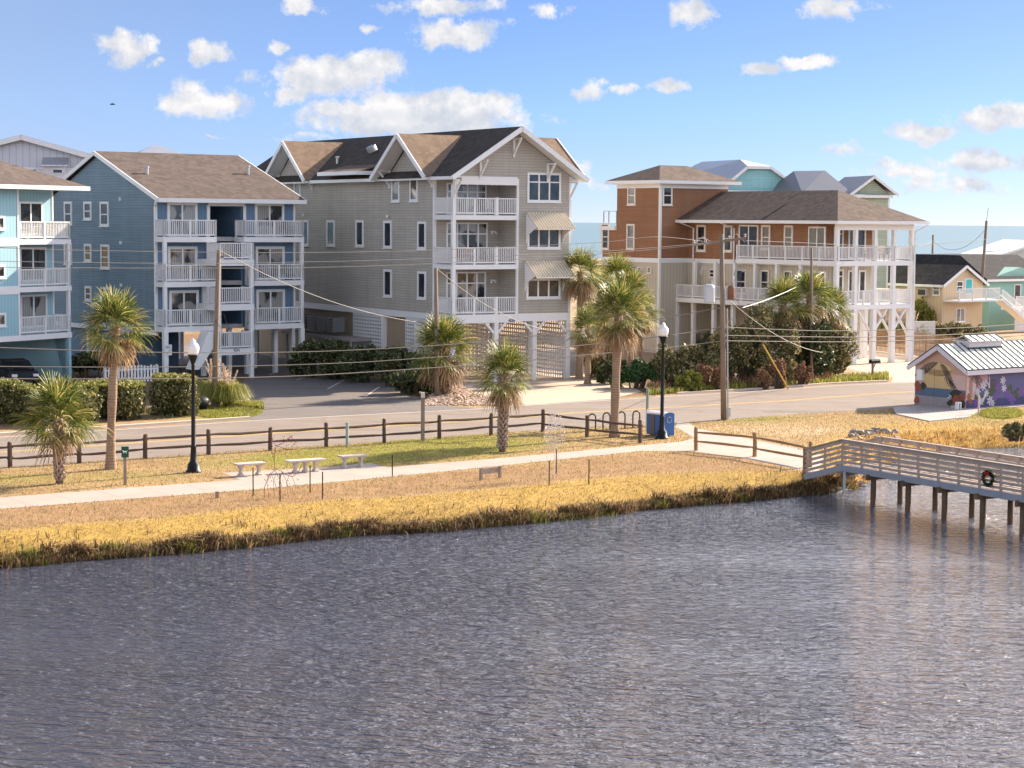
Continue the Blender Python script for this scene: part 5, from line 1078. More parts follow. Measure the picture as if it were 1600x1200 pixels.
def shore_sampler(d0, d1, clump=.5, xr=(-24, 13.2), cs=1.2):
    def f(r, n):
        k = shore[(shore[:, 0] > xr[0] - 4) & (shore[:, 0] < xr[1] + 4)]; N = int(n * 14 / max(.4, d1 - d0)); N = min(N, 900000)
        x = r.uniform(xr[0], xr[1], N); y = np.interp(x, shore[:, 0], shore[:, 1]) + r.uniform(-1.5, (d1 + 1.) * 1.5, N) if xr[0] < 0 else r.uniform(shore[:, 1].min(), 106, N)
        sd_ = sdist(x, y); m = (sd_ > d0) & (sd_ < d1); x, y = x[m], y[m]; m = (vnoise(x, y, cs, 21) + .25 * r.random(len(x)) > clump) & off_path(x, y)
        return x[m][:n], y[m][:n]
    return f
def lawn_sampler(r, n):
    x = r.uniform(-24, 26, n * 3); y = r.uniform(56, 104, n * 3); sd_ = sdist(x, y); m = (sd_ > .1) & off_path(x, y) & (y < np.interp(x, ROADN[:, 0], ROADN[:, 1]) - .05) & (abs(x) < y * .27)
    return x[m][:n], y[m][:n]
STRAWL = leafmat('straw_blade', [(0, (.18, .10, .03)), (.4, (.34, .21, .05)), (.8, (.48, .31, .08)), (1, (.60, .43, .16))], .8, .35)
TANL = leafmat('dry_lawn_blade', [(0, (.20, .14, .06)), (.5, (.38, .27, .12)), (.8, (.52, .40, .19)), (1, (.28, .30, .07))], .85, .3)
BRNL = leafmat('brown_reed_blade', [(0, (.045, .026, .014)), (.45, (.15, .085, .04)), (.8, (.36, .23, .11)), (1, (.60, .44, .22))], .8, .25)
GRNL = leafmat('green_reed_blade', [(0, (.06, .075, .012)), (.5, (.20, .22, .03)), (1, (.42, .38, .07))], .7, .3)
blades('dry_lawn', 60000, lawn_sampler, (.03, .09), .03, TANL, 31, 'short dry lawn on the shore strip')
blades('bank_grass', 9000, shore_sampler(.25, 3.2, .0), (.015, .05), .03, STRAWL, 32, 'golden straw grass on the pond bank')
blades('bank_grass', 900, shore_sampler(.35, 1.6, .60, cs=.6), (.08, .28), .03, BRNL, 38, 'scattered brown weeds in the golden bank grass')
blades('shoreline_reeds', 30000, shore_sampler(-.12, .45, .16, cs=.7), (.08, .38), .035, BRNL, 33, 'brown dead reeds along the water edge', lean=1.1)
blades('shoreline_reeds', 2500, shore_sampler(-.15, .4, .66, (-24, 13), .8), (.12, .35), .035, GRNL, 34, 'green tufts among the reeds at the water edge')
def tussocks(nc, per, xr, spread, seed):
    def f(r, n):
        xc, yc = shore_sampler(-.05, .4, .0, xr)(r, nc); k = r.integers(0, len(xc), n); s_ = spread * (.4 + r.random(len(xc)))[k]
        return xc[k] + r.normal(0, 1, n) * s_, yc[k] + r.normal(0, 1, n) * s_ * .6
    return f
blades('shoreline_tussocks', 9000, tussocks(75, 120, (-24, 13), .17, 3), (.25, .62), .04, BRNL, 47, 'clumps of bent brown reeds overhanging the water', lean=1.5)
blades('shoreline_tussocks', 2600, tussocks(22, 120, (-24, 13), .15, 4), (.2, .45), .04, GRNL, 48, 'green weed clumps at the water edge', lean=1.2)
def box_px(x0, x1, y0, y1, k=.0, cs=.8):
    def f(r, n):
        aa = r.uniform(0, 6.283, n); rr = np.sqrt(r.random(n)); px = (x0 + x1) / 2 + (x1 - x0) / 2 * rr * np.cos(aa); py = (y0 + y1) / 2 + (y1 - y0) / 2 * rr * np.sin(aa); q = np.array([G(a_, b_) for a_, b_ in zip(px, py)]); x, y = q.T; m = (vnoise(x, y, cs, 5) > k); return x[m], y[m]
    return f
blades('shoreline_reeds', 3500, box_px(880, 1180, 770, 796, .4), (.12, .35), .035, GRNL, 35, 'bright green reeds near the middle of the bank')
blades('far_bank_grass', 22000, shore_sampler(-.1, 1.9, .25, (13.2, 45), 1.), (.08, .32), .035, leafmat('orange_bank_blade', [(0, (.18, .085, .03)), (.5, (.48, .27, .07)), (1, (.75, .50, .16))], .8, .3), 36, 'orange dry grass on the bank beyond the footbridge', lean=.8)
def roadside(pts, w, k):
    def f(r, n):
        i = r.integers(0, len(pts) - 1, n); t_ = r.random(n); out = []
        for a_, b_ in zip(i, t_):
            p = pts[a_]; q = pts[a_ + 1]; out.append(G(p[0] + (q[0] - p[0]) * b_, p[1] + (q[1] - p[1]) * b_ - r.random() * w))
        x, y = np.array(out).T; m = vnoise(x, y, .9, 6) > k; return x[m], y[m]
    return f
blades('ground_cover', 9000, roadside([(1010, 618), (1100, 612), (1160, 608), (1300, 600), (1388, 595)], 9, .25), (.1, .4), .07, YGREEN, 40, 'yellow green ground cover along the far kerb')
blades('ground_cover', 4500, roadside([(1010, 616), (1160, 606), (1300, 597)], 10, .45), (.2, .7), .05, BROWNB, 41, 'brown dry grass in the far roadside planting')
blades('lawn_patch', 9000, box_px(300, 410, 632, 655, .1), (.04, .1), .04, YGREEN, 42, 'green lawn corner by the parking entrance')
blades('lawn_patch', 4500, box_px(1530, 1600, 638, 655, .2), (.04, .14), .04, YGREEN, 43, 'green grass at the painted pump house wall')
blades('ground_cover', 3000, roadside([(360, 634), (412, 640)], 8, .1), (.08, .25), .05, YGREEN, 44, 'low yellow plants at the pampas foot')
blades('ground_cover', 8000, roadside([(-60, 664), (310, 652)], 14, .5), (.05, .25), .05, HEDGE, 45, 'sparse weeds under the hedge shrubs')
# ================================================================ street and park furniture
def V3(px, py, z=0.): x, y = G(px, py, z); return Vector((x, y, z))
# ---- street lamps
def lamp(label, px, py, hpx):
    x, y = G(px, py); k = y / FPX; h = hpx * k
    t = thing('street_lamp', label, 'street lamp', (x, y, 0), 0, 'black post lamps with acorn globes')
    m = MB(); m.lathe([(.30, -.05), (.30, .06), (.24, .10), (.22, .3), (.13, .42), (.10, .9), (.12, .95), (.085, 1.0), (.075, h * .5), (.06, h - 1.0), (.075, h - .98), (.06, h - .92)], n=14); m.build('post', BLACK, t, True)
    m = MB(); m.lathe([(.06, h - .95), (.10, h - .85), (.17, h - .66), (.20, h - .62), (.19, h - .60)], n=14); m.build('lamp_holder', BLACK, t, True)
    g, tt, b = newmat('acorn_globe_glass') if 'acorn_globe_glass' not in bpy.data.materials else (bpy.data.materials['acorn_globe_glass'], None, None)
    if tt: b.inputs['Base Color'].default_value = (.85, .80, .76, 1); b.inputs['Roughness'].default_value = .25; b.inputs['Subsurface Weight'].default_value = .4; b.inputs['Subsurface Radius'].default_value = (.1, .1, .1)
    m = MB(); m.lathe([(.16, h - .61), (.21, h - .50), (.235, h - .38), (.22, h - .27), (.16, h - .19), (.10, h - .15), (.095, h - .10), (.055, h - .06), (.02, h), (.002, h + .01)], n=18); m.build('globe', g, t, True)
lamp('black street lamp with white acorn globe between the leaning palm and the concrete benches', 302.5, 738, 211)
lamp('black street lamp with white acorn globe beside the blue bins', 1034, 685.5, 183)
# ---- split rail fences
def rail_fence(label, posts, mat, hgt, pw, seed):
    r = random.Random(seed); pts = [V3(*p) for p in posts]; t = thing('split_rail_fence', label, 'fence', tuple(pts[0]), 0)
    o = pts[0]
    for p in pts:
        q = p - o; h = hgt * r.uniform(.96, 1.05); m = MB(); a = r.uniform(0, 1); w = pw * r.uniform(.9, 1.1)
        m.tube([(q.x, q.y, -.1), (q.x + r.uniform(-.02, .02), q.y, h * .6), (q.x + r.uniform(-.02, .02), q.y, h - .03), (q.x, q.y, h)], [w * .58, w * .55, w * .53, w * .38], 7); m.build('post', mat, t)
    for a_, b_ in zip(pts[:-1], pts[1:]):
        for f in (.36, .78):
            d = (b_ - a_).normalized() * .12; p0 = a_ - o - d; p1 = b_ - o + d; z0 = hgt * f + r.uniform(-.03, .03); z1 = hgt * f + r.uniform(-.03, .03); mid = (p0 + p1) / 2
            m = MB(); m.tube([(p0.x, p0.y, z0), (p0.x * .8 + p1.x * .2, p0.y * .8 + p1.y * .2, z0 + r.uniform(-.015, .015)), (mid.x, mid.y, (z0 + z1) / 2 + r.uniform(-.03, .02)), (p1.x * .8 + p0.x * .2, p1.y * .8 + p0.y * .2, z1 + r.uniform(-.015, .015)), (p1.x, p1.y, z1)], [.028, .052, .06, .052, .028], 6); m.build('rail', mat, t)
rail_fence('long dark split rail fence between the road and the lawn', [(-95, 737), (16, 730), (124, 723.7), (227, 716.3), (326, 710), (422, 703.7), (509.5, 698), (600.5, 692), (686.5, 685.5), (767, 680), (848, 674.5), (917, 683), (1000, 692.5)], DARKWOOD, .98, .15, 3)
rail_fence('short tan split rail fence leading to the footbridge', [(1087.5, 704), (1179, 713.5), (1266, 730)], TANWOOD, .98, .15, 4)
# ---- bicycle racks
for i, (px, py) in enumerate([(925, 671.5), (947.5, 669.5), (971, 668), (994, 666.5)]):
    p = V3(px, py + 2); t = thing('bicycle_rack', ['leftmost', 'second', 'third', 'rightmost'][i] + ' of the four dark hoop bicycle racks behind the rail fence', 'bicycle rack', tuple(p), R(20), 'hoop bicycle racks')
    pts = [(-.17, 0, -.1), (-.17, 0, .58)] + [(-.17 * math.cos(a), 0, .60 + .17 * math.sin(a)) for a in np.linspace(.3, math.pi - .3, 7)] + [(.17, 0, .58), (.17, 0, -.1)]
    MB().tube(pts, .034, 8).build('hoop', DARKM, t, True)
# ---- blue bins
BLUEP = plain('blue_bin_paint', (.012, .10, .30), .4, .1, 3, 0, .5); LIDP = plain('pale_bin_lid', (.55, .50, .50), .5, .08)
x, y = G(1037, 683)
t = thing('recycling_bin', 'blue double recycling bin with rounded pale lid behind the street lamp', 'bin', (x, y, 0), R(38))
bw_, bl_, bh_ = .62, 1.12, 1.02
m = MB(); m.box(0, bw_, 0, bl_ * .55, 0.04, bh_ - .12)
m.prism([(0, 0, bh_ - .119), (bw_, 0, bh_ - .119), (bw_ * .95, 0, bh_ - .03), (bw_ * .75, 0, bh_ + .02), (bw_ * .5, 0, bh_ + .04), (bw_ * .25, 0, bh_ + .02), (bw_ * .05, 0, bh_ - .03)], (0, bl_ * .55, 0)); m.build('front_cabinet', BLUEP, t)
MB().box(.0, bw_, bl_ * .55 + .02, bl_ * 1.0, .04, bh_ - .02).build('rear_cabinet', BLUEP, t)
m = MB(); m.prism([(-.03, -.02, bh_ - .07), (-.02, -.02, bh_ - .02), (bw_ * .25, -.02, bh_ + .035), (bw_ * .5, -.02, bh_ + .055), (bw_ * .75, -.02, bh_ + .035), (bw_ + .02, -.02, bh_ - .02), (bw_ + .03, -.02, bh_ - .07), (bw_ * .95, -.02, bh_ - .025), (bw_ * .75, -.02, bh_ + .022), (bw_ * .5, -.02, bh_ + .043), (bw_ * .25, -.02, bh_ + .022), (bw_ * .05, -.02, bh_ - .025)], (0, bl_ + .06, 0)); m.build('lid', LIDP, t)
MB().box(-.02, 0.0, .60, .88, .06, bh_ - .1).build('side_reflection', plain('brown_reflection', (.13, .09, .08), .6), t)  # brown sheet standing in for the brownish reflection on the bin side
m = MB()
for r0, zc_, xx in ((.13, .74, bw_ / 2),):
    for k in range(3):
        a0 = k * 2.094 + .2; P_ = [(xx + r0 * math.cos(a0 + j * .28), -.012, zc_ + r0 * math.sin(a0 + j * .28)) for j in range(6)]; m.tube(P_, .016, 5); e_ = P_[-1]; a1 = a0 + 5 * .28
        m.prism([(xx + (r0 - .05) * math.cos(a1), -.004, zc_ + (r0 - .05) * math.sin(a1)), (xx + (r0 + .05) * math.cos(a1), -.004, zc_ + (r0 + .05) * math.sin(a1)), (xx + r0 * math.cos(a1 + .45), -.004, zc_ + r0 * math.sin(a1 + .45))], (0, -.02, 0))
m.build('recycling_emblem', plain('emblem_paint', (.42, .36, .42), .6), t)
# ---- green road sign seen nearly edge on
x, y = G(1010, 674); k = y / FPX
t = thing('road_sign', 'tall green sign on a grey post seen almost edge on left of the blue bins', 'sign', (x, y, 0), R(80))
MB().tube([(0, 0, -.1), (0, 0, 1.95)], .035, 8).build('post', GALV, t); GRNP = plain('green_sign_paint', (.010, .05, .04), .5)
m = MB(); m.box(-.28, .28, -.06, -.035, 1.02, 1.95); m.build('sign_panel', GRNP, t)
m = MB(); m.box(-.03, .03, -.035, .0, 1.1, 1.9); m.build('sign_bracket', GRNP, t)
# ---- small green dispenser on a wooden post, with a white dog figure
x, y = G(195.5, 757.5)
t = thing('dog_waste_station', 'green box with white dog figure on a wooden post beside the footpath', 'dispenser', (x, y, 0), R(15))
MB().box(-.05, .05, -.05, .05, -.1, 1.15).build('post', GREYWOOD, t); MB().box(-.125, .125, -.13, -.051, .98, 1.36).build('box', plain('dark_green_paint', (.008, .065, .030), .45), t)
m = MB(); m.box(-.06, .05, -.137, -.131, 1.17, 1.205); m.box(-.09, -.055, -.137, -.131, 1.19, 1.235); m.box(-.055, -.04, -.1371, -.1311, 1.12, 1.17); m.box(.03, .045, -.1371, -.1311, 1.12, 1.17); m.beam((.05, -.134, 1.2), (.085, -.134, 1.235), .012, .006); m.build('dog_figure', plain('white_figure', (.8, .8, .78)), t)
# ---- concrete benches
CONCB = plain('bench_concrete', (.52, .43, .39), .85, .15, 5, 0, .2, .3)
for i, (px, py, wpx, nl, dp, lab) in enumerate([(390, 743, 46, 2, 0, 'left concrete bench on the paved pad, nearest the street lamp'), (477, 737.5, 60, 3, 0, 'middle and longest concrete bench, on three legs'), (551, 730, 43, 2, 0, 'right concrete bench at the grass end of the paved pad')]):
    x, y = G(px, py); L = wpx * y / FPX / math.cos(R(25)) * .92; t = thing('park_bench', lab, 'bench', (x, y, 0), R(32), 'concrete benches on the paved pad')
    m = MB(); m.add([(-L / 2, -.2, .40), (L / 2, -.2, .40), (L / 2, .2, .40), (-L / 2, .2, .40), (-L / 2 - .03, -.23, .43), (L / 2 + .03, -.23, .43), (L / 2 + .03, .23, .43), (-L / 2 - .03, .23, .43), (-L / 2 - .03, -.23, .47), (L / 2 + .03, -.23, .47), (L / 2 + .03, .23, .47), (-L / 2 - .03, .23, .47)],
      [(3, 2, 1, 0), (8, 9, 10, 11)] + [(a, (a + 1) % 4, (a + 1) % 4 + 4, a + 4) for a in range(4)] + [(a + 4, (a + 1) % 4 + 4, (a + 1) % 4 + 8, a + 8) for a in range(4)]); m.build('seat', CONCB, t)
    for j in range(nl):
        xx = (-.5 + (j + .5) / nl) * L * .86 if nl == 3 else (-.33 + .66 * j) * L
        m = MB(); pr = [(.10, 0.0), (.10, .05), (.055, .11), (.05, .24), (.085, .34), (.13, .399)]
        for (w0, z0), (w1, z1) in zip(pr[:-1], pr[1:]): m.add([(xx - w0 * .7, -w0 * 1.6, z0), (xx + w0 * .7, -w0 * 1.6, z0), (xx + w0 * .7, w0 * 1.6, z0), (xx - w0 * .7, w0 * 1.6, z0), (xx - w1 * .7, -w1 * 1.6, z1), (xx + w1 * .7, -w1 * 1.6, z1), (xx + w1 * .7, w1 * 1.6, z1), (xx - w1 * .7, w1 * 1.6, z1)], [(a, (a + 1) % 4, (a + 1) % 4 + 4, a + 4) for a in range(4)])
        m.build('leg', CONCB, t, fix=False)
# ---- low wooden sign frame
p0, p1 = V3(751.5, 750.5), V3(781, 747); d = p1 - p0
t = thing('low_sign', 'low grey wooden sign on two posts between the path and the pond', 'sign', tuple(p0), math.atan2(d.y, d.x)); L = d.length
MB().box(-.05, .05, -.04, .04, -.1, .44).build('post', GREYWOOD, t); MB().box(L - .05, L + .05, -.04, .04, -.1, .44).build('post', GREYWOOD, t); MB().box(.05, L - .05, -.025, .025, .22, .42).build('sign_board', GREYWOOD, t)
# ---- small posts
def simple_post(name, label, px, py, w, h, mat, cat='post', group=None, cap=None, round_=False):
    x, y = G(px, py); t = thing(name, label, cat, (x, y, 0), R(20), group); m = MB()
    if round_: m.tube([(0, 0, -.1), (0, 0, h)], w / 2, 9)
    else: m.box(-w / 2, w / 2, -w / 2, w / 2, -.1, h)
    m.build('shaft', mat, t)
    if cap: MB().box(-w / 2 - .005, w / 2 + .005, -w / 2 - .005, w / 2 + .005, h, h + cap).build('cap', plain('pale_cap', (.6, .56, .5)), t)
simple_post('marker_post', 'short grey wooden stub by the footpath', 339, 778, .1, .22, GREYWOOD)
simple_post('sign_post', 'tall weathered wooden post with pale top among the rail fence', 660.5, 689, .13, 1.85, GREYWOOD, cap=.22)
simple_post('marker_post', 'pale blue grey pipe post standing in the rail fence', 542.5, 697.5, .13, 1.0, plain('pale_pipe', (.30, .36, .36), .5), round_=True)
for i, (px, py, h) in enumerate([(540, 577, 1.25), (595, 592, 1.25), (624.5, 603, 1.0)]): simple_post('boundary_post', ['left', 'middle', 'right'][i] + ' slim wooden post in front of the dark shaded hedge', px, py, .11, h, GREYWOOD, 'post', 'slim posts by the parking lot', .1)
# ---- wire figures with lights, inside four stakes each
def stakes(spots, lab):
    for i, (px, py, hp) in enumerate(spots):
        x, y = G(px, py, -.1 if py > 780 else 0); zz = float(height(np.array([x]), np.array([y]))[0]); h = hp * y / FPX
        t = thing('metal_stake', ['leftmost', 'second', 'third', 'rightmost'][i] + lab, 'stake', (x, y, zz), R(10), 'rusty fence stakes'); m = MB(); m.box(-.02, .02, -.004, .004, -.2, h); m.box(-.004, .004, .004, .022, -.2, h); m.build('bar', plain('rusty_metal', (.06, .03, .02), .8, .3, 8) if 'rusty_metal' not in bpy.data.materials else bpy.data.materials['rusty_metal'], t)
stakes([(395.5, 775, 45), (437.5, 789, 44), (484.5, 769.5, 43), (504, 785, 44)], ' rusty stake around the pink and red light figure')
stakes([(613, 745, 35), (858, 757.5, 39), (869, 740, 40), (920, 754, 39)][:1] + [(858, 757.5, 39), (869, 740, 40), (920, 754, 39)], ' rusty stake near the white light figure')
WIREW = plain('white_light_wire', (.62, .55, .50), .6); WIRER = plain('red_light_wire', (.42, .10, .09), .6); WIRED = plain('dark_light_wire', (.16, .08, .07), .7)
x, y = G(866, 748); k = y / FPX; t = thing('light_figure', 'tall wire light figure with white looped bulbs by the footpath', 'light decoration', (x, y, 0), 0); r = random.Random(5)
m = MB(); m.tube([(0, 0, -.1), (.02, 0, 2.3)], .012, 5); 
for i in range(16):
    a = i * .9; zc_ = 1.15 + i * .078; rr = .30 * math.sin(.35 + i * .17) + .06; m.tube([(rr * math.cos(a + j * .5) * (1 + .1 * r.random()), rr * math.sin(a + j * .5), zc_ + .14 * math.sin(j * .9 + i)) for j in range(9)], .008, 4)
m.tube([(.0, 0, .02), (-.14, 0, .05), (-.1, 0, .2), (.0, .02, .35)], .01, 4); m.tube([(.12, 0, .2), (.14, 0, .9), (.1, 0, 1.4)], .007, 4); m.tube([(-.3, 0, .1), (-.28, 0, .9), (-.22, 0, 1.4), (-.42, 0, 1.6)], .007, 4); m.build('wire_frame', WIREW, t)
m = MB()
for i in range(110):
    a = r.uniform(0, 6.28); zc_ = r.uniform(1.05, 2.38); rr = .36 * math.sin(.3 + (zc_ - 1.) * 1.9) + .03; xx, yy = rr * math.cos(a), rr * math.sin(a); m.box(xx - .014, xx + .014, yy - .014, yy + .014, zc_ - .02, zc_ + .02)
m.build('bulbs', WIREW, t)
x, y = G(448, 777); t = thing('light_figure', 'arched wire light figure with red bulbs in front of the middle bench', 'light decoration', (x, y, 0), R(10))
m = MB(); m.tube([(-.75, 0, -.1), (-.74, 0, .35), (-.6, 0, .75), (-.35, 0, .95), (-.2, 0, .9), (.0, 0, .75), (.2, 0, .70), (.4, 0, .85), (.5, 0, 1.1)], .011, 5)
for s in (-.55, -.35, -.15, .1): m.tube([(s, 0, .9 - abs(s + .2) * .3), (s - .1, .05, .5), (s - .05, 0, 0)], .007, 4); m.tube([(s, 0, .85), (s + .12, -.05, .6), (s + .2, 0, .35)], .007, 4)
m.tube([(-.4, 0, .9), (-.42, 0, 1.3), (-.35, 0, 1.75), (-.5, 0, 2.05)], .010, 5); m.tube([(-.35, 0, 1.75), (-.1, 0, 1.85), (.2, 0, 2.1)], .010, 5); m.tube([(-.35, 0, 1.75), (.1, 0, 1.6), (.35, 0, 1.95)], .009, 5); m.build('wire_frame', WIRED, t)
m = MB()
for i in range(120):
    if i < 70: xx, zz = r.uniform(-.55, .42), r.uniform(1.45, 2.1)
    else: xx = r.uniform(-.75, .45); zz = r.uniform(.1, .95)
    yy = r.uniform(-.2, .2); m.box(xx - .013, xx + .013, yy - .013, yy + .013, zz - .013, zz + .013)
m.build('bulbs', WIRER, t)
# ---- footbridge
BD = Vector((.5, -.866, 0)); BN = Vector((.866, .5, 0)); BO = Vector((13.8, 68.6, 0)); BW_ = 1.85
RAILW = wood('bridge_wood', (.36, .29, .245), .25, .85, (3, 3, 3)); PILEW = wood('pile_wood', (.13, .085, .055), .35, .9, (4, 4, 1))
br = thing('footbridge', 'grey wooden footbridge with horizontal rails crossing the pond on piles', 'footbridge', tuple(BO), 0)
def BP(s, w, z): q = BD * s + BN * w; return (q.x, q.y, z)
def dz_(s): return .60 if s > -3.6 else .60 + (s + 3.6) * .27
S0, S1 = -5.75, 26.
m = MB(); ss = [S0, -3.6, S1]
for a_, b_ in zip(ss[:-1], ss[1:]):
    for w in (0, BW_):
        m.beam(BP(a_, w, dz_(a_) - .10), BP(b_, w, dz_(b_) - .10), .07, .22)
m.build('edge_beam', plain('grey_painted_edge', (.26, .27, .30), .7, .15, 3), br)
m = MB(); s = S0
while s < S1:
    m.beam(BP(s + .07, .04, dz_(s + .07) - .02), BP(s + .07, BW_ - .04, dz_(s + .07) - .02), .135, .04); s += .15
m.build('deck_boards', wood('deck_board_wood', (.50, .40, .33), .2, .85, (3, 3, 3)), br)
for w in (0, BW_):
    sgn = -1 if w == 0 else 1; m = MB()
    for a_, b_ in ((S0, -3.6), (-3.6, S1)):
        for f in (.14, .32, .50, .68): m.beam(BP(a_, w + sgn * .0, dz_(a_) + f), BP(b_, w, dz_(b_) + f), .035, .095)
        m.beam(BP(a_, w, dz_(a_) + .86), BP(b_, w, dz_(b_) + .86), .035, .13); m.beam(BP(a_, w, dz_(a_) + .945), BP(b_, w, dz_(b_) + .945), .15, .035)
    m.build('handrail', RAILW, br)
    s = S0 + .05; k = 0
    pm = []
    while s < S1 - .1:
        pm.append(s); s += 1.0 if s > -3.6 else 1.04
    for s in pm[:26]:
        q = MB(); q.beam(BP(s, w - sgn * .07 if False else w + sgn * -.06, dz_(s) - .12), BP(s, w + sgn * -.06, dz_(s) + .92), .09, .09); q.build('rail_post', RAILW, br)
q = MB(); q.beam(BP(S0 - .05, .03, -.15), BP(S0 - .05, .03, 1.05), .14, .14); q.build('end_post', TANWOOD, br)
q = MB(); q.beam(BP(S0 - .05, BW_, -.15), BP(S0 - .05, BW_, 1.05), .14, .14); q.build('end_post', TANWOOD, br)
for i in range(13):
    s = -2.1 + i * 1.85
    for w in (.2, 1.45):
        c = MB(); c.tube([BP(s, w, -2.4), BP(s, w, .42)], .10, 10); c.build('pile', PILEW, br, True)
    c = MB(); c.beam(BP(s, -.12, .33), BP(s, BW_ - .1, .33), .12, .2); c.build('pile_cap', PILEW, br)
q = MB(); q.beam(BP(-3.6, .1, -.4), BP(-3.6, .1, .45), .1, .1); q.build('support_post', GALV, br)
# wreath hung on the near rail
px, py = 1548.5, 747.5
best = min((abs((P(px, py, 10).x / 10) - (BO + BD * s).x / (BO + BD * s).y), s) for s in np.arange(-3, 8, .02)); s = best[1]
pw = BO + BD * s - BN * .1; zz = H + P(px, py, pw.y).z - H
t = thing('wreath', 'green christmas wreath with red bow hung on the footbridge railing', 'wreath', (pw.x, pw.y, zz), math.atan2(BD.y, BD.x))
r_ = np.random.default_rng(3); n = 1800; a = r_.uniform(0, 6.283, n); rr = .055 * np.sqrt(r_.random(n)) + .0; b_ = r_.uniform(0, 6.283, n); R0 = .215
c = np.stack([(R0 + rr * np.cos(b_)) * np.cos(a), rr * np.sin(b_) - .03, (R0 + rr * np.cos(b_)) * np.sin(a)], -1); d1 = r_.normal(size=(n, 3)); d1 /= np.linalg.norm(d1, axis=1)[:, None]; d2 = np.cross(d1, r_.normal(size=(n, 3))); d2 /= np.linalg.norm(d2, axis=1)[:, None]
V = np.stack([c - d2 * .006, c + d2 * .006, c + d1 * .06 + d2 * .003, c + d1 * .06 - d2 * .003], 1).reshape(-1, 3); npmesh('needles', V, np.arange(4 * n).reshape(n, 4), leafmat('fir_needles', [(0, (.004, .02, .008)), (1, (.02, .07, .025))]), t)
m = MB()
for sx in (-1, 1): m.prism([(0, -.1, .17), (sx * .09, -.1, .24), (sx * .10, -.1, .14)], (0, -.03, 0)); m.prism([(0, -.1, .17), (sx * .03, -.1, .03), (sx * .075, -.1, .05)], (0, -.02, 0))
m.box(-.025, .025, -.14, -.1, .145, .195); m.build('bow', plain('red_ribbon', (.35, .01, .012), .5), t)
# ---- rocks under and beside the bridge, gravel mound, driftwood
def rockpile(name, label, spots, mat, seed):
    r = random.Random(seed); m = MB()
    for (x, y, z, s) in spots:
        base = [Vector(v).normalized() for v in ((1, 0, 0), (-1, 0, 0), (0, 1, 0), (0, -1, 0), (0, 0, 1), (0, 0, -1))]
        import itertools
        vs = []; fs = []
        pts = []
        for v in base: pts.append(v)
        for a_ in (-1, 1):
            for b2 in (-1, 1):
                for c_ in (-1, 1): pts.append(Vector((a_, b2, c_)).normalized())
        pts = [p * s * r.uniform(.65, 1.15) for p in pts]; sc3 = (r.uniform(.8, 1.3), r.uniform(.8, 1.2), r.uniform(.5, .85)); an = r.uniform(0, 6)
        pts = [Vector((p.x * sc3[0], p.y * sc3[1], p.z * sc3[2])) for p in pts]; pts = [Vector((p.x * math.cos(an) - p.y * math.sin(an) + x, p.x * math.sin(an) + p.y * math.cos(an) + y, p.z + z)) for p in pts]
        idx = {(a_, b2, c_): 6 + i for i, (a_, b2, c_) in enumerate(itertools.product((-1, 1), repeat=3))}
        for ax in range(3):
            for sg in (-1, 1):
                ctr = ax * 2 + (0 if sg == 1 else 1); o1, o2 = [q for q in range(3) if q != ax]; ring = []
                for (s1, s2) in ((-1, -1), (1, -1), (1, 1), (-1, 1)):
                    key = [0, 0, 0]; key[ax] = sg; key[o1] = s1; key[o2] = s2; ring.append(idx[tuple(key)])
                for i in range(4): fs.append((ctr, ring[i], ring[(i + 1) % 4]))
        m.add(pts, fs)
    o = m.build(name, mat); tag(o, label, 'rocks', kind='stuff'); return o
r = random.Random(11); sp_ = []
for i in range(190):
    px, py = (r.uniform(1300, 1385), r.uniform(735, 768)) if i < 110 else ((r.uniform(1330, 1400), r.uniform(683, 708)) if i < 190 else (r.uniform(1560, 1605), r.uniform(660, 684)))
    x, y = G(px, py, -.25); z = float(height(np.array([x]), np.array([y]))[0]); sp_.append((x, y, z + r.uniform(-.02, .12), r.uniform(.09, .24)))
rockpile('riprap', 'grey and white rocks heaped under the landing of the footbridge', sp_, plain('riprap_stone', (.27, .235, .21), .85, .5, 2.5), 12)
mx = []; c0 = G(700, 620)
for i in range(1500):
    px = r.uniform(662, 800); lo = 636 - (px - 662) * .02; hi = np.interp(px, [662, 690, 705, 740, 800], [628, 606, 602, 615, 631]); py = r.uniform(hi, 634)
    x, y = G(px, py); f = max(0, 1 - abs(px - 712) / 60) * .0; mx.append((x, y, .02 + .25 * max(0, 1 - abs(px - 706) / 38) * max(0, min(1, (634 - py) / 18)), r.uniform(.05, .12)))
rockpile('gravel', 'pile of tan stones between the bushy palm and the driveway', mx, plain('tan_gravel', (.50, .36, .27), .9, .35, 3), 13)
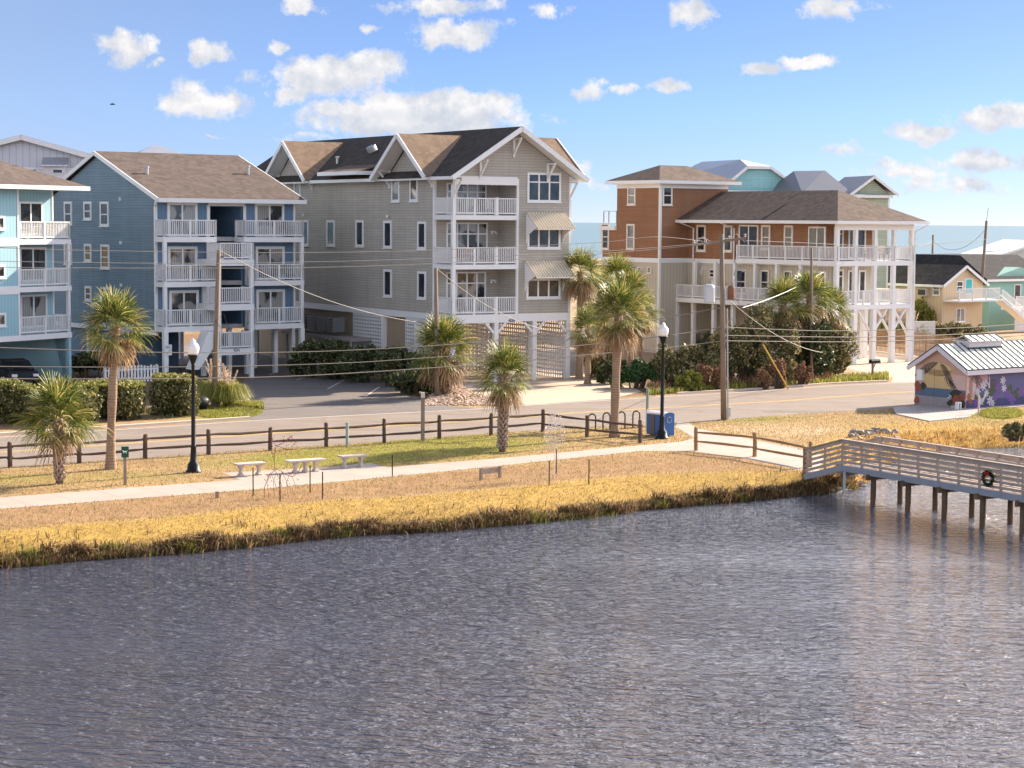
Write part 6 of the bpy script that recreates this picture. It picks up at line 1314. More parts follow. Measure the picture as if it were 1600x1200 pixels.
# ---- round black bin lying by the hedge, white picket fence, notice on the blue building
x, y = G(312, 641); t = thing('storage_drum', 'black round drum lying beside the rounded hedge shrub', 'drum', (x, y, 0), R(30)); m = MB(); m.tube([(-.42, 0, .3), (-.36, 0, .34), (.3, 0, .34), (.36, 0, .3)], [.22, .34, .34, .24], 14); m.build('shell', BLACK, t, True); MB().tube([(.36, 0, .3), (.39, 0, .3)], .12, 10).build('lid', DARKM, t)
def picket(name, label, p, q, h, mat, gap, w, rails=(.25, .75), wood_=True):
    a_, b_ = Vector((*p, 0)), Vector((*q, 0)); L = (b_ - a_).length; t = thing(name, label, 'fence', tuple(a_), math.atan2((b_ - a_).y, (b_ - a_).x)); m = MB(); n = int(L / gap); rr = random.Random(int(L * 10))
    for i in range(n + 1): x = L * i / n; hh = h * rr.uniform(.95, 1.03); m.prism([(x - w / 2, -.02, .03), (x + w / 2, -.02, .03), (x + w / 2, -.02, hh - w / 2), (x, -.02, hh), (x - w / 2, -.02, hh - w / 2)], (0, .02, 0))
    m.build('pickets', mat, t); m = MB()
    for f in rails: m.box(0, L, .001, .04, h * f - .04, h * f + .04)
    m.build('fence_rails', mat, t); k = max(1, int(L / 2.4))
    for i in range(k + 1): x = L * i / k; MB().box(x - .05, x + .05, .041, .14, -.1, h * .98).build('post', mat, t)
    return t
picket('picket_fence', 'weathered wooden picket fence behind the brown house columns', G(1366, 548), G(1500, 566), 1.75, wood('old_picket_wood', (.30, .20, .12), .3, .9, (3, 3, 3)), .19, .11)
picket('picket_fence', 'weathered wooden picket fence under the left deck of the brown house', G(1038, 549), G(1092, 549), 1.35, wood('old_picket_wood_b', (.17, .12, .075), .3, .9, (3, 3, 3)), .19, .11)
picket('picket_fence', 'low white picket fence behind the hedge shrubs', G(165, 600), G(246, 596), 1.0, W_, .2, .12)
x, y, = Fb.W(ulb + .1, -.06)[:2]
t = thing('notice_sign', 'white notice with arrow and small writing on a post of the blue condominium', 'sign', (x, y, 1.45), Fb.a); MB().box(-.16, .32, -.05, -.03, 0, .62).build('sign_panel', plain('white_sign_paint', (.7, .72, .72)), t)
m = MB()
for k in range(3): m.box(-.1 + .03 * (k % 2), .24 - .04 * (k % 2), -.056, -.051, .52 - k * .055, .545 - k * .055)
m.beam((-.04, -.054, .08), (.2, -.054, .28), .03, .004, (0, 1, 0)); m.prism([(.2, -.051, .34), (.27, -.051, .32), (.22, -.051, .24)], (0, -.005, 0)); m.build('sign_marks', plain('grey_sign_ink', (.10, .11, .13)), t)
# ---- mailbox, white gate, wall, curbs
x, y = G(1363, 592); t = thing('mailbox', 'black mailbox on a wooden post beside the brown house driveway', 'mailbox', (x, y, 0), R(35)); MB().box(-.05, .05, -.05, .05, -.1, .95).build('post', GREYWOOD, t)
m = MB(); m.prism([(-.2, -.12, .95), (-.2, .12, .95), (-.2, .12, 1.1), (-.2, .07, 1.19), (-.2, -.07, 1.19), (-.2, -.12, 1.1)], (.75, 0, 0)); m.build('box', BLACK, t); MB().beam((.0, .0, .55), (.25, 0, .94), .05, .05).build('brace', GREYWOOD, t)
x, y = Fc.W(Wd + .15, .9)[:2]; t = thing('garden_gate', 'pale panelled gate beside the taupe house', 'gate', (x, y, 0), Fc.a); MB().box(0, 1.25, 0, .06, .05, 1.55).build('gate_panel', boards('gate_boards', (.50, .47, .44), .14), t); MB().box(-.02, .08, -.03, .0, .0, 1.6).build('gate_frame', W_, t); MB().box(.25, .4, -.05, -.001, .3, .38).build('latch', BLACK, t)
o = MB().box(0, 2.2, .1, .3, 0, 1.7); o = o.build('garden_wall', plain('white_stucco', (.66, .62, .56), .8)); x, y = G(1444, 536); o.location = (x - 1.1, y, 0); o.rotation_euler = (0, 0, R(15)); tag(o, 'low white stucco wall beside the pale pampas grass', 'wall')
# ---- equipment on the side platform of the taupe house
for i in range(5):
    v = 13.4 + i * 1.45; p = Fc.W(-.8, v, zt_ if False else 2.55)
    zz = Fc.s_(515, 515, -1.3)[1] - .19
    t = thing('air_conditioner', ['nearest', 'second', 'third', 'fourth', 'farthest'][i] + ' grey air conditioner on the deck beside the taupe house', 'air conditioner', (p.x, p.y, zz), Fc.a, 'air conditioners on the side deck')
    MB().box(-.4, .4, -.45, .45, .03, .95).build('casing', plain('grey_ac_metal', (.16, .165, .17), .5), t); MB().lathe([(.33, .951), (.33, .99), (.12, 1.0)], n=12).build('fan_grille', DARKM, t)
    m = MB(); [m.box(-.415, -.401, -.4, .4, .1 + k * .1, .14 + k * .1) for k in range(8)]; m.build('coil_grille', DARKM, t)
# ---- utility poles
def pole(label, px, py, top_px, top_py, r0, arm=None, extra=None, Yd=None):
    if Yd: b_ = P(px, py, Yd); b_.z = 0
    else: b_ = V3(px, py)
    tp = P(top_px, top_py, b_.y) - b_; t = thing('utility_pole', label, 'utility pole', tuple(b_), 0)
    MB().tube([(0, 0, -.2), tuple(tp * .5), tuple(tp)], [r0, r0 * .85, r0 * .68], 10).build('shaft', POLEWOOD, t, True); return t, b_, tp
tA, bA, pA = pole('leaning wooden utility pole with pampas grass at its foot', 334, 637, 342, 391, .155)
m = MB(); m.tube([(pA.x, pA.y, pA.z - .3), (pA.x + .25, pA.y, pA.z - .35)], .03, 5); m.tube([(0.1, -.2, pA.z * .55), (.55, -.25, pA.z * .6), (.8, -.2, pA.z * .5)], .012, 5); m.tube([(0.12, -.2, pA.z * .56), (.45, -.25, pA.z * .5), (.5, -.2, pA.z * .4)], .012, 5); m.build('wire_bracket', DARKM, tA)
tB, bB, pB = pole('wooden utility pole rising behind the bushy palm', 683, 622, 681, 419, .14)
tC, bC, pC = pole('tall utility pole with transformers at the near road edge', 1131, 656, 1127.5, 366, .145)
kC = bC.y / FPX
m = MB(); zt2 = pC.z; m.beam((pC.x - 1.35, 0, zt2 - .52), (pC.x + 1.15, .0, zt2 - .18), .10, .12); m.build('crossarm', POLEWOOD, tC)
INS = plain('grey_insulator', (.35, .33, .33), .4)
for dx in (-1.3, -.75, .35, 1.1):
    zz = zt2 - .35 + dx * .136; MB().lathe([(.03, zz + .06), (.06, zz + .1), (.03, zz + .14), (.06, zz + .18), (.03, zz + .24)], (pC.x + dx, 0), 8).build('insulator', INS, tC)
m = MB()
for a_, b_ in ((-1.3, -.5), (.3, 1.1)): m.tube([(pC.x + a_, 0, zt2 - .3 + a_ * .13), (pC.x + (a_ + b_) / 2, -.05, zt2 - .0 + a_ * .1), (pC.x + b_, 0, zt2 - .35)], .015, 5)
m.build('jumper_wire', WIREW, tC)
for dx, dy, zz, hh, rr, mt in ((-.62, 0, 5.55, .85, .26, plain('light_grey_transformer', (.52, .52, .54), .4, .05, 2, .2)), (.42, .12, 5.72, .62, .18, plain('rusty_transformer', (.22, .10, .07), .8, .5, 2.5))):
    z0 = zt2 - (zt2 - zz); o = MB(); o.lathe([(rr * .9, zz), (rr, zz + .05), (rr, zz + hh - .1), (rr * .8, zz + hh), (rr * .3, zz + hh + .04)], (pC.x * zz / zt2 + dx, dy), 14); o.build('transformer', mt, tC, False)
    MB().lathe([(.035, zz + hh), (.05, zz + hh + .1), (.03, zz + hh + .26)], (pC.x * zz / zt2 + dx + .08, dy), 7).build('bushing', INS, tC)
for dx, zz in ((-.85, 7.2), (.75, 7.15)):
    m = MB(); m.tube([(pC.x + dx - .12, 0, zz - .3), (pC.x + dx - .05, 0, zz), (pC.x + dx + .22, 0, zz + .02), (pC.x + dx + .3, 0, zz - .12)], .05, 6); m.build('fuse_cutout', INS, tC)
MB().box(.15, .3, -.1, .1, .15, .6).build('utility_conduit', GALV, tC); MB().tube([(.19, -.05, 0), (.17 + pC.x * .4, -.05, 5.3)], .04, 6).build('riser_conduit', GALV, tC)
tD, bD, pD = pole('thin utility pole rising behind the palm cluster of the brown house', 1268, 598, 1268, 387, .11)
tE, bE, pE = pole('tall dark utility pole behind the painted pump house', 1528, 525, 1541.5, 345, .16)
MB().tube([(pE.x, 0, pE.z), (pE.x + .12, 0, pE.z + 1.1)], .02, 5).build('antenna', DARKM, tE); MB().beam((pE.x - .1, 0, pE.z - 2.6), (pE.x + 1.2, 0, pE.z - 2.5), .06, .05).build('crossarm', DARKM, tE)
tF, bF, pF = pole('distant utility pole in front of the sea', 1455.5, 432, 1458, 367, .14, Yd=200)
# ---- overhead wires: in the upright plane through the transformer pole and a pole out of frame
LP = Vector((-27., 69.5, 0)); RP = Vector((42., 116., 0))
def on_plane(px, py, A_, B2):
    d = ray(px, py); n = Vector((-(B2 - A_).y, (B2 - A_).x, 0)); t_ = (A_.x * n.x + A_.y * n.y) / (d.x * n.x + d.y * n.y); return Vector((d.x * t_, d.y * t_, H + d.z * t_))
def wire(label, pts, r=.014, A_=None, B2=None, mat=None, raw=None, group='overhead wires along the road'):
    Q = [on_plane(px, py, A_, B2) for px, py in pts] if raw is None else raw
    out = []
    for i in range(len(Q) - 1):
        p0 = Q[max(0, i - 1)]; p1 = Q[i]; p2 = Q[i + 1]; p3 = Q[min(len(Q) - 1, i + 2)]
        for k in range(6):
            t_ = k / 6; out.append(.5 * ((2 * p1) + (p2 - p0) * t_ + (2 * p0 - 5 * p1 + 4 * p2 - p3) * t_ ** 2 + (3 * p1 - p0 - 3 * p2 + p3) * t_ ** 3))
    out.append(Q[-1]); m = MB(); m.tube(out, r, 5); o = m.build('overhead_wire', mat or CABLE); tag(o, label, 'wire', group); return o
CABLE = plain('cable', (.20, .17, .15), .6); CABLEL = plain('pale_cable', (.27, .24, .21), .5)
cT = Vector((bC.x, bC.y, 0)); 
for lab, pts, rr, mt in [
    ('highest thin wire left of the transformer pole', [(-300, 370), (-60, 384), (80, 390), (320, 394), (480, 394.5), (674, 391), (932, 379), (1024, 370), (1098, 377)], .012, CABLEL),
    ('second thin wire from the top left of the transformer pole', [(-300, 402), (-60, 407), (114, 410), (320, 411.5), (494, 409), (674, 404), (932, 393), (1080, 382), (1114, 379)], .012, CABLEL),
    ('third thin wire from the top left of the transformer pole', [(-300, 414), (-60, 417), (114, 418.5), (320, 419), (480, 418), (674, 412), (932, 397), (1112, 381)], .012, CABLEL),
    ('upper of the three low cables left of the transformer pole', [(-300, 532), (0, 543), (172, 549), (290, 551), (400, 551), (540, 547.5), (720, 537), (850, 523), (1000, 503), (1129, 480)], .018, CABLE),
    ('middle of the three low cables left of the transformer pole', [(-300, 566), (0, 572.5), (240, 573.5), (400, 571.5), (540, 567), (632, 561.5), (852, 545), (1030, 526), (1129, 511)], .018, CABLE),
    ('thick lowest cable left of the transformer pole', [(-300, 588), (0, 591.5), (220, 592), (400, 589.5), (540, 583.5), (760, 568.5), (956, 551), (1030, 545), (1130, 532.5)], .022, CABLE)]:
    wire(lab, pts, rr, LP, cT, mt)
for lab, pts, rr, mt in [
    ('highest thin wire right of the transformer pole', [(1165, 376), (1246, 379), (1330, 383), (1420, 384), (1541, 374)], .012, CABLEL),
    ('upper of the three low cables right of the transformer pole', [(1130, 511), (1220, 515), (1314, 517), (1480, 513), (1600, 506), (1800, 490)], .018, CABLE),
    ('middle of the three low cables right of the transformer pole', [(1130, 524), (1280, 526.5), (1360, 526.5), (1480, 523), (1600, 516), (1800, 500)], .02, CABLE),
    ('lowest cable right of the transformer pole', [(1130, 532.5), (1220, 533.6), (1332, 534), (1480, 530), (1600, 524), (1800, 510)], .022, CABLE)]:
    wire(lab, pts, rr, cT, RP, mt)
def drop(label, A_, B2, sag, r=.02, mat=None):
    A_ = Vector(A_); B2 = Vector(B2); Q = [A_.lerp(B2, k / 6) - Vector((0, 0, sag * 4 * (k / 6) * (1 - k / 6))) for k in range(7)]; wire(label, None, r, mat=mat, raw=Q, group='service drop cables')
drop('cable sagging from the leaning pole across the taupe house wall', bA + pA, P(727, 509, 113), .9); drop('cable running from the pole behind the bushy palm to the taupe house', bB + pB, P(885, 521, 117), .7)
drop('cable rising from the transformer pole towards the brown house deck', P(1160, 481, 100), P(1286, 425, 128), .2, .025, CABLEL)
drop('cable sagging from the transformer pole into the roadside planting', P(1140, 470, bC.y), P(1325, 552, 125), .8)
drop('thin wire between the distant pole and the tall dark pole', bF + pF - Vector((0, 0, .6)), bE + pE * .93, 1.3, .02); drop('thin wire from the distant pole towards the brown house', bF + pF - Vector((0, 0, .6)), P(1416, 381, 150), .3, .02)
o = MB(); a0 = P(1160, 482, 101); b0 = V3(1232, 608); mid = a0.lerp(b0, .42); o.tube([mid, b0], .045, 6); o = o.build('guy_wire_guard', plain('yellow_plastic', (.62, .38, .06), .5)); tag(o, 'yellow guy wire guard slanting into the roadside planting', 'guy wire')
wire('guy wire above the yellow guard', None, .015, raw=[bC + pC * .78, mid], group='service drop cables')
# ---- parked cars
def car(label, loc, rz, col, seed=0):
    t = thing('parked_car', label, 'car', (loc[0], loc[1], 0), rz, 'parked cars'); pm_ = plain('car_paint_%d' % seed, col, .25, .03, 1, .3, .6); L = 4.5
    low = [(-2.2, .35), (-2.24, .62), (-2.1, .86), (-1.2, .95), (1.0, .96), (1.95, .84), (2.22, .62), (2.2, .35)]
    m = MB(); secs = [(-.86, .82, 0), (-.80, 1., 0), (.80, 1., 0), (.86, .82, 0)]
    rows = []
    for yy, k, _ in secs: rows.append([(x, yy, .35 + (z - .35) * (.93 if abs(yy) > .85 else 1)) for x, z in low])
    vs = [v for r_2 in rows for v in r_2]; n = len(low); fs = [(i + j * n, i + 1 + j * n, i + 1 + (j + 1) * n, i + (j + 1) * n) for j in range(3) for i in range(n - 1)] + [(n - 1 + j * n, j * n, (j + 1) * n, n - 1 + (j + 1) * n) for j in range(3)] + [tuple(range(n))[::-1], tuple(range(3 * n, 4 * n))]
    m.add(vs, fs); m.build('body', pm_, t)
    g = MB(); cab0 = [(-1.75, .94), (-1.2, 1.36), (-.2, 1.44), (.55, 1.38), (1.25, .95)]
    g.add([(x, s * (.74 if z < 1 else .60), z) for s in (-1, 1) for x, z in cab0], [(0, 1, 2, 3, 4), (9, 8, 7, 6, 5), (0, 5, 6, 1), (1, 6, 7, 2), (2, 7, 8, 3), (3, 8, 9, 4), (4, 9, 5, 0)]); g.build('windows', GLASS, t)
    rf_ = MB(); rf_.slab([(-1.2, -.61, 1.39), (-.2, -.61, 1.47), (-.2, .61, 1.47), (-1.2, .61, 1.39)], .05); rf_.slab([(-.2, -.61, 1.47), (.55, -.61, 1.41), (.55, .61, 1.41), (-.2, .61, 1.47)], .05)
    for s in (-1, 1):
        for x0, x1, z0, z1 in ((-1.78, -1.2, .93, 1.38), (.55, 1.28, 1.39, .94), (-.3, -.26, .95, 1.44)): rf_.beam((x0, s * (.755 if z0 < 1 else .62), z0), (x1, s * (.62 if z1 > 1 else .755), z1), .05, .05)
    rf_.build('roof', pm_, t)
    for x in (-1.4, 1.4):
        for s in (-1, 1):
            w = MB(); w.tube([(x, s * .70, .33), (x, s * .89, .33)], .33, 18); w = w.build('wheel', plain('tyre_rubber', (.02, .02, .02), .9) if 'tyre_rubber' not in bpy.data.materials else bpy.data.materials['tyre_rubber'], t); MB().tube([(x, s * .885, .33), (x, s * .905, .33)], .2, 14).build('rim', GALV, w)
    for s in (-1, 1): MB().box(2.12, 2.235, s * .45, s * .75, .62, .76).build('headlight', plain('headlight_glass', (.7, .7, .7), .15), t); MB().box(-2.26, -2.13, s * .5, s * .78, .66, .82).build('tail_light', plain('red_lens', (.4, .01, .01), .2), t)
    return t
x, y = P(1592, 540, 120)[:2]; car('silver car parked behind the painted pump house roof', (x, y), R(205), (.42, .44, .47), 1)
x, y = P(22, 590, 111)[:2]; car('dark car parked in shade under the turquoise condominium', (x, y), R(-60), (.03, .03, .035), 2)
MB().box(0, 0, 0, 0, 0, 0)
# asphalt by the silver car
sheet('parking_lot', [(1445, 572), (1400, 552), (1480, 532), (1700, 528), (1900, 560), (1560, 588), (1482, 594)], .006, LOTM)
# ---- a bird in the sky
pb = P(176, 163, 60); t = thing('bird', 'small dark bird flying in the sky at upper left', 'bird', tuple(pb), R(20)); m = MB()
m.tube([(-.09, 0, 0), (-.05, 0, 0), (.03, 0, .0), (.07, 0, .01), (.10, 0, .005)], [.004, .018, .02, .012, .003], 6); m.build('body', BLACK, t, True)
for s in (-1, 1): MB().slab([(.03, 0, .01), (.0, s * .09, .035), (-.04, s * .17, .02), (-.03, s * .08, .03), (-.03, 0, .01)], .004).build('wing', BLACK, t)

# ---- patio furniture on the balconies
PATW = plain('white_patio_metal', (.66, .65, .64), .5); PATR = plain('red_patio_cushion', (.36, .09, .06), .8); PATD = plain('dark_patio_weave', (.05, .045, .04), .8)
def patio_chair(label, loc, rz, seat, frame):
    t = thing('patio_chair', label, 'chair', tuple(loc), rz, 'balcony chairs')
    MB().box(-.25, .25, -.25, .25, .38, .44).build('seat', seat, t); m = MB(); m.add([(-.25, .22, .45), (.25, .22, .45), (.25, .28, .45), (-.25, .28, .45), (-.23, .36, .95), (.23, .36, .95), (.23, .40, .95), (-.23, .40, .95)], [(0, 3, 2, 1), (4, 5, 6, 7), (0, 1, 5, 4), (1, 2, 6, 5), (2, 3, 7, 6), (3, 0, 4, 7)]); m.build('backrest', seat, t)
    for sx in (-1, 1):
        for sy in (-1, 1): MB().beam((sx * .22, sy * .22, 0), (sx * .24, sy * .22, .379), .035, .035).build('leg', frame, t)
        MB().box(sx * .27 - .025, sx * .27 + .025, -.22, .3, .6, .64).build('armrest', frame, t)
def patio_table(label, loc, top, r_=.42):
    t = thing('patio_table', label, 'table', tuple(loc), 0, 'balcony tables'); MB().lathe([(r_, .70), (r_, .73)], n=16).build('tabletop', top, t); MB().lathe([(.22, 0), (.05, .05), (.04, .699)], n=10).build('pedestal', top, t)
za = ZA0 + 2 * 2.64 + .02
patio_table('white round table on the top balcony of the turquoise building', Fa.W(u28 + 1.9, .65, za), PATW); patio_chair('white chair left of the table on the top turquoise balcony', Fa.W(u28 + .9, .6, za), Fa.a + 1.5, PATW, PATW); patio_chair('pale yellow chair right of the table on the top turquoise balcony', Fa.W(u28 + 2.9, .6, za), Fa.a - 1.5, plain('pale_yellow_cushion', (.55, .45, .18), .8), PATW)
patio_chair('red cushioned chair on the middle porch of the taupe house', Fc.W(1.1, 1.3, 6.82), Fc.a, PATR, PATW); patio_chair('second red cushioned chair on the middle porch of the taupe house', Fc.W(2.0, 1.3, 6.82), Fc.a + .3, PATR, PATW)
patio_chair('dark woven chair on the lowest porch of the taupe house', Fc.W(1.3, 1.4, ZB), Fc.a + .4, PATD, DARKM); patio_chair('white chair on the top porch of the taupe house', Fc.W(3.4, 1.4, 9.67), Fc.a, PATW, PATW)
patio_table('dark table on the right end of the upper deck of the brown house', Fd.W(4.6, 1.1, Z2), PATD, .5); patio_chair('dark chair left of the table on the upper brown house deck', Fd.W(3.7, 1.1, Z2), Fd.a + 1.5, PATD, DARKM); patio_chair('dark chair right of the table on the upper brown house deck', Fd.W(5.6, 1.1, Z2), Fd.a - 1.5, PATD, DARKM)
for i, v in enumerate((4.6, 6.8, 12.5)): patio_chair(('rightmost', 'middle', 'leftmost')[i] + ' dark chair on the lower left deck of the brown house', Fd.W(.1, v, Z1), Fd.a - 1.57, PATD, DARKM)
patio_chair('dark chair on the middle right balcony of the blue condominium', Fb.W(urr - .8, .6, 5.68), Fb.a, PATD, DARKM); patio_chair('dark chair on the top right balcony of the blue condominium', Fb.W(urr - .7, .6, 8.28), Fb.a, PATD, DARKM)
# ================================================================ painted pump house
ROOFW = plain('cream_metal_roof', (.66, .62, .55), .45, .04, 1); SEAM = plain('dark_green_trim', (.012, .045, .045), .5); FASC = plain('lilac_white_fascia', (.60, .56, .60), .6, .04)
Fk = Frame(23.0, 100.5, 38)
rk = Fk.root('pump_house', 'small pump house with tropical mural walls and pale ribbed metal roof', 'small building')
KL, KW, KE, KR = 9.0, 3.35, 2.15, 3.22
m = MB(); m.prism([(0, 0, -.1), (0, KW, -.1), (0, KW, KE), (0, KW / 2, KR - .12), (0, 0, KE)], (KL, 0, 0)); m.build('wall', plain('peach_mural_wall', (.50, .32, .24), .8, .06), rk)
m = MB(); ov = .28; ze_ = KE - ov * .62 + .05
m.slab([(-ov, -ov, ze_), (KL + ov, -ov, ze_), (KL + ov, KW / 2, KR), (-ov, KW / 2, KR)], .05); m.slab([(-ov, KW / 2, KR), (KL + ov, KW / 2, KR), (KL + ov, KW + ov, ze_), (-ov, KW + ov, ze_)], .05); roofk = m.build('roof', ROOFW, rk)
m = MB(); n = 21
for i in range(n + 1):
    x = -ov + (KL + 2 * ov) * i / n; m.beam((x, -ov, ze_ + .015), (x, KW / 2, KR + .015), .04, .05); m.beam((x, KW / 2, KR + .015), (x, KW + ov, ze_ + .015), .04, .05)
m.beam((-ov, -ov - .012, ze_ - .01), (KL + ov, -ov - .012, ze_ - .01), .03, .06); m.build('roof_seams', SEAM, roofk)
m = MB(); m.beam((-ov - .03, -ov - .03, ze_ - .16), (-ov - .03, KW / 2, KR - .17), .06, .2); m.beam((-ov - .03, KW / 2, KR - .17), (-ov - .03, KW + ov, ze_ - .16), .06, .2); m.box(-ov - .06, KL + ov, -ov - .06, -ov, ze_ - .27, ze_ - .05); m.build('fascia', FASC, rk)
# cupola
c0, c1 = 1.7, 4.3; cu = MB(); cu.box(c0, c1, KW / 2 - .42, KW / 2 + .42, KR - .35, KR + .14); cu = cu.build('cupola', FASC, rk)
MB().box(c0 - .05, c1 + .05, KW / 2 - .47, KW / 2 + .47, KR - .4, KR - .2).build('louvre', SEAM, cu)
m = MB(); m.slab([(c0 - .15, KW / 2 - .6, KR + .12), (c1 + .15, KW / 2 - .6, KR + .12), (c1 + .0, KW / 2, KR + .4), (c0 + .0, KW / 2, KR + .4)], .04); m.slab([(c0, KW / 2, KR + .4), (c1, KW / 2, KR + .4), (c1 + .15, KW / 2 + .6, KR + .12), (c0 - .15, KW / 2 + .6, KR + .12)], .04); m.build('cupola_roof', ROOFW, cu)
m = MB()
for i in range(6): x = c0 + (c1 - c0) * i / 5; m.beam((x, KW / 2 - .6, KR + .135), (x, KW / 2, KR + .415), .035, .04)
m.build('cupola_seams', SEAM, cu)
# mural: flat paint shapes a few millimetres thick. s(v, z): gable wall (x = 0); l(u, z): long wall (y = 0)
def paint(name, col, polys, face, lay):
    m = MB(); d = .003 * lay
    for pts in polys:
        if face == 's': m.prism([(-d, a, z) for a, z in pts], (.0028, 0, 0))
        else: m.prism([(a, -d, z) for a, z in pts], (0, .0028, 0))
    return m.build(name, plain('paint_' + name, col, .8, .15, 3), rk)
def ell(cx, cz, rx, rz, n=12, rot=0, wob=0., seed=1):
    r = random.Random(seed + int(cx * 100)); return [(cx + rx * (1 + wob * r.uniform(-1, 1)) * math.cos(a) * math.cos(rot) - rz * math.sin(a) * math.sin(rot), cz + rx * (1 + wob * r.uniform(-1, 1)) * math.cos(a) * math.sin(rot) + rz * math.sin(a) * math.cos(rot)) for a in [2 * math.pi * k / n for k in range(n)]]
def rect(a0, a1, z0, z1): return [(a0, z0), (a1, z0), (a1, z1), (a0, z1)]
def palmleaf(p0, p1, bend, n, ln, w=.05):
    """comb of leaflets hanging from a curved rib"""
    out = []; L = []
    for i in range(n + 1):
        t_ = i / n; x = p0[0] + (p1[0] - p0[0]) * t_; z = p0[1] + (p1[1] - p0[1]) * t_ + bend * 4 * t_ * (1 - t_); L.append((x, z))
    for i in range(n):
        (x0, z0), (x1, z1) = L[i], L[i + 1]; out.append([(x0, z0 - .015), (x1, z1 - .015), (x1, z1 + .015), (x0, z0 + .015)]); l = ln * math.sin(math.pi * (i + 1.2) / (n + 1.6)); dx = (x1 - x0)
        out.append([(x0, z0), (x0 + w, z0 - .005), (x0 + w * .6 - dx * .6, z0 - l), (x0 - dx * .9, z0 - l * .95)])
    return out
sh = lambda v: KW - v           # v measured from the far edge so that left in the picture is small
S = lambda pts: [(sh(a), z) for a, z in pts]
paint('sunset_yellow', (.58, .40, .20), [S(rect(.55, 2.45, .95, 1.9)), S(ell(1.5, 1.9, .95, .35))], 's', 1)
paint('pale_pink', (.58, .40, .36), [S(rect(.03, .55, .95, 2.1)), S(rect(2.45, 3.3, .95, 1.7))], 's', 1)
paint('sea_blue', (.10, .14, .20), [S(rect(.03, 3.32, .52, .95))], 's', 1)
paint('wave_grey', (.30, .26, .26), [S(rect(.03, 2.6, .02, .5))], 's', 1)
paint('door_outline', (.10, .10, .12), [S(rect(1.28, 1.3, .02, 2.0)), S(rect(.03, 2.4, .505, .52))], 's', 2)
paint('palm_leaf_dark', (.055, .05, .045), [S(q) for q in palmleaf((.06, 1.6), (1.5, 2.25), .22, 14, .5, .06) + palmleaf((1.7, 2.2), (2.65, .95), .30, 13, .48, .06) + palmleaf((2.0, 1.55), (2.85, .9), .12, 9, .34, .05)], 's', 2)  # dark palm leaf strokes of the mural
paint('dark_foliage', (.05, .05, .035), [S(ell(2.75, .62, .45, .34, 14, 0, .3)), S(ell(3.1, .3, .22, .3, 10, 0, .2)), S(ell(.55, 1.0, .2, .2, 10, 0, .3)), S(ell(2.5, .25, .3, .22, 12, 0, .3))], 's', 2)
paint('red_flower', (.27, .08, .055), [S(ell(.18, .95, .22, .3, 12, .3, .3)), S(ell(.15, .25, .2, .2, 10, 0, .3)), S(ell(2.75, .45, .25, .24, 12, .2, .35)), S(ell(3.1, .62, .2, .2, 12, 0, .3)), S(ell(2.6, .2, .15, .13, 9, 0, .3))], 's', 3)
paint('white_bird', (.60, .58, .60), [S(ell(2.35, .62, .12, .03, 8, -.6)), S(ell(2.25, .52, .12, .025, 8, .3))], 's', 3)
wm = MB(); wm.box(-.22, -.004, sh(.62), sh(.28), 1.3, 1.85); wm.build('meter_box', W_, rk)
rr = random.Random(8)
paint('violet_sky', (.11, .11, .22), [rect(.9, KL - .02, .02, KE - .12)], 'l', 1)
paint('mauve_sky', (.40, .25, .27), [rect(.02, .95, .8, KE - .12), ell(1.1, 1.5, .6, .45, 14, 0, .1)], 'l', 2)
paint('pink_cloud', (.58, .38, .34), [rect(.02, .5, .75, 1.7), ell(.5, 1.2, .3, .45, 12, 0, .2)], 'l', 3)
paint('deep_blue_base', (.06, .06, .16), [rect(.02, 5.2, .02, .45)], 'l', 2)
for i in range(14): paint('foliage_green', (.07, .09, .055), [ell(rr.uniform(.4, 8), rr.uniform(.2, .9), .22, .3, 10, rr.uniform(-.6, .6), .4, i)], 'l', 4 + i * .06)
paint('palm_leaf_mauve', (.13, .09, .10), palmleaf((.15, 1.85), (1.5, 1.15), .25, 13, .5, .05) + palmleaf((1.6, 1.0), (2.7, 1.0), .45, 12, .35, .04), 'l', 4)
def petals(cx, cz, r_, n, seed): 
    q = random.Random(seed); return [ell(cx + r_ * .6 * math.cos(6.283 * k / n), cz + r_ * .6 * math.sin(6.283 * k / n), r_ * .5, r_ * .22, 8, 6.283 * k / n, .1, seed + k) for k in range(n)]
fl = []; wl = []; pl_ = []
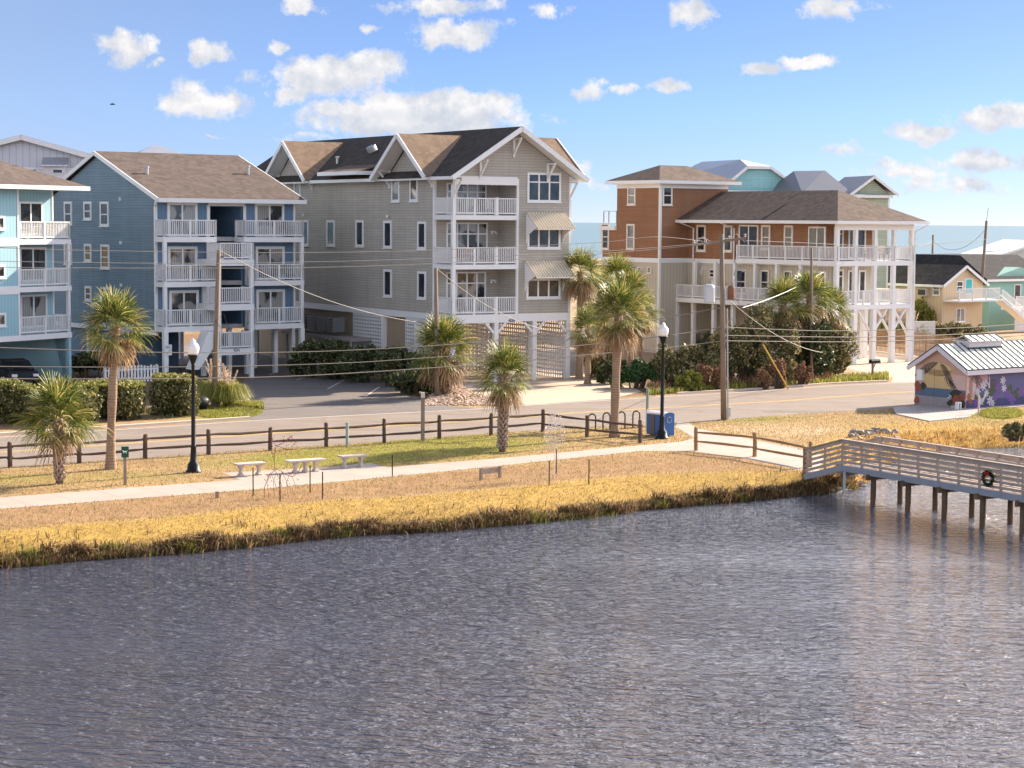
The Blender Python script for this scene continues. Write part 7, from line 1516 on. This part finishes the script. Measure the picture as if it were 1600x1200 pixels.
for (cx, cz, r_) in ((.9, .85, .22), (1.35, 1.15, .25), (1.2, .35, .2), (1.9, .35, .25), (2.9, 1.35, .22), (3.0, .95, .2), (2.1, .2, .18), (1.6, .75, .2), (.6, 1.05, .15)): wl += petals(cx, cz, r_, 7, int(cx * 50))
for (cx, cz, r_) in ((2.55, 1.0, .3), (3.35, .6, .28), (2.3, .55, .22), (3.7, .3, .3), (4.4, .7, .3), (5.2, .4, .3), (6.2, .8, .35), (7.3, .4, .3), (.8, .3, .22)): paint('purple_flower', (.17, .09, .30), petals(cx, cz, r_, 6, int(cx * 70)), 'l', 5 + cx * .04)
for (cx, cz, r_) in ((.25, .65, .2), (.35, .35, .18), (4.9, 1.2, .2), (6.8, 1.3, .2)): fl += petals(cx, cz, r_, 6, int(cx * 90))
paint('white_flowers', (.50, .46, .50), wl, 'l', 6); paint('orange_flowers', (.28, .11, .08), fl, 'l', 7)
paint('heron_white', (.55, .5, .5), [[(1.75, 1.0), (1.85, 1.0), (1.80, 1.9)], ell(1.62, 1.3, .25, .04, 8, -.8), ell(1.45, .6, .3, .07, 9, 1.1)], 'l', 8)
# slab, low wall, gate and pipe in front
sheet('concrete_slab', [(1436, 634.5), (1437, 622), (1700, 600), (1760, 622), (1600, 636), (1532, 641), (1512, 653), (1452, 659), (1400, 648), (1395, 638)], .05, concrete('slab_concrete', (.42, .37, .35), 4), th=.1)
p0, p1 = V3(1488, 640), V3(1610, 634); d = p1 - p0; o = MB().box(0, d.length * 1.6, 0, .12, .0, .2).build('low_wall', plain('low_wall_concrete', (.48, .40, .36), .85)); o.location = p0; o.rotation_euler = (0, 0, R(36)); tag(o, 'low concrete curb wall in front of the mural', 'low wall')
x, y = G(1497, 641); t = thing('stone_stand', 'small white square stand with a dark opening by the mural', 'stand', (x, y, 0), R(38)); m = MB(); m.box(-.13, -.07, -.1, .1, .0, .36); m.box(.07, .13, -.1, .1, 0, .36); m.box(-.13, .13, -.1, .1, .361, .42); m.build('frame', W_, t); MB().box(-.069, .069, .02, .06, .0, .36).build('opening', BLACK, t)
simple_post('pipe_post', 'pinkish white pipe post in front of the long mural wall', 1529, 648, .1, .95, plain('pinkish_pipe', (.58, .45, .42), .6), round_=True)
